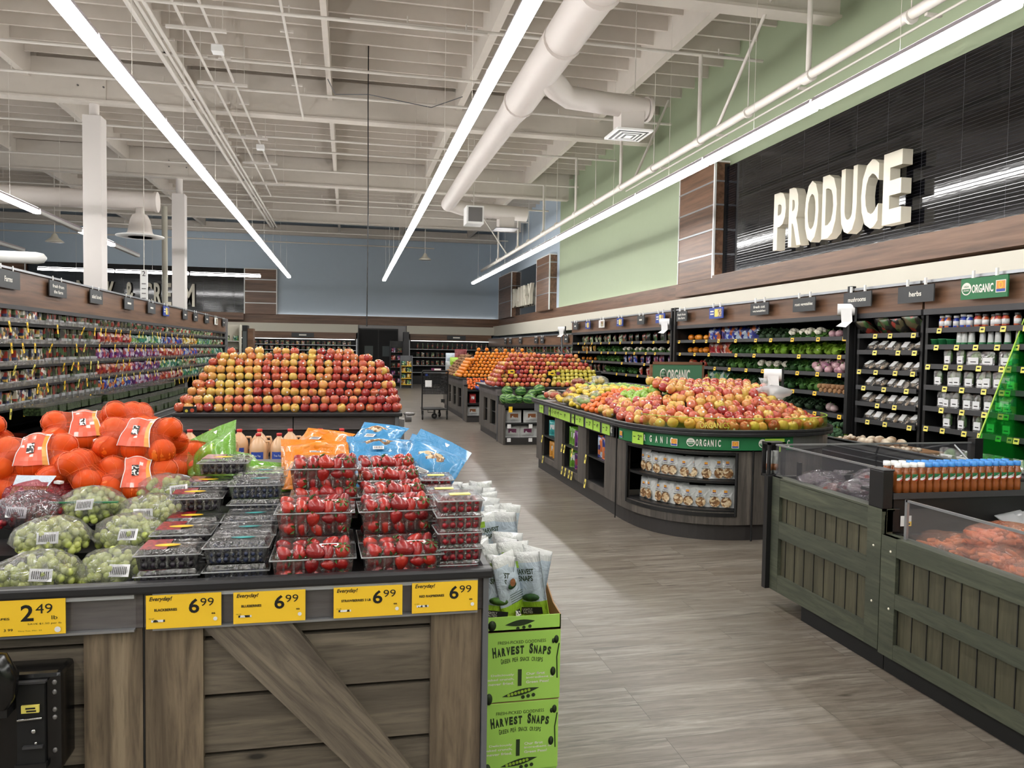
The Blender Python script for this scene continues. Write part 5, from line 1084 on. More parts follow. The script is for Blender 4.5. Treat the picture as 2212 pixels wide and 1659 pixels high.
# ---------------------------------------------------------------- melon island
def isl(lab, x0, x1, y0, y1, rim, name, ni, nz=(.24,.66)):
    t = thing(name, lab, 'display island', ((x0+x1)/2, y0, 0)); MB().box(x0+.03,y0+.42,0,x1,y1,.12,'dark_toe').build('toe_kick', t)
    ye = y0+.2; ys = [y1]+[v for q in ni for v in q]+[ye]; zt = rim-.15
    b = MB()
    for k in range(0, len(ys), 2): b.box(x0,ys[k],.12,x0+.03,ys[k+1],zt,'grey_wood')
    for (a, c) in ni: b.box(x0,a,.12,x0+.03,c,nz[0],'grey_wood'); b.box(x0,a,nz[1],x0+.03,c,zt,'grey_wood')
    b.box(x0,ye,.12,x1,ye+.02,zt,'grey_wood'); b.build('side_panel', t); MB().box(x0+.3,ye+.02,.12,x1,y1,zt,'black_deep').build('inner_cabinet', t)
    for (a, c) in ni: MB().box(x0+.03,a,nz[0]-.01,x0+.3,c,nz[0],'black').box(x0+.03,a,.45,x0+.3,c,.46,'black').box(x0+.03,a,nz[0],x0+.3,a+.01,nz[1],'black').box(x0+.03,c-.01,nz[0],x0+.3,c,nz[1],'black').build('niche', t)
    MB().box(x0-.01,y0+.15,rim-.15,x1,y1,rim-.04,'grey_rail').build('price_rail', t); MB().box(x0-.006,ye-.01,0,x0+.02,ye+.002,rim-.05,'alu').build('corner_post', t)
    c = .18; P = [(x0-.08,y1),(x0-.08,y0+.15+c),(x0-.08+c,y0+.12),(x1,y0+.12),(x1,y1)]; b = MB(); b.prism(P, rim-.04, rim, 'rim_black'); b.build('rim', t, bevel=.008)
    n = 0
    for wi, (a, c) in enumerate(ni):
        for z in (nz[0]+.001, .461):
            for q in (.3,.7): SB[('amber','green','red','dark','purple','nut')[(n*5+wi) % 5]].put((x0+.12, a+(c-a)*q, z), (0,0,-.7), 'small packet in the side niche of the %s, %s niche from far, %s' % (name.replace('_',' '), ORD[wi], ('lower far','lower near','upper far','upper near')[n % 4]), None, .9); n += 1
    return t
im = isl('grey island piled with apples behind the watermelons', 2.4, 4.3, 12.15, 14.1, .9, 'apple_island', ((13.62,13.25),(12.98,12.5)))
b = thing('melon_stand', 'low black stand with shelves under the watermelons', 'display stand', (3.1,12.0,0)); ms = b
MB().box(2.44,12.25,0,4.2,12.33,.6,'black_deep').build('back_panel', ms); MB().box(2.41,11.85,0,2.44,12.33,.62,'grey_wood').build('side_panel', ms); MB().box(2.44,11.87,0,4.2,12.3,.1,'dark_toe').build('base', ms)
for z in (.1,.34): MB().box(2.44,11.88,z-.02 if z > .2 else z,4.2,12.25,z+.005 if z < .2 else z,'black').build('shelf', ms)
b = MB(); b.box(2.44,11.86,.58,4.2,12.33,.62,'black'); b.box(2.42,11.85,.6,4.2,11.87,.66,'black'); b.build('top_tray', ms)
for x, z, m in ((2.52,.55,'tag_yellow'),(2.5,.3,'brand_blue'),(2.85,.3,'brand_blue'),(2.5,.08,'brand_blue'),(2.85,.08,'brand_blue')): MB().box(x-.03,11.845,z-.03,x+.03,11.85,z+.03 if m == 'brand_blue' else z+.06,m if m != 'brand_blue' else 'paper_white').build('price_tag', ms)
for i in range(4): SB['nut'].put((2.6+.29*i,12.0,.345), (0,0,U(-.1,.1)), 'white and orange snack bag under the melons, %s from left' % ORD[i], 'upper snack bags under the melons', 1)
for i in range(4): SB['nut2'].put((2.58+.25*i,12.0,.106), (0,0,U(-.1,.1)), 'white and maroon snack bag under the melons, %s from left' % ORD[i], 'lower snack bags under the melons', .98)
b = MB(); b.ell((0,0,0), (.1,.088,.088), 'melon_skin', 20, 14); WM = small('watermelon', 'watermelon', b)
for i, (x, y, z, s) in enumerate(((2.55,12.28,.86,1),(2.78,12.3,.86,.98),(2.47,12.05,.75,.95),(2.545,11.96,.745,1.05),(2.7,12.1,.73,.8),(2.86,11.98,.748,1.1),(3.06,12.0,.74,.95),(3.08,12.25,.89,1.0),(2.95,12.2,.83,.8))):
    WM.put((x,y,z-.03), (0,U(-.3,.3),U(-.6,.6)), 'striped green watermelon, ' + ['left one of the upper pair','right one of the upper pair','leftmost and partly hidden','front left with a yellow patch','small one between two large ones','large one in the front middle','front right beside the organic island','upper right with a yellow patch','small one behind the front right'][i], 'watermelons', s)
b = MB(); b.ell((0,0,0),(.085,.08,.075),'melon_pale',16,12); HD = small('honeydew_melon','melon',b)
for i, (x,y,z,s) in enumerate(((3.25,12.05,.8,1),(3.42,12.05,.79,1.05),(3.6,12.1,.79,1),(3.8,12.0,.92,1.25),(4.0,12.1,.95,1.15),(3.65,11.9,.86,1.0))): HD.put((x,y,z), None, 'pale round melon right of the watermelons, %s from left' % ORD[i], 'pale melons', s)
MB().box(3.2,11.87,.62,4.2,12.25,.72,'black').build('melon_riser', label='black riser under the pale melons', cat='riser')
def pile(P, nm, x0, x1, y0, z0, rows, dz, dy, sp, glab, shrink=.5, sr=None, sc=(.95,1.05), first=0):
    sr = shrink if sr is None else sr
    for r_ in range(rows):
        xa = x0+shrink*sp*r_; xb_ = x1-sr*sp*r_; n = max(1, int((xb_-xa)/sp))
        for k in range(n):
            p = P[0] if len(P) == 1 else P[0 if random.random() < .55 else 1]
            p.put((xa+(k+.5)*sp+U(-.008,.008), y0+dy*r_+U(-.01,.01), z0+dz*r_+U(-.006,.008)), rr(), '%s, %s from left, %s row up' % (nm, ordn(k), ORD[r_+first]), glab, U(*sc))
pile(MAP, 'red apple above the watermelons', 2.36, 3.34, 12.32, .94, 4, .066, .085, .083, 'red apples above the watermelons', sr=0)
pile(MAP, 'red apple in the upper pile behind the watermelons', 2.52, 4.12, 12.68, 1.205, 4, .068, .08, .083, 'red apples in the upper pile', shrink=.7, sr=.5, first=4)
pile([YAP], 'yellow apple', 3.34, 4.25, 12.4, .97, 4, .06, .085, .08, 'yellow apples', shrink=.2)
pile([MAP[1]], 'peach coloured fruit below the yellow apples', 3.3, 4.25, 12.3, .94, 1, .07, .08, .08, 'fruit in the front row', shrink=0)
for s_ in range(6):
    for k in range(8): MAP[s_ % 2].put((2.36+.043*s_, 12.45+k*.085, .94+.066*s_), rr(), 'red apple on the aisle side of the melon island, %s back, %s row up' % (ORD[k], ORD[s_]), 'red apples on the aisle side', 1)
b = MB(); b.box(2.5,12.5,.9,4.25,13.9,1.0,'black'); b.box(2.62,12.7,1.0,4.3,13.7,1.15,'black'); b.box(2.75,12.95,1.15,4.1,13.5,1.3,'black'); b.build('step_board', im)
for i, (x, z) in enumerate(((2.62,1.12),(3.3,1.1))): t = thing('price_sign', 'yellow price card on the melon island, %s one' % ('left','right')[i], 'price sign', (x,12.28,z)); MB().box(x-.06,12.28,z,x+.05,12.285,z+.06,'tag_yellow').build('sign_card', t); MB().box(x-.02,12.2785,z+.02,x+.03,12.279,z+.04,'ink').build('lettering', t); MB().box(x+.08,12.28,z,x+.14,12.285,z+.055,'bag_maroon').build('picture_card', t)
# ---------------------------------------------------------------- orange island
io = isl('far grey island piled with oranges and potatoes', 2.4, 4.3, 15.95, 19.6, .9, 'orange_island', ((18.6,18.15),(17.8,17.3),(16.95,16.45)))
ob = thing('tangerine_stand', 'low black stand with bagged tangerines before the orange island', 'display stand', (2.9,15.8,0)); MB().box(2.42,15.68,0,3.6,16.1,.1,'dark_toe').build('base', ob); MB().box(2.42,16.02,0,3.6,16.1,.7,'black_deep').build('back_panel', ob)
for z in (.1,.36,.64): MB().box(2.42,15.68,z,3.6,16.05,z+.03,'black').build('shelf', ob)
MB().box(2.4,15.68,0,2.42,16.1,.72,'grey_wood').build('side_panel', ob)
for si, z in enumerate((.131,.391)):
    for i in range(3): SB['red' if si else 'nut'].put((2.55+.24*i,15.82,z), (0,0,0), 'snack bag below the tangerines, %s from left, %s shelf' % (ORD[i], ('lower','upper')[si]), None, .95)
for i in range(40):
    r_, k = divmod(i, 8); TAN.put((2.47+.062*k+U(-.01,.01), 15.75+.055*r_, .7+.045*r_+U(-.01,.01)), rr(), 'bright tangerine in the purple bags, %s from left, %s row' % (ORD[k], ORD[r_]), 'tangerines in purple bags', 1.05)
for i, (x, y, z) in enumerate(((2.65,15.72,.7),(2.78,15.9,.82),(2.92,15.76,.75))): b = MB(); blob(b, (0,0,0), (.09,.04,.035), 'bag_navy', 10, 6, .25, i); b.build('tangerine_bag', loc=(x,y,z), rot=(0,.4,.5*i), label='purple blue net bag end among the tangerines, %s from left' % ORD[i], cat='net bag')
pile([ORG], 'orange facing front on the far island', 2.4, 4.25, 16.2, .945, 8, .068, .09, .087, 'oranges facing the front', shrink=.6, sr=.15)
for k in range(6): ORG.put((2.85+.2*k+U(-.05,.05), 16.95, 1.49+U(0,.02)), rr(), 'orange on the very top ridge, %s from left' % ORD[k], 'oranges on the top ridge', 1.05)
for s_ in range(6):
    for k in range(9): ORG.put((2.37+.045*s_, 16.3+k*.09, .945+.068*s_), rr(), 'orange on the aisle side of the far island, %s back, %s row up' % (ORD[k], ORD[s_]), 'oranges on the aisle side', 1)
b = MB(); b.box(2.5,16.4,.9,4.25,19.4,1.0,'black'); b.box(2.65,16.65,1.0,4.2,19.3,1.15,'black'); b.box(2.75,16.85,1.15,4.1,19.2,1.32,'black'); b.build('step_board', io)
n = 0
for s_ in range(8):
    for k in range(12):
        PO[k % 2].put((2.36+.05*s_+U(-.01,.01), 17.35+k*.11+U(-.02,.02), .93+.06*s_+U(-.01,.01)), rr(), 'brown potato on the far island, %s back, %s row up' % (ORD[k], ORD[s_]), 'potatoes on the far island', 1)
for k in range(14): r_, c = divmod(k, 5); (LIM if k % 3 else LEM).put((2.36+.05*r_, 17.02+.06*c, .93+.05*r_), rr(), 'green or yellow fruit beside the potatoes, %s back, %s row' % (ORD[c], ORD[r_]), 'small fruit beside the potatoes', 1)
for i, (x,y,z,m,lab) in enumerate(((2.5,18.9,.95,'film_white','clear bag of garlic at the far end of the potato pile'),(2.55,19.2,1.15,'bag_pale','pale bag on the far end of the potato pile'),(2.75,19.0,1.25,'film_red','red and white bag above the potatoes'),(2.6,18.8,1.05,'bag_lime','lime green bag beside the potatoes'))): b = MB(); pillow(b, .3, .26, .16, m, i); b.build('produce_bag', loc=(x,y,z), rot=(0,0,U(-1,1)), label=lab, cat='bag')
# ---------------------------------------------------------------- shopping cart
c = thing('shopping_cart', 'black wire shopping cart standing empty in the aisle', 'shopping cart', (1.81,16.5,0))
X0, X1, Y0, Y1 = 1.55, 2.07, 16.25, 17.1
def wires(b, a, bb, cc, dd, n, m, r):
    a, bb, cc, dd = map(Vector, (a,bb,cc,dd))
    for i in range(n+1): t_ = i/n; b.tube([a.lerp(bb,t_), dd.lerp(cc,t_)], r, 'black', 4, caps=False)
    for i in range(m+1): t_ = i/m; b.tube([a.lerp(dd,t_), bb.lerp(cc,t_)], r, 'black', 4, caps=False)
b = MB(); wires(b, (X0,Y0,.55),(X1,Y0,.55),(X1-.0,Y0,.98),(X0,Y0,.98),16,7,.0055); wires(b,(X0+.06,Y1,.62),(X1-.06,Y1,.62),(X1-.04,Y1+.02,.95),(X0+.04,Y1+.02,.95),12,5,.0045)
wires(b,(X0,Y0,.55),(X0+.06,Y1,.62),(X0+.04,Y1+.02,.95),(X0,Y0,.98),16,5,.0045); wires(b,(X1,Y0,.55),(X1-.06,Y1,.62),(X1-.04,Y1+.02,.95),(X1,Y0,.98),16,5,.0045); wires(b,(X0,Y0,.55),(X1,Y0,.55),(X1-.06,Y1,.62),(X0+.06,Y1,.62),12,14,.003); b.build('wire_basket', c)
b = MB()
for x in (X0-.01, X1+.01): b.tube([(x,Y0-.05,1.03),(x,Y0,.95),(x,Y0,.5),(x,Y0+.03,.2),(x,Y0+.0,.13)], .014, 'black', 8); b.tube([(x,Y0+.02,.22),(x-(.05 if x > 1.8 else -.05),Y1-.1,.2)], .013, 'black', 8)
b.tube([(X0,Y0+.02,.22),(X1,Y0+.02,.22)], .012, 'black', 8); b.tube([(1.66,Y0-.02,.22),(1.66,Y0-.02,.16),(1.8,Y0-.02,.16),(1.8,Y0-.02,.22)], .008, 'black', 6); b.box(X0+.05,Y0+.1,.2,X1-.05,Y1-.15,.22,'black'); b.build('frame', c)
b = MB(); b.tube([(X0-.01,Y0-.06,1.04),(X1+.01,Y0-.06,1.04)], .02, 'black', 10); b.build('handle', c)
b = MB(); b.box(1.72,Y0-.09,1.05,1.93,Y0-.05,1.1,'bag_maroon'); b.box(1.78,Y0-.091,1.055,1.92,Y0-.09,1.09,'letter_white'); b.build('handle_sign', c)
b = MB(); b.box(1.7,Y0+.05,.85,1.95,Y0+.07,.99,'black'); b.box(1.6,Y0+.0,.93,1.66,Y0+.01,.98,'brand_blue'); b.build('child_seat', c); MB().box(1.6,Y0-.012,.7,1.74,Y0-.006,.84,'paper_white').build('notice_card', c); MB().box(1.94,Y0-.02,.37,2.02,Y0+.0,.44,'black').build('corner_guard', c)
for (x, y, a) in ((X0,Y0,0),(X1,Y0,0),(X0+.28,Y0+.25,1.3),(X1-.08,Y1-.15,.3)):
    w = MB(); w.lathe([(.02,-.014),(.055,-.014),(.062,-.008),(.062,.008),(.055,.014),(.02,.014)], 'rubber', 16, T(x,y,.063) @ Rm(0,PI/2,0) if a == 0 else T(x,y,.063) @ Rm(0,PI/2,a)); wo = w.build('wheel', c); MB().lathe([(.022,-.016),(.022,.016)], 'steel_grey', 10, T(x,y,.063) @ (Rm(0,PI/2,0) if a == 0 else Rm(0,PI/2,a))).build('wheel_hub', wo); MB().box(x-.02,y-.02,.1,x+.02,y+.02,.2,'black').build('caster_fork', c)
# ---------------------------------------------------------------- front table
ft = thing('produce_table', 'weathered wood produce table with a black rim in the foreground', 'produce table', (-1.2, 2.3, 0))
MB().box(-3.0,2.3,.0,.37,3.85,.78,'black').build('inner_box', ft)
b = MB(); b.box(-3.0,2.16,.838,.418,2.2,.868,'rim_black'); b.box(.385,2.2,.838,.418,3.9,.868,'rim_black'); b.box(-3.0,2.2,.80,.39,3.9,.822,'black'); b.build('rim', ft, bevel=.008)
b = MB(); b.box(-3.0,2.5,.822,.36,3.9,.872,'black'); b.box(-3.0,2.72,.872,.34,3.9,.92,'black'); b.box(-3.0,2.95,.92,.32,3.9,.95,'black'); b.build('stepped_deck', ft)
# planks
PZs = (.735, .696, .532, .368, .204, .04)
for (x0, x1, nm) in ((-.382,.24,'right'),(-1.4,-.68,'left')):
    for i in range(5):
        zt = (.74, .69, .526, .362, .198)[i]; zb = (.702, .538, .374, .21, .046)[i]
        MB().box(x0,2.205,zb,x1,2.24,zt,'barn_x').build('plank', ft)
for (x0, x1) in ((-.529,-.382),(.24,.388),(-.68,-.535)): MB().box(x0,2.19,.02,x1,2.24,.74,'barn_z').build('upright_board', ft)
def diag(a, b_, c, d, nm='diagonal_board'):
    A, B_, C_, D_ = [Vector((p[0],0,p[1])) for p in (a,b_,c,d)]; o_ = A; ax = (D_-A).normalized(); an = math.atan2(-ax.z, ax.x)
    inv = Matrix.Rotation(an, 4, 'Y').inverted(); q = [inv @ (v-o_) for v in (A,B_,C_,D_)]
    m = MB(); m.extr([(v.x, v.z) for v in q], -.028, 0, 'y', 'barn_d'); o = m.build(nm, ft, loc=tuple(Vector((A.x,2.205,A.z))-wloc_abs(ft))); o.rotation_euler = (0, an, 0)
diag((-.382,.738),(-.15,.738),(.24,.21),(.24,.06)); diag((-1.4,.738),(-1.2,.738),(-.68,.19),(-.68,.04))
MB().box(-.5335,2.188,.0,-.5295,2.2,.84,'black').build('panel_seam', ft)
b = MB(); b.box(.39,2.175,.0,.406,2.2,.84,'alu'); b.box(.37,2.2,0,.406,3.85,.84,'dark_toe'); b.build('corner_post', ft)
b = MB(); b.box(-3.0,2.188,.742,-.5335,2.2,.838,'grey_rail'); b.box(-.5295,2.188,.742,.39,2.2,.838,'grey_rail'); b.build('price_rail', ft)
b = MB()
for (x0, x1) in ((-3.0,-.55),(-.505,.372)): b.box(x0,2.168,.832,x1,2.186,.838,'acrylic'); b.box(x0,2.168,.738,x1,2.186,.744,'silver'); b.box(x0,2.183,.744,x1,2.186,.832,'acrylic'); b.box(x0,2.167,.828,x1,2.17,.838,'film_white')
b.build('clear_rail_holder', ft)
def shear(F, k=.25): return F @ Matrix(((1,k,0,0),(0,1,0,0),(0,0,1,0),(0,0,0,1)))
def bigtag(x0, x1, z0, z1, head, name_, big, sup, unit, extra=None, lab=None):
    w = x1-x0; h = z1-z0; F = frame((x0,2.163,z0),(1,0,0),(0,0,1)); t = thing('price_tag_card', lab, 'price tag', (x0+w/2,2.163,z0))
    c = MB(); c.box(x0,2.163,z0,x1,2.166,z1,'tag_yellow'); c.build('card', t); c = MB()
    if extra is None:
        c.text(head, shear(F @ T(w*.04,h*.8,0)), w=w*.29, h=h*.16, bold=.02); c.text(name_, F @ T(w*.11,h*.52,0), w=w*(.025*len(name_)), h=h*.08, bold=.035); c.text('organic', F @ T(w*.07,h*.63,0), w=w*.1, h=h*.02) if False else None
        c.text(big, F @ T(w*.565,h*.42,0), w=w*.14, h=h*.44, bold=.02); c.text(sup, F @ T(w*.72,h*.62,0), w=w*.18, h=h*.24, bold=.0); c.text(unit, F @ T(w*.87,h*.36,0), w=w*.05, h=h*.05, bold=.02)
        c.text({'B':'18 OZ','S':'2 LB','R':'12 OZ'}[name_[0]], F @ T(w*.04,h*.29,0), w=w*.07, h=h*.035); c.text('00 12345', F @ T(w*.06,h*.12,0), w=w*.08, h=h*.025) if False else None
        c.quad((w*.07,h*.2,.0012),(w*.25,h*.2,.0012),(w*.25,h*.27,.0012),(w*.07,h*.27,.0012),'barcode',F); disc(c, F @ T(w*.92,h*.22,0), h*.06, 'white', .0012)
    else:
        c.text('Club', shear(F @ T(w*.02,h*.82,0)), w=w*.2, h=h*.1, bold=.01); c.text('Price!', shear(F @ T(w*.02,h*.64,0)), w=w*.24, h=h*.1, bold=.01); c.text(name_, F @ T(w*.02,h*.46,0), w=w*.42, h=h*.06, bold=.02)
        c.text(big, F @ T(w*.55,h*.4,0), w=w*.13, h=h*.46, bold=.02); c.text(sup, F @ T(w*.7,h*.6,0), w=w*.17, h=h*.27); c.text(unit, F @ T(w*.86,h*.42,0), w=w*.06, h=h*.11); c.text('SAVE $1.50 per lb', F @ T(w*.62,h*.28,0), w=w*.34, h=h*.06); c.text('Non-Member Price', F @ T(w*.06,h*.14,0), w=w*.27, h=h*.035); c.text('3 99', F @ T(w*.38,h*.14,0), w=w*.09, h=h*.07, bold=.01); c.text('Thru Tue, Mar. 22', F @ T(w*.52,h*.11,0), w=w*.24, h=h*.035); disc(c, F @ T(w*.92,h*.13,0), h*.08, 'paper_white', .0012)
    c.build('print', t); return t
bigtag(-.946,-.714,.747,.840,'','GREEN GRAPES','2','49','lb',1,'yellow price tag for grapes, 2.49, cut off by the left edge')
bigtag(-.52,-.331,.745,.835,'Everyday!','BLACKBERRIES','6','99','ea',None,'yellow price tag reading blackberries 6.99')
bigtag(-.30,-.111,.746,.832,'Everyday!','BLUEBERRIES','6','99','ea',None,'yellow price tag reading blueberries 6.99')
bigtag(-.035,.155,.746,.832,'Everyday!','STRAWBERRIES 2 LB','6','99','ea',None,'yellow price tag reading strawberries 6.99')
bigtag(.182,.371,.747,.834,'Everyday!','RED RASPBERRIES','6','99','ea',None,'yellow price tag reading red raspberries 6.99')
# black plastic holder at the lower left
h = thing('plastic_holder', 'black plastic latch housing screwed to the planks at the lower left', 'holder', (-.83,2.15,.4)); h_shift = h
b = MB(); b.box(-1.0,2.1,.415,-.735,2.2,.672,'black_gloss'); b.build('housing', h, bevel=.012)
b = MB(); b.box(-.835,2.09,.445,-.772,2.1,.65,'black_deep'); b.box(-.84,2.085,.43,-.768,2.1,.445,'black'); b.box(-.84,2.085,.65,-.768,2.1,.655,'charcoal'); b.build('latch_recess', h)
b = MB(); b.box(-.822,2.082,.578,-.782,2.088,.597,'tag_pale'); b.box(-.812,2.081,.588,-.79,2.0815,.592,'ink'); b.box(-.81,2.081,.581,-.788,2.0815,.585,'ink'); b.build('label_plate', h)
b = MB(); b.tube([(-.832,2.085,.56),(-.776,2.085,.562)], .003, 'chrome', 6); b.ell((-.795,2.083,.53),(.006,.003,.006),'chrome',8,6); b.ell((-.79,2.083,.5),(.004,.003,.004),'chrome',8,6); b.box(-.82,2.08,.487,-.775,2.09,.493,'charcoal'); b.build('metal_catch', h)
for z in (.645, .62, .575, .555, .47): b = MB(); b.ell((-.752,2.1,z),(.006,.004,.007),'steel_grey',8,6); b.build('screw', h)
b = MB(); b.tube([(-.96,2.06,.69),(-.9,2.06,.72),(-.865,2.06,.715),(-.847,2.06,.68),(-.847,2.06,.64),(-.86,2.07,.61)], [.03,.032,.032,.03,.026,.02], 'black_gloss', 12); b.box(-1.0,2.06,.58,-.845,2.12,.605,'black'); b.box(-1.0,2.08,.42,-.9,2.1,.6,'black_deep'); b.build('curved_arm', h)
h.location.x += .032
# ---------------------------------------------------------------- clamshells of berries
def clambox(name, cat, w, d, h, content, sticker, pieces=0, stc='paper_white', sx=.15):
    t = thing(name, name, cat); rd = random.Random(len(name)); rh = h*.72
    b = MB(); tp = [(-w*.44,0),(w*.44,0),(w*.485,rh),(-w*.485,rh)]
    vs = []
    for (fx, z) in ((.43,0),(.47,rh)): vs += [(-w*fx,-d*fx,z),(w*fx,-d*fx,z),(w*fx,d*fx,z),(-w*fx,d*fx,z)]
    b.add(vs, [(0,1,5,4),(1,2,6,5),(2,3,7,6),(3,0,4,7),(3,2,1,0)], 'clamshell')
    n = max(4, int(w/.03))
    for i in range(n): x = -w*.4+w*.8*(i+.5)/n; b.box(x-.003,-d*.475,rh*.15,x+.003,-d*.462,rh*.95,'clamshell')
    b.build('tray', t)
    b = MB(); b.box(-w*.5,-d*.5,rh,w*.5,d*.5,rh+.004,'clamshell') if False else None
    fl = [(-w*.5,-d*.5),(w*.5,-d*.5),(w*.5,d*.5),(-w*.5,d*.5)]; il = [(-w*.45,-d*.45),(w*.45,-d*.45),(w*.45,d*.45),(-w*.45,d*.45)]; tl = [(-w*.42,-d*.41),(w*.42,-d*.41),(w*.42,d*.41),(-w*.42,d*.41)]; ul = [(-w*.38,-d*.36),(w*.38,-d*.36),(w*.38,d*.36),(-w*.38,d*.36)]
    vs = [(x,y,rh+.002) for x,y in fl]+[(x,y,rh+.004) for x,y in il]+[(x,y,h) for x,y in tl]+[(x,y,h-.004) for x,y in ul]
    fs = [(k,(k+1)%4,4+(k+1)%4,4+k) for k in range(4)]+[(4+k,4+(k+1)%4,8+(k+1)%4,8+k) for k in range(4)]+[(8+k,8+(k+1)%4,12+(k+1)%4,12+k) for k in range(4)]+[(12,13,14,15)]
    b.add(vs, fs, 'clamshell'); b.tube([(-w*.5,-d*.5,rh),(w*.5,-d*.5,rh),(w*.5,d*.5,rh),(-w*.5,d*.5,rh),(-w*.5,-d*.5,rh)], .0022, 'film_white', 5)
    b.build('lid', t)
    if pieces:
        for k in range(pieces):
            nx = 5; r_, c = divmod(k, nx); lay, row = divmod(r_, 2)
            x = (-.4+.2*c)*w*.88+rd.uniform(-.006,.006); y = (-.36 if row == 0 else .1)*d+rd.uniform(-.008,.008); z = .022+lay*.032+rd.uniform(-.003,.004)
            s_ = STRAW.copy(); COL.objects.link(s_); s_.parent = t; s_.location = (x,y,z); s_.rotation_euler = (rd.uniform(-.9,.9), rd.uniform(0,6.28), rd.uniform(-.7,.7)); s_.scale = (rd.uniform(1.1,1.35),)*3
    else:
        b = MB(); gr = .009 if 'blueb' in content else .011; 
        b.box(-w*.41,-d*.41,.002,w*.41,d*.41,rh*.8,content)
        nx, nz = int(w*.84/(gr*2)), int(rh/(gr*1.8))
        for i in range(nx):
            for j in range(nz): b.ell((-w*.41+w*.82*(i+.5)/nx+rd.uniform(-.002,.002), -d*.415, gr+gr*1.8*j),(gr,gr*.9,gr),content,7,5)
            for j in range(int(d*.8/(gr*2.2))): b.ell((-w*.41+w*.82*(i+.5)/nx, -d*.4+gr*2.2*j, rh*.82),(gr,gr,gr*.8),content,7,5)
        b.build(content.replace('berry','berries'), t)
    if sticker == 'oval':
        b = MB(); b.lathe([(w*.2,h+.0005),(.001,h+.001)], stc, 18, T(-w*.04,-d*.1,0), ell=(1,.5)); b.box(-w*.42,-d*.41,h-.002,-w*.02,d*.41,h+.0002,'raspberry'); b.build('sticker', t)
    elif sticker == 'print':
        b = MB(); b.lathe([(w*.2,h-.002),(.001,h-.0015)], 'bag_teal', 7, T(w*.06,0,0), ell=(1,.4)); b.build('sticker', t)
    elif sticker == 'oblong':
        b = MB(); b.box(w*.06,-d*.3,h-.003,w*.3,-d*.08,h-.001,'paper_white'); b.box(w*.09,-d*.24,h-.001,w*.27,-d*.14,h-.0005,'bag_red'); b.build('sticker', t)
    else:
        b = MB(); b.box(-w*.2,-d*.2,h-.003,w*.25,d*.05,h-.001,'tag_pale'); b.build('sticker', t)
    return Proto(t)
b = MB(); b.lathe([(.002,-.022),(.009,-.017),(.016,-.004),(.018,.008),(.014,.017),(.004,.02)], 'strawberry', 12)
for k in range(6): a = k*PI/3; b.add([(0,0,.02),(.013*math.cos(a-.3),.013*math.sin(a-.3),.021),(.02*math.cos(a),.02*math.sin(a),.016),(.013*math.cos(a+.3),.013*math.sin(a+.3),.021)], [(0,1,2,3)], 'strawberry_leaf')
STRAW = b.build('strawberry', loc=(0,0,-5)); 
SBX = clambox('strawberry_clamshell','strawberries',.238,.17,.1,'strawberry','oblong',30)
COL.objects.unlink(STRAW); bpy.data.objects.remove(STRAW)
RBX = clambox('raspberry_clamshell','raspberries',.14,.12,.05,'raspberry','tag'); BBX = clambox('blueberry_clamshell','blueberries',.18,.135,.062,'blueberry','print'); KBX = clambox('blackberry_clamshell','blackberries',.172,.135,.056,'blackberry','oval',0,'tag_yellow')
def stk(P, nm, items, g):
    for (x, y, z, w) in items: P.put((x,y,z), (0,0,U(-.05,.05)), nm+', '+w, g, 1)
stk(SBX, 'clear box of strawberries', [(-.093,2.3,.828,'front one of the left stack'),(-.098,2.5,.824,'hidden bottom one of the second left stack'),(-.095,2.47,.924,'second level of the left stack'),(-.07,2.7,.924,'second level behind the left stack'),(-.072,2.72,1.02,'highest one, top of the left stack'),(.157,2.3,.828,'front one of the right stack'),(.152,2.49,.824,'bottom one behind the front right'),(.152,2.47,.924,'second level of the right stack'),(.152,2.66,.935,'third back in the right row'),(.15,2.84,.955,'fourth back in the right row'),(.15,3.02,.975,'farthest back in the right row')], 'strawberry boxes')
stk(RBX, 'small clear box of raspberries', [(.33,2.3,.823+.048*i,'%s up in the front stack' % ORD[i]) for i in range(5)]+[(.325,2.46,.873+.048*i,'%s up in the second stack' % ORD[i]) for i in range(3)]+[(.322,2.62,.875+.05*i,'%s up in the third stack' % ORD[i]) for i in range(3)]+[(.325,2.9,.925+.05*i,'%s up in the rear stack' % ORD[i]) for i in range(2)], 'raspberry boxes')
stk(BBX, 'clear box of blueberries', [(-.305,2.31,.823,'bottom of the front stack'),(-.305,2.32,.887,'top of the front stack'),(-.303,2.46,.887,'top of the second stack'),(-.303,2.46,.823,'bottom of the second stack'),(-.302,2.6,.9,'third back'),(-.30,2.74,.925,'lower one of the rear pair'),(-.302,2.75,.988,'upper one of the rear pair'),(-.302,2.89,.995,'farthest back')], 'blueberry boxes')
stk(KBX, 'dark clear box of blackberries with a yellow oval', [(-.487,2.31,.823,'bottom of the front stack'),(-.487,2.31,.881,'top of the front stack'),(-.485,2.46,.83,'bottom of the second stack'),(-.48,2.46,.9,'top of the second stack'),(-.48,2.62,.9,'third back, lower'),(-.49,2.72,.958,'third back, upper'),(-.47,2.86,.975,'fourth back'),(-.43,2.92,1.045,'highest one beside the green bags')], 'blackberry boxes')
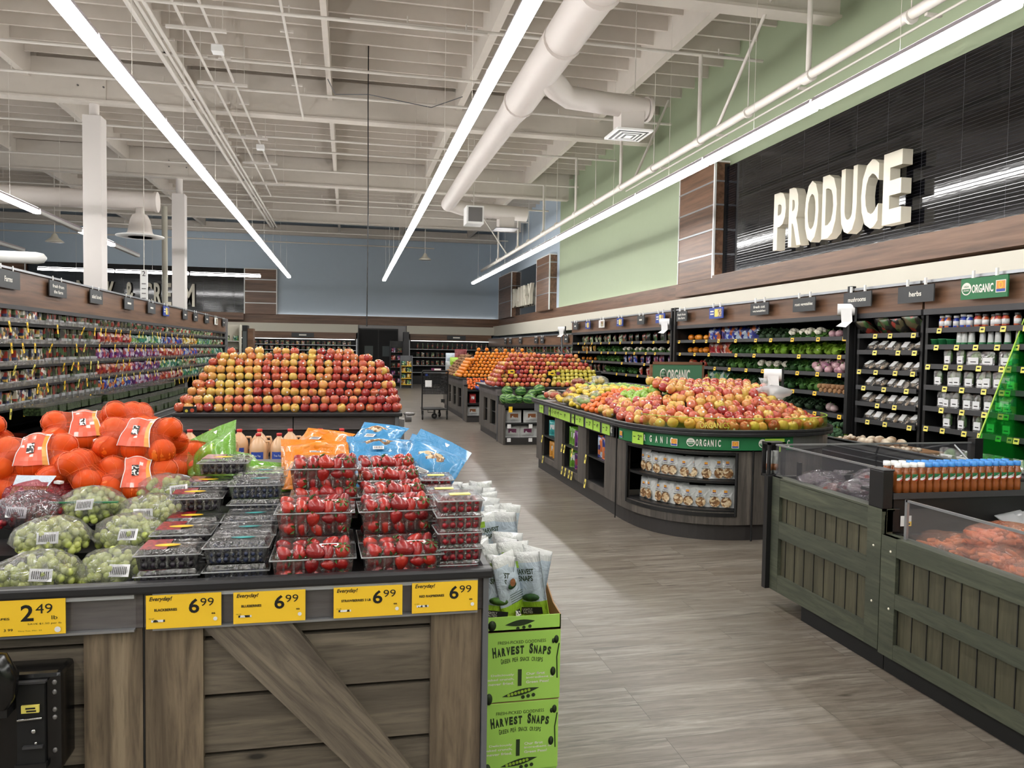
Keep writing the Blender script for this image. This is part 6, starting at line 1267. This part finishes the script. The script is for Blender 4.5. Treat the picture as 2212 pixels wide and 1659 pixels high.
# ---------------------------------------------------------------- grapes in bags
def grapebag(name, lab, mat, film_, seed, w=.205, d=.17, h=.085):
    t = thing(name, lab, 'bag of grapes'); rd = random.Random(seed); b = MB()
    for k in range(150):
        a = rd.uniform(0, 2*PI); q = math.sqrt(rd.random()); x, y = q*math.cos(a)*w*.47, q*math.sin(a)*d*.47; z = rd.uniform(.0,1)*h*math.sqrt(max(0,1-q*q*.8)); b.ell((x,y,.012+z),(.0115,.0115,.0125),mat,7,5)
    b.build('grapes', t); b = MB(); blob(b, (0,0,h*.55), (w*.52,d*.54,h*.72), film_, 18, 9, .07, seed); b.add([(w*.46,-.03,h*.5),(w*.62,-.05,h*.3),(w*.66,.02,h*.5),(w*.6,.06,h*.35),(w*.45,.05,h*.6)], [(0,1,2),(0,2,4),(2,3,4)], film_, True); b.build('clear_bag', t)
    b = MB(); F = frame((-.04+rd.uniform(-.03,.05),-d*.46,h*.5),(1,rd.uniform(-.1,.1),rd.uniform(-.15,.15)),(0,.45,.9)); b.quad((0,0,.006),(.055,0,.006),(.055,.034,.006),(0,.034,.006),'paper_white',F)
    for i in range(9): b.quad((.006+i*.0048,.006,.0068),(.0085+i*.0048,.006,.0068),(.0085+i*.0048,.027,.0068),(.006+i*.0048,.027,.0068),'ink',F)
    b.build('barcode_sticker', t); return t
for i, (x, y, z, rz, lab, m, f) in enumerate([(-.83,2.32,.822,.1,'bag of green grapes at the front left corner','grape','film'),(-.635,2.33,.822,-.1,'bag of green grapes in front beside the blackberries','grape','film'),(-.85,2.47,.885,.2,'bag of green grapes second row on the left','grape','film'),(-.64,2.5,.88,-.2,'bag of green grapes second row beside the blackberries','grape','film'),(-.62,2.66,.91,.3,'bag of green grapes third row','grape','film'),(-.8,2.68,.935,-.1,'flat clear bag of green grapes with a zip strip','grape','film'),(-.6,2.82,.95,.2,'highest bag of green grapes beside the net of oranges','grape','film'),(-.97,2.64,.93,.1,'bag of red grapes with a purple shine','raspberry','film_purple'),(-1.0,2.8,.95,-.2,'red bag of grapes with a green and white label','raspberry','film_red'),(-1.05,2.34,.822,0,'bag of green grapes cut off by the left edge','grape','film')]):
    t = grapebag('grape_bag', lab, m, f, i+1); t.location = (x,y,z); t.rotation_euler = (0,0,rz)
    if i == 5: MB().box(-.1,-.07,.066,.1,-.058,.07,'brand_green').build('zip_strip', t)
    if i == 8: b = MB(); b.add([(-.06,-.075,.03),(.05,-.078,.03),(.06,-.05,.085),(-.055,-.05,.085)], [(0,1,2,3)], 'bag_green'); b.add([(-.055,-.05,.086),(.06,-.05,.086),(.07,-.02,.115),(-.06,-.02,.115)], [(0,1,2,3)], 'bag_pale'); b.build('label', t)
# ---------------------------------------------------------------- nets of oranges
def orangenet(lab, loc, rot, seed, n=9, label=True, L=.3, word=True):
    t = thing('orange_net_bag', lab, 'bag of oranges', loc, rot=rot); rd = random.Random(seed); C_ = []
    for k in range(n):
        c = k % 3; r_ = k//3; C_.append(Vector(((r_-1)*L*.3+rd.uniform(-.01,.01), (c-1)*.062+rd.uniform(-.01,.01), .045+(.055 if c == 1 else 0)+rd.uniform(-.006,.01))))
    for c in C_: o = NOR.copy(); COL.objects.link(o); o.parent = t; o.location = c; o.rotation_euler = rr(); o.scale = (rd.uniform(.93,1.06),)*3
    ctr = sum(C_, Vector())/n; NS, NR = 40, 22; V = []; R_s = []
    for i in range(NR+1):
        th = PI*i/NR
        for k in range(NS):
            ph = 2*PI*k/NS; d = Vector((math.cos(th), math.sin(th)*math.cos(ph), math.sin(th)*math.sin(ph))); r = .03
            for c in C_:
                q = c-ctr; pr = q.dot(d); off2 = q.length_squared-pr*pr; rad = .0465
                if pr > -.02 and off2 < rad*rad: r = max(r, pr+math.sqrt(rad*rad-off2))
                elif pr > 0: r = max(r, pr*.9+.012)
            V.append((d, r)); 
    rs = [v[1] for v in V]
    for it in range(2):
        ns = rs[:]
        for i in range(1, NR):
            for k in range(NS):
                a = (rs[i*NS+(k+1)%NS]+rs[i*NS+(k-1)%NS]+rs[(i+1)*NS+k]+rs[(i-1)*NS+k])/4; ns[i*NS+k] = max(rs[i*NS+k], a*.995)
        rs = ns
    vs = [ctr+V[i][0]*rs[i] for i in range(len(V))]; fs = [(i*NS+k,i*NS+(k+1)%NS,(i+1)*NS+(k+1)%NS,(i+1)*NS+k) for i in range(NR) for k in range(NS)]
    b = MB(); b.add(vs, fs, 'net_film', True); e = ctr+Vector((L*.55,0,0)); b.add([ctr+Vector((L*.3,-.03,.03)), e+Vector((.05,-.05,.02)), e+Vector((.06,.05,-.01)), ctr+Vector((L*.3,.03,-.01))], [(0,1,2,3)], 'net_film', True); b.build('net', t)
    b = MB()
    for i in range(2, NR-1, 2):
        pts = [ctr+V[i*NS+k][0]*(rs[i*NS+k]+.0012) for k in range(NS)]; b.tube(pts+[pts[0]], .0006, 'tangerine', 3, caps=False)
    for k in range(0, NS, 8):
        pts = [ctr+V[i*NS+k][0]*(rs[i*NS+k]+.0012) for i in range(1, NR)]; b.tube(pts, .0008 if k else .0018, 'net_cord' if k == 8 else 'tangerine', 3, caps=False)
    b.build('net_cords', t)
    if label:
        i0, i1 = 7, 14; k0, k1 = (2, 20); b = MB()
        for i in range(i0, i1):
            for k in range(k0, k1):
                q = [(i,k),(i,k+1),(i+1,k+1),(i+1,k)]; b.add([ctr+V[a*NS+(c%NS)][0]*(rs[a*NS+(c%NS)]+.004) for a,c in q], [(0,1,2,3)], 'net_label_gold' if i == i0 else 'net_label', True)
        for i in (i0, i1): b.tube([ctr+V[i*NS+(k%NS)][0]*(rs[i*NS+(k%NS)]+.005) for k in range(k0,k1+1)], .0016, 'paper_white', 4)
        for kk in (k0, 11): b.tube([ctr+V[i*NS+kk][0]*(rs[i*NS+kk]+.005) for i in range(i0,i1+1)], .0014, 'paper_white', 4)
        def patch(ia, ib, ka, kb, m, l=.006):
            pa = lambda i,k: ctr+V[i*NS+k][0]*(rs[i*NS+k]+l); b.add([pa(ia,ka),pa(ia,kb),pa(ib,kb),pa(ib,ka)], [(0,1,2,3)], m)
        patch(9,11,5,7,'brand_green'); patch(10,12,14,17,'paper_white'); patch(10,12,14,17,'barcode',.0065); b.build('label_band', t)
    MB().box(-L*.5-.02,-.01,.05,-L*.5+.0,.012,.058,'paper_white').build('clip', t); return t
flat('net_cord', rgb(250,190,160), .5)
b = MB(); b.ell((0,0,0), (.0435,.0435,.042), 'net_orange', 18, 12); NOR = b.build('orange', loc=(0,0,0)); NOR.parent = None
for i, (loc, rot, lab, L, n, lb) in enumerate([((-1.05,2.93,1.04),(.15,0,.1),'net bag of oranges at the left with a coral label band',.3,9,True),((-.73,3.0,1.09),(.1,.05,-.15),'highest net bag of oranges with a barcode on its band',.3,9,True),((-.72,2.9,.96),(.1,0,.12),'lower net bag of oranges with a green mark on its band',.3,9,True),((-1.12,2.9,.95),(0,0,-.2),'lowest net bag of oranges at the left edge',.28,9,False),((-1.0,3.25,1.1),(.1,0,.3),'far net bag of oranges on the left, behind',.3,9,True),((-1.38,3.2,1.08),(0,0,0),'net bag of oranges cut off by the left edge',.3,9,False),((-.6,3.25,.97),(0,0,.3),'small red net bag of oranges with black print beside the green bags',.22,9,False),((-.86,3.3,1.12),(0,.1,1.2),'net bag of oranges behind, with one round orange on top',.22,9,False),((-.9,2.88,.99),(.1,0,1.3),'net bag of oranges in the middle with loose netting',.22,9,False)]):
    orangenet(lab, loc, rot, i+3, n, lb, L)
COL.objects.unlink(NOR)
# ---------------------------------------------------------------- coloured fruit bags at the back of the table
def fruitbag(lab, loc, rot, mat, seed, w=.22, h=.25, d=.09, txt='APPLES', hole=True):
    t = thing('fruit_bag', lab, 'bag', loc, rot=rot); rd = random.Random(seed); b = MB(); pillow(b, w, h*.8, d, mat, seed, 12, 12, j=.09, flatend=.08, pinch=.1); b.build('bag', t)
    b = MB(); hh = h*.22; z0 = h*.78; b.add([(-w*.5,-.004,z0),(w*.5,.004,z0),(w*.5,.012,z0+hh),(w*.1,.0,z0+hh*1.05),(-w*.5,-.012,z0+hh*.95),(-w*.5,-.002,z0+hh),], [(0,1,2,3,4)], mat, True); b.add([(-w*.16,-.003,z0+hh*.5),(w*.08,-.003,z0+hh*.45),(w*.1,-.003,z0+hh*.72),(-w*.14,-.003,z0+hh*.75)], [(0,1,2,3)], 'paper_white') if hole else None; b.build('header_flap', t)
    b = MB(); F = frame((-w*.1,-d*.56,h*.12),(1,0,0),(0,.1,1)); b.quad((0,0,0),(.045,0,0),(.045,.028,0),(0,.028,0),'paper_white',F)
    for i in range(8): b.quad((.005+i*.0045,.004,.0008),(.0072+i*.0045,.004,.0008),(.0072+i*.0045,.024,.0008),(.005+i*.0045,.024,.0008),'ink',F)
    b.build('barcode_sticker', t)
    b = MB(); blob(b, (0,-d*.2,h*.5), (w*.3,d*.42,h*.13), 'print_nut' if mat == 'bag_blue' else ('apple_green' if mat == 'bag_green' else 'orange_skin'), 12, 6, .1, seed); b.build('clear_window', t); return t
for i, (loc, rot, mat, lab, w, h) in enumerate([((-.49,3.05,.97),(-.75,-.5,-.3),'bag_green','green fruit bag with a handle hole, leaning up to the right',.2,.3),((-.31,3.0,.94),(-1.1,0,.2),'bag_green','green shiny bag with a barcode in front of the orange bags',.21,.22),((-.52,3.12,.95),(-.9,.3,.5),'bag_green','small green bag corner beside the oranges',.16,.17),((-.4,3.15,.99),(-1.2,0,.5),'bag_green','pale green bag between the two larger green bags',.2,.2),
    ((-.11,3.0,.96),(-.9,0,.0),'bag_orange','front orange bag with a barcode',.26,.19),((-.12,3.15,1.02),(-1.0,0,.1),'bag_orange','second orange bag with its white printed edge',.27,.17),((-.14,3.3,1.06),(-1.2,0,-.4),'bag_orange','highest orange bag at the back',.22,.2),
    ((.13,3.02,.955),(-.95,0,-.05),'bag_blue','front blue bag with a small barcode',.25,.2),((.13,3.2,1.03),(-1.1,0,.0),'bag_blue','middle blue bag behind the front one',.27,.18),((.09,3.38,1.06),(-1.1,0,-.5),'bag_blue','pale blue bag at the very back',.22,.2),((.27,3.05,.95),(-.9,.35,-.4),'bag_blue','right blue bag with a fruit picture, hanging over the edge',.24,.28),((.31,3.28,1.0),(-1.1,.2,-.3),'bag_blue','rear right blue bag with a red picture',.2,.2)]):
    fruitbag(lab, loc, rot, mat, i+5, w, h)
# ---------------------------------------------------------------- snack boxes and pouches beside the table
def snapbox(lab, x0, y0, z0, h=.238, w=.258, d=.38, front=True):
    t = thing('snack_case', lab, 'cardboard box', (x0+w/2,y0+d/2,z0)); b = MB(); b.box(x0,y0,z0,x0+w,y0+d,z0+h,'lime'); b.build('carton', t, bevel=.003)
    b = MB(); b.box(x0+.001,y0+.001,z0+h,x0+w-.001,y0+d-.001,z0+h+.0015,'kraft'); b.build('top_flap', t)
    if not front: return t
    F = frame((x0,y0,z0),(1,0,0),(0,0,1)); b = MB()
    b.text('FRESH-PICKED GOODNESS', F @ T(w*.16,h*.83,0), w=w*.64, h=h*.045, mat='dark_green_ink', space=1.0)
    def arch(s, xa, wd, z, hh, bow, mat='dark_green_ink', bold=.035):
        n = len(s)
        for i, ch in enumerate(s):
            if ch == ' ': continue
            u = (i+.5)/n; zz = z+bow*(1-(2*u-1)**2); a = -bow*4*(2*u-1)/wd*.5; k = .82 if ch != 'I' else .3; q = hh*(1.25 if i in (0, 8) and n > 10 else 1)
            b.text(ch, F @ T(xa+wd*u,zz,0) @ Matrix.Rotation(a,4,'Z'), w=wd/n*k, h=q, mat=mat, bold=bold, align='c')
    arch('HARVEST SNAPS', w*.09, w*.78, h*.635, h*.12, h*.045, bold=.06); arch('GREEN PEA SNACK CRISPS', w*.2, w*.56, h*.545, h*.06, h*.03, bold=.015)
    b.text('1', F @ T(w*.43,h*.22,0), w=w*.05, h=h*.24, mat='dark_green_ink', bold=.03)
    for i, s_ in enumerate(('Deliciously','baked crunch,','never fried.')): b.text(s_, F @ T(w*.38,h*(.37-.06*i),0), w=w*.028*len(s_), h=h*.038, mat='letter_white', align='r', bold=.02)
    for i, s_ in enumerate(('Our first','ingredient is','Green Peas!')): b.text(s_, F @ T(w*.54,h*(.37-.06*i),0), w=w*.028*len(s_), h=h*.038, mat='letter_white', bold=.02)
    b.add([(w*(.22+.5*u), h*(.08+.1*u+s_*.045*math.sin(PI*u)), .0015) for s_ in (1,) for u in [k/8 for k in range(9)]]+[(w*(.22+.5*u), h*(.08+.1*u-.045*math.sin(PI*u)), .0015) for u in [k/8 for k in range(8,-1,-1)]], [tuple(range(18))], 'dark_green_ink', False, F)
    for k in range(7): disc(b, F @ T(w*(.31+.045*k),h*(.1+.0095*k),0), h*.022, 'bag_lime', .0025, 10)
    for k in range(3): disc(b, F @ T(w*(.5+.07*k),h*(.06+.01*k),0), h*.028, 'dark_green_ink', .0025, 10)
    for (xx, zz, r_) in ((.94,.86,.05),(.9,.84,.03),(.9,.4,.055),(.05,.06,.07)): b.lathe([(h*r_,.0015),(.001,.0016)], 'dark_green_ink', 14, F @ T(w*xx,h*zz,0), ell=(.7,1.2))
    b.tube([(w*.98,h*.8,.001),(w*.95,h*.6,.001),(w*.96,h*.3,.001)], .002, 'dark_green_ink', 4, F); b.build('print', t); return t
def snaptray(lab, x0, y0, z0, w=.258, d=.38):
    t = thing('open_snack_case', lab, 'cardboard tray', (x0+w/2,y0+d/2,z0)); b = MB(); b.box(x0,y0,z0,x0+w,y0+.004,z0+.05,'lime'); b.box(x0,y0,z0,x0+w,y0+d,z0+.006,'kraft'); b.build('tray_front', t)
    b = MB(); b.extr([(y0,z0),(y0+d,z0),(y0+d,z0+.13),(y0+d*.6,z0+.12),(y0+d*.25,z0+.06),(y0,z0+.05)], x0+w-.004, x0+w, 'x', 'kraft'); b.extr([(y0,z0),(y0+d,z0),(y0+d,z0+.13),(y0,z0+.05)], x0, x0+.004, 'x', 'kraft'); b.box(x0,y0+d-.004,z0,x0+w,y0+d,z0+.13,'kraft'); b.build('cut_wall', t)
    b = MB(); F = frame((x0,y0,z0),(1,0,0),(0,0,1)); h = .05
    b.add([(w*(.25+.4*u), h*(.45+.2*u+.22*math.sin(PI*u)), .0015) for u in [k/8 for k in range(9)]]+[(w*(.25+.4*u), h*(.45+.2*u-.2*math.sin(PI*u)), .0015) for u in [k/8 for k in range(8,-1,-1)]], [tuple(range(18))], 'dark_green_ink', False, F)
    for k in range(3): disc(b, F @ T(w*(.42+.08*k),h*(.2+.05*k),0), h*.12, 'dark_green_ink', .0025, 10)
    b.lathe([(h*.35,.0015),(.001,.0016)], 'dark_green_ink', 14, F @ T(w*.08,h*.45,0), ell=(.8,1)); b.build('print', t); return t
bx = .452
snapbox('lime green snack box, lower one of the front stack beside the table', bx, 2.475, .078); snapbox('lime green snack box, upper one of the front stack beside the table', bx+.002, 2.472, .32)
MB().box(bx+.0,2.48,.0,bx+.255,2.85,.076,'lime').build('snack_case', label='lime green snack box mostly below the frame', cat='cardboard box')
snaptray('open lime and brown cardboard tray on top of the front stack', bx+.001, 2.47, .561)
for j, y in enumerate((2.93, 3.38)):
    for i in range(2): snapbox('lime green snack box in the %s stack behind, %s' % (('middle','far')[j], ('lower','upper')[i]), bx-.01, y, .1+.245*i, front=False)
    snaptray('open cardboard tray of pouches on the %s stack' % ('middle','far')[j], bx-.01, y, .6)
def mk_snap(front=True):
    t = thing('snack_pouch_bag', 'pouch', 'snack pouch'); b = MB(); pillow(b, .115, .25, .045, 'bag_pale', 3, 10, 14, j=.06, flatend=.1, pinch=.12)
    b.mats = ['bag_pale','bag_lime','bag_white','black']; n = len(b.f); q = []
    for f in b.f:
        z = sum(b.v[i][2] for i in f)/len(f); q.append(1 if z < .075 else (2 if z > .222 else 0))
    b.mi = q; b.build('pouch', t)
    b = MB(); F = frame((-.05,-.029,0),(1,0,0),(0,0,1))
    if front:
        b.text('HARVEST', F @ T(.012,.175,0), w=.075, h=.02, mat='dark_green_ink', bold=.03); b.text('SNAPS', F @ T(.02,.15,0), w=.06, h=.02, mat='dark_green_ink', bold=.03); b.quad((0,.03,.002),(.1,.03,.002),(.1,.055,.002),(0,.055,.002),'black',F); b.text('LIGHTLY', F @ T(.02,.043,0), w=.04, h=.008, mat='letter_white', lift=.003); b.text('SALTED', F @ T(.02,.033,0), w=.04, h=.008, mat='letter_white', lift=.003)
        b.lathe([(.03,.0015),(.001,.0018)], 'leaf_green', 12, F @ T(.06,.09,0), ell=(1.2,.5)); b.quad((.0,.2,.002),(.03,.2,.002),(.03,.225,.002),(.0,.225,.002),'bag_lime',F)
    else:
        disc(b, F @ T(.045,.15,0), .014, 'bag_brown', .002, 14); b.lathe([(.022,.0015),(.001,.0018)], 'leaf_green', 12, F @ T(.04,.14,0), ell=(1,.5))
        for i in range(5): b.quad((.02,.11-.008*i,.001),(.085,.107-.008*i,.001),(.085,.109-.008*i,.001),(.02,.112-.008*i,.001),'dark_green_ink',F)
        b.quad((.03,.02,.002),(.055,.02,.002),(.055,.05,.002),(.03,.05,.002),'barcode',F)
    b.build('print', t); return Proto(t)
SN = (mk_snap(True), mk_snap(False)); POS = ['at the front left','at the front middle','at the front right','second row left','second row middle','second row right','third row left','third row middle','third row right','back left','back middle','back right']
for j, (y, z, st) in enumerate(((2.49,.568,'front'),(2.95,.607,'middle'),(3.4,.607,'far'))):
    for k in range(12):
        r_, c = divmod(k, 3)
        if j == 0 and k in (8,11): continue
        SN[(k+j) % 2].put((bx+.04+c*.072+U(-.012,.012), y+.05+r_*.085+U(-.01,.01), z), (U(-.12,.05)+(.1 if j else 0),U(-.2,.24),U(-.9,.8)), 'pale blue and lime snack pouch %s of the %s tray' % (POS[k], st), 'snack pouches in the %s tray' % st, U(.92,1.04))
# ---------------------------------------------------------------- green wood bins on the right
GX = 2.48
def bin_(lab, y0, y1, z0, zt, x1, rails, frames=True):
    t = thing('refrigerated_bin', lab, 'display bin', (GX+.6,(y0+y1)/2,0))
    b = MB(); b.box(GX+.035,y0,0,x1,y1-(.3 if y1 > 4 else 0),z0,'black_deep'); b.build('base', t)
    b = MB(); b.box(GX+.02,y0,z0,GX+.06,y1,zt-.01,'green_board')
    y = y0
    while y < y1: b.box(GX+.017,y,z0+.02,GX+.021,y+.004,zt-.03,'black'); y += .092
    b.build('board_panel', t)
    b = MB()
    for (a, c) in rails: b.box(GX,y0+.1,a,GX+.025,y1-.1,c,'green_wood')
    b.build('rail', t)
    for (a, c) in ((y0,y0+.1),(y1-.1,y1)): MB().box(GX-.001,a,z0,GX+.026,c,zt,'green_wood').build('stile', t)
    b = MB(); b.box(GX,y0,zt-.012,GX+.07,y1,zt,'green_wood'); b.build('top_ledge', t)
    b = MB(); b.box(GX+.06,y0,z0,x1,y1,zt-.2,'black'); b.box(x1-.05,y0,z0,x1,y1,zt,'black'); b.box(GX+.06,y1-.04,z0,x1,y1,zt,'black'); b.build('tub', t); return t
g1 = bin_('taller green wood bin with clear walls holding dark bags', 3.16, 4.14, .1, .775, 4.0, ((.1,.2),(.42,.52),(.665,.765)))
g2 = bin_('lower green wood bin holding bags of carrots at the right edge', .2, 3.155, .09, .657, 4.0, ((.09,.16),(.33,.40),(.57,.645)))
for y in (3.22, 3.1): 
    b = MB()
    for z in (.62, .35): b.ell((GX-.002,y-.01,z-.03),(.003,.006,.006),'letter_cream',8,6)
    b.build('screw', g1 if y > 3.15 else g2)
MB().box(GX-.03,4.12,.1,GX+.03,4.16,.775,'black').build('corner_trim', g1)
b = MB(); b.box(GX+.02,3.25,.775,GX+.024,4.12,.962,'acrylic'); b.box(GX+.02,4.12,.775,3.9,4.124,.962,'acrylic'); b.build('clear_wall', g1)
b = MB(); b.box(GX+.016,3.25,.957,GX+.028,4.124,.966,'silver'); b.box(GX+.02,4.117,.957,3.9,4.128,.966,'silver'); b.tube([(3.5,3.6,.80),(3.72,4.1,.95)], .006, 'silver', 5); b.build('clear_edge', g1)
b = MB(); b.box(3.86,4.09,.775,3.92,4.15,.99,'black'); b.box(GX+.1,4.0,.78,GX+.115,4.03,.87,'black'); b.build('support_post', g1)
sc_ = thing('end_shelf', 'black end shelf with white snack packs at the far end of the bin', 'shelf', (GX+.03,4.2,.6)); b = MB(); b.box(GX-.0,4.165,.1,GX+.012,4.19,.97,'black'); b.box(GX+.09,4.165,.1,GX+.11,4.19,.97,'black'); b.box(GX,4.165,.76,GX+.11,4.25,.775,'black'); b.box(GX,4.165,.955,GX+.11,4.25,.97,'black'); b.box(GX,4.24,.76,GX+.11,4.25,.97,'black'); b.build('frame', sc_)
for i in range(2): b = MB(); b.lathe([(.018,0),(.018,.13),(.016,.14)], 'bag_white', 12); b.lathe([(.0185,.02),(.0185,.06)], 'bag_brown', 12); b.build('snack_can', loc=(GX+.032+.04*i,4.215,.776), label='white snack can on the end shelf, %s one' % ('left','right')[i], cat='can')
# raised shelf of sauce bottles across the bins
bs = thing('bottle_shelf', 'black raised shelf carrying the sauce bottles', 'shelf', (3.4,3.35,.3))
b = MB(); b.box(GX+.07,3.17,.3,4.3,3.2,.83,'black'); b.build('front_panel', bs)
b = MB(); b.box(GX+.06,3.165,.826,4.3,3.4,.842,'black'); b.box(GX+.06,3.16,.82,4.3,3.168,.848,'charcoal'); b.build('shelf_top', bs)
b = MB(); b.box(GX+.025,3.16,.66,GX+.1,3.2,.775,'black'); b.box(GX+.0,3.16,.775,GX+.055,3.26,.955,'black'); b.box(GX-.002,3.155,.955,GX+.06,3.265,.963,'charcoal'); b.build('end_box', bs, bevel=.004)
b = MB(); F = frame((GX+.10,3.159,.69),(1,0,0),(0,0,1)); b.quad((0,0,.001),(.06,0,.001),(.06,.05,.001),(0,.05,.001),'paper_white',F); b.quad((.02,0,.002),(.06,0,.002),(.06,.022,.002),(.02,.022,.002),'tag_yellow',F); b.quad((.028,.006,.003),(.052,.006,.003),(.052,.014,.003),(.028,.014,.003),'ink',F); b.build('price_tag', bs)
flat('sauce', rgb(146,80,34), .25, coat=.6, var=.2); flat('cap_blue', rgb(64,140,214), .4); flat('sauce_glass', rgb(190,120,60), .15, coat=1)
def mk_sauce(cap):
    t = thing('sauce_bottle', 'bottle', 'bottle'); b = MB(); b.lathe([(.018,0),(.0225,.004),(.0225,.045),(.02,.055),(.0225,.065),(.0225,.105),(.019,.12),(.016,.128),(.017,.14)], 'sauce', 16); b.build('bottle', t)
    b = MB(); b.lathe([(.0185,.14),(.019,.142),(.0185,.165),(.001,.166)], cap, 16); b.build('cap', t)
    b = MB(); n = 9; A = [-.95+1.9*i/n for i in range(n+1)]; R_c = .0232
    P = lambda a, z: (R_c*math.sin(a), -R_c*math.cos(a), z)
    for i in range(n):
        z_ = lambda a: .085+.012*a/.95
        b.add([P(A[i],.07),P(A[i+1],.07),P(A[i+1],.104),P(A[i],.104)], [(0,1,2,3)], 'paper_white', True)
        Q = lambda a, z: (1.015*R_c*math.sin(a), -1.015*R_c*math.cos(a), z)
        b.add([Q(A[i],z_(A[i])+.007),Q(A[i+1],z_(A[i+1])+.007),Q(A[i+1],.104),Q(A[i],.104)], [(0,1,2,3)], 'brand_green', True)
        b.add([Q(A[i],.07),Q(A[i+1],.07),Q(A[i+1],max(.0705,z_(A[i+1])-.009)),Q(A[i],max(.0705,z_(A[i])-.009))], [(0,1,2,3)], 'red_cap', True)
    b.text('Tajin', shear(frame((0,-.0242,.083),(1,0,.15),(0,0,1))), w=.026, h=.01, align='c', mat='ink', bold=.01); b.build('label', t); return Proto(t)
SW, SBl = mk_sauce('white'), mk_sauce('cap_blue')
for i in range(17):
    (SW if i < 4 else SBl).put((2.59+.0425*i, 3.2, .843), (0,0,U(-.3,.3)), 'sauce bottle with %s cap, %s from left in the front row' % ('a white' if i < 4 else 'a blue', ORD[i]), 'sauce bottles in the front row', .88)
for i in range(17):
    (SW if i < 3 else SBl).put((2.575+.0428*i, 3.26, .843), (0,0,U(-.3,.3)), 'sauce bottle with %s cap, %s from left in the back row' % ('a white' if i < 3 else 'a blue', ORD[i]), 'sauce bottles in the back row', .89)
# clear front of the carrot bin
b = MB(); b.box(GX+.04,.3,.657,GX+.044,3.05,.835,'acrylic'); b.build('clear_wall', g2); b = MB(); b.box(GX+.036,.3,.83,GX+.048,3.05,.84,'silver'); b.box(GX+.036,3.04,.657,GX+.048,3.055,.84,'silver'); b.build('clear_edge', g2)
MB().box(GX+.07,.3,.45,3.9,3.2,.5,'charcoal').build('inner_deck', g2); MB().box(GX+.07,3.2,.55,3.9,4.0,.7,'black').build('inner_deck', g1)
def carrotbag(lab, loc, rz, seed):
    t = thing('carrot_bag', lab, 'bag of carrots', loc, rz); rd = random.Random(seed); b = MB()
    for k in range(46): x, y = rd.uniform(-.15,.15), rd.uniform(-.08,.08); z = .02+rd.uniform(0,.07)*(1-(x/.17)**2); b.tube([Vector((x,y,z))+Vector((math.cos(a_),math.sin(a_),rd.uniform(-.2,.2)))*q for a_ in [rd.uniform(0,PI)] for q in (-.035,-.03,.03,.035)], [.004,.011,.01,.004], 'carrot_skin', 7)
    b.build('carrots', t); b = MB(); blob(b, (0,0,.05), (.2,.12,.062), 'film_orange', 18, 9, .07, seed); b.add([(.17,0,.05),(.26,-.06,.09),(.27,.05,.08),(.17,.04,.05)], [(0,1,2,3)], 'film_orange', True); b.build('clear_bag', t); return t
for i, (x, y, z, rz, lab) in enumerate(((2.78,2.98,.56,.3,'bag of carrots nearest the black divider'),(2.76,2.72,.57,-.2,'bag of carrots in the middle of the bin edge'),(2.72,2.45,.58,.25,'bag of carrots at the right edge of the frame'),(3.0,2.85,.585,.9,'bag of carrots lying behind the front ones'),(2.95,2.55,.62,1.2,'highest bag of carrots toward the right edge'),(2.75,2.2,.57,.1,'bag of carrots just outside the frame'),(2.85,2.85,.64,.2,'bag of carrots on top with a blue mark'))): carrotbag(lab, (x-(.04 if i in (0,1,2,5) else .0),y,z+.02), rz+(1.5 if i in (0,1,2,5) else 0), i)
for i, (x, y, z, lab) in enumerate(((3.3,3.0,.62,'white clear bag of vegetables behind the carrots, left one'),(3.35,2.75,.66,'white clear bag of vegetables behind the carrots, near one'),(3.55,2.95,.68,'white clear bag standing highest behind the carrots'),(3.15,2.6,.64,'white clear bag at the right edge behind the carrots'),(3.6,2.6,.66,'white clear bag deep in the carrot bin'))):
    t = thing('vegetable_bag', lab, 'bag', (x,y,z), rz=U(-1,1)); b = MB(); pillow(b, .26, .24, .12, 'film_white', i, 12, 12, j=.12, flatend=.12); X = Rm(-1.1,0,0); b.v = [tuple(X @ Vector(v)) for v in b.v]; b.build('clear_bag', t); b = MB(); blob(b, (0,.1,.0), (.08,.07,.035), 'leaf_green', 10, 6, .15, i); b.build('greens', t)
fruit('purple_carrot', [(.1, rgb(120,60,70)), (.5, rgb(84,40,60)), (.9, rgb(190,90,60))], rough=.5, coat=0)
for i, (x, y, z, rz, lab) in enumerate(((2.68,3.95,.72,.4,'shiny bag of purple carrots, farthest in the tall bin'),(2.72,3.6,.73,-.1,'shiny bag of purple carrots nearest the black box'),(2.95,3.85,.74,.8,'shiny bag of purple carrots in the second row'),(3.2,3.7,.78,.2,'highest shiny bag of purple carrots'),(2.66,3.78,.70,1.0,'shiny bag of purple carrots against the clear wall'),(3.05,3.5,.72,.5,'shiny bag of purple carrots beside the bottles'))):
    t = thing('root_bag', lab, 'bag of vegetables', (x,y,z), rz=rz); rd = random.Random(i); b = MB()
    for k in range(14): a_ = rd.uniform(-.3,.3); xx, yy = rd.uniform(-.05,.05), rd.uniform(-.06,.06); b.tube([(xx-.1*math.cos(a_),yy-.1*math.sin(a_),.03+rd.uniform(0,.05)),(xx,yy,.03+rd.uniform(0,.05)),(xx+.1*math.cos(a_),yy+.1*math.sin(a_),.03)], [.014,.012,.003], 'purple_carrot', 7)
    b.build('roots', t); b = MB(); blob(b, (0,0,.05), (.17,.11,.06), 'film_purple', 16, 8, .1, i); b.add([(.14,0,.05),(.24,-.06,.1),(.24,.06,.09),(.14,.04,.05)], [(0,1,2,3)], 'film_purple', True); b.build('clear_bag', t)
for P in ALLP:
    if isinstance(P, Proto) and not P.used:
        for c in list(P.o.children): bpy.data.objects.remove(c)
        bpy.data.objects.remove(P.o)
for o in bpy.data.objects:
    if 'wl' in o: del o['wl']
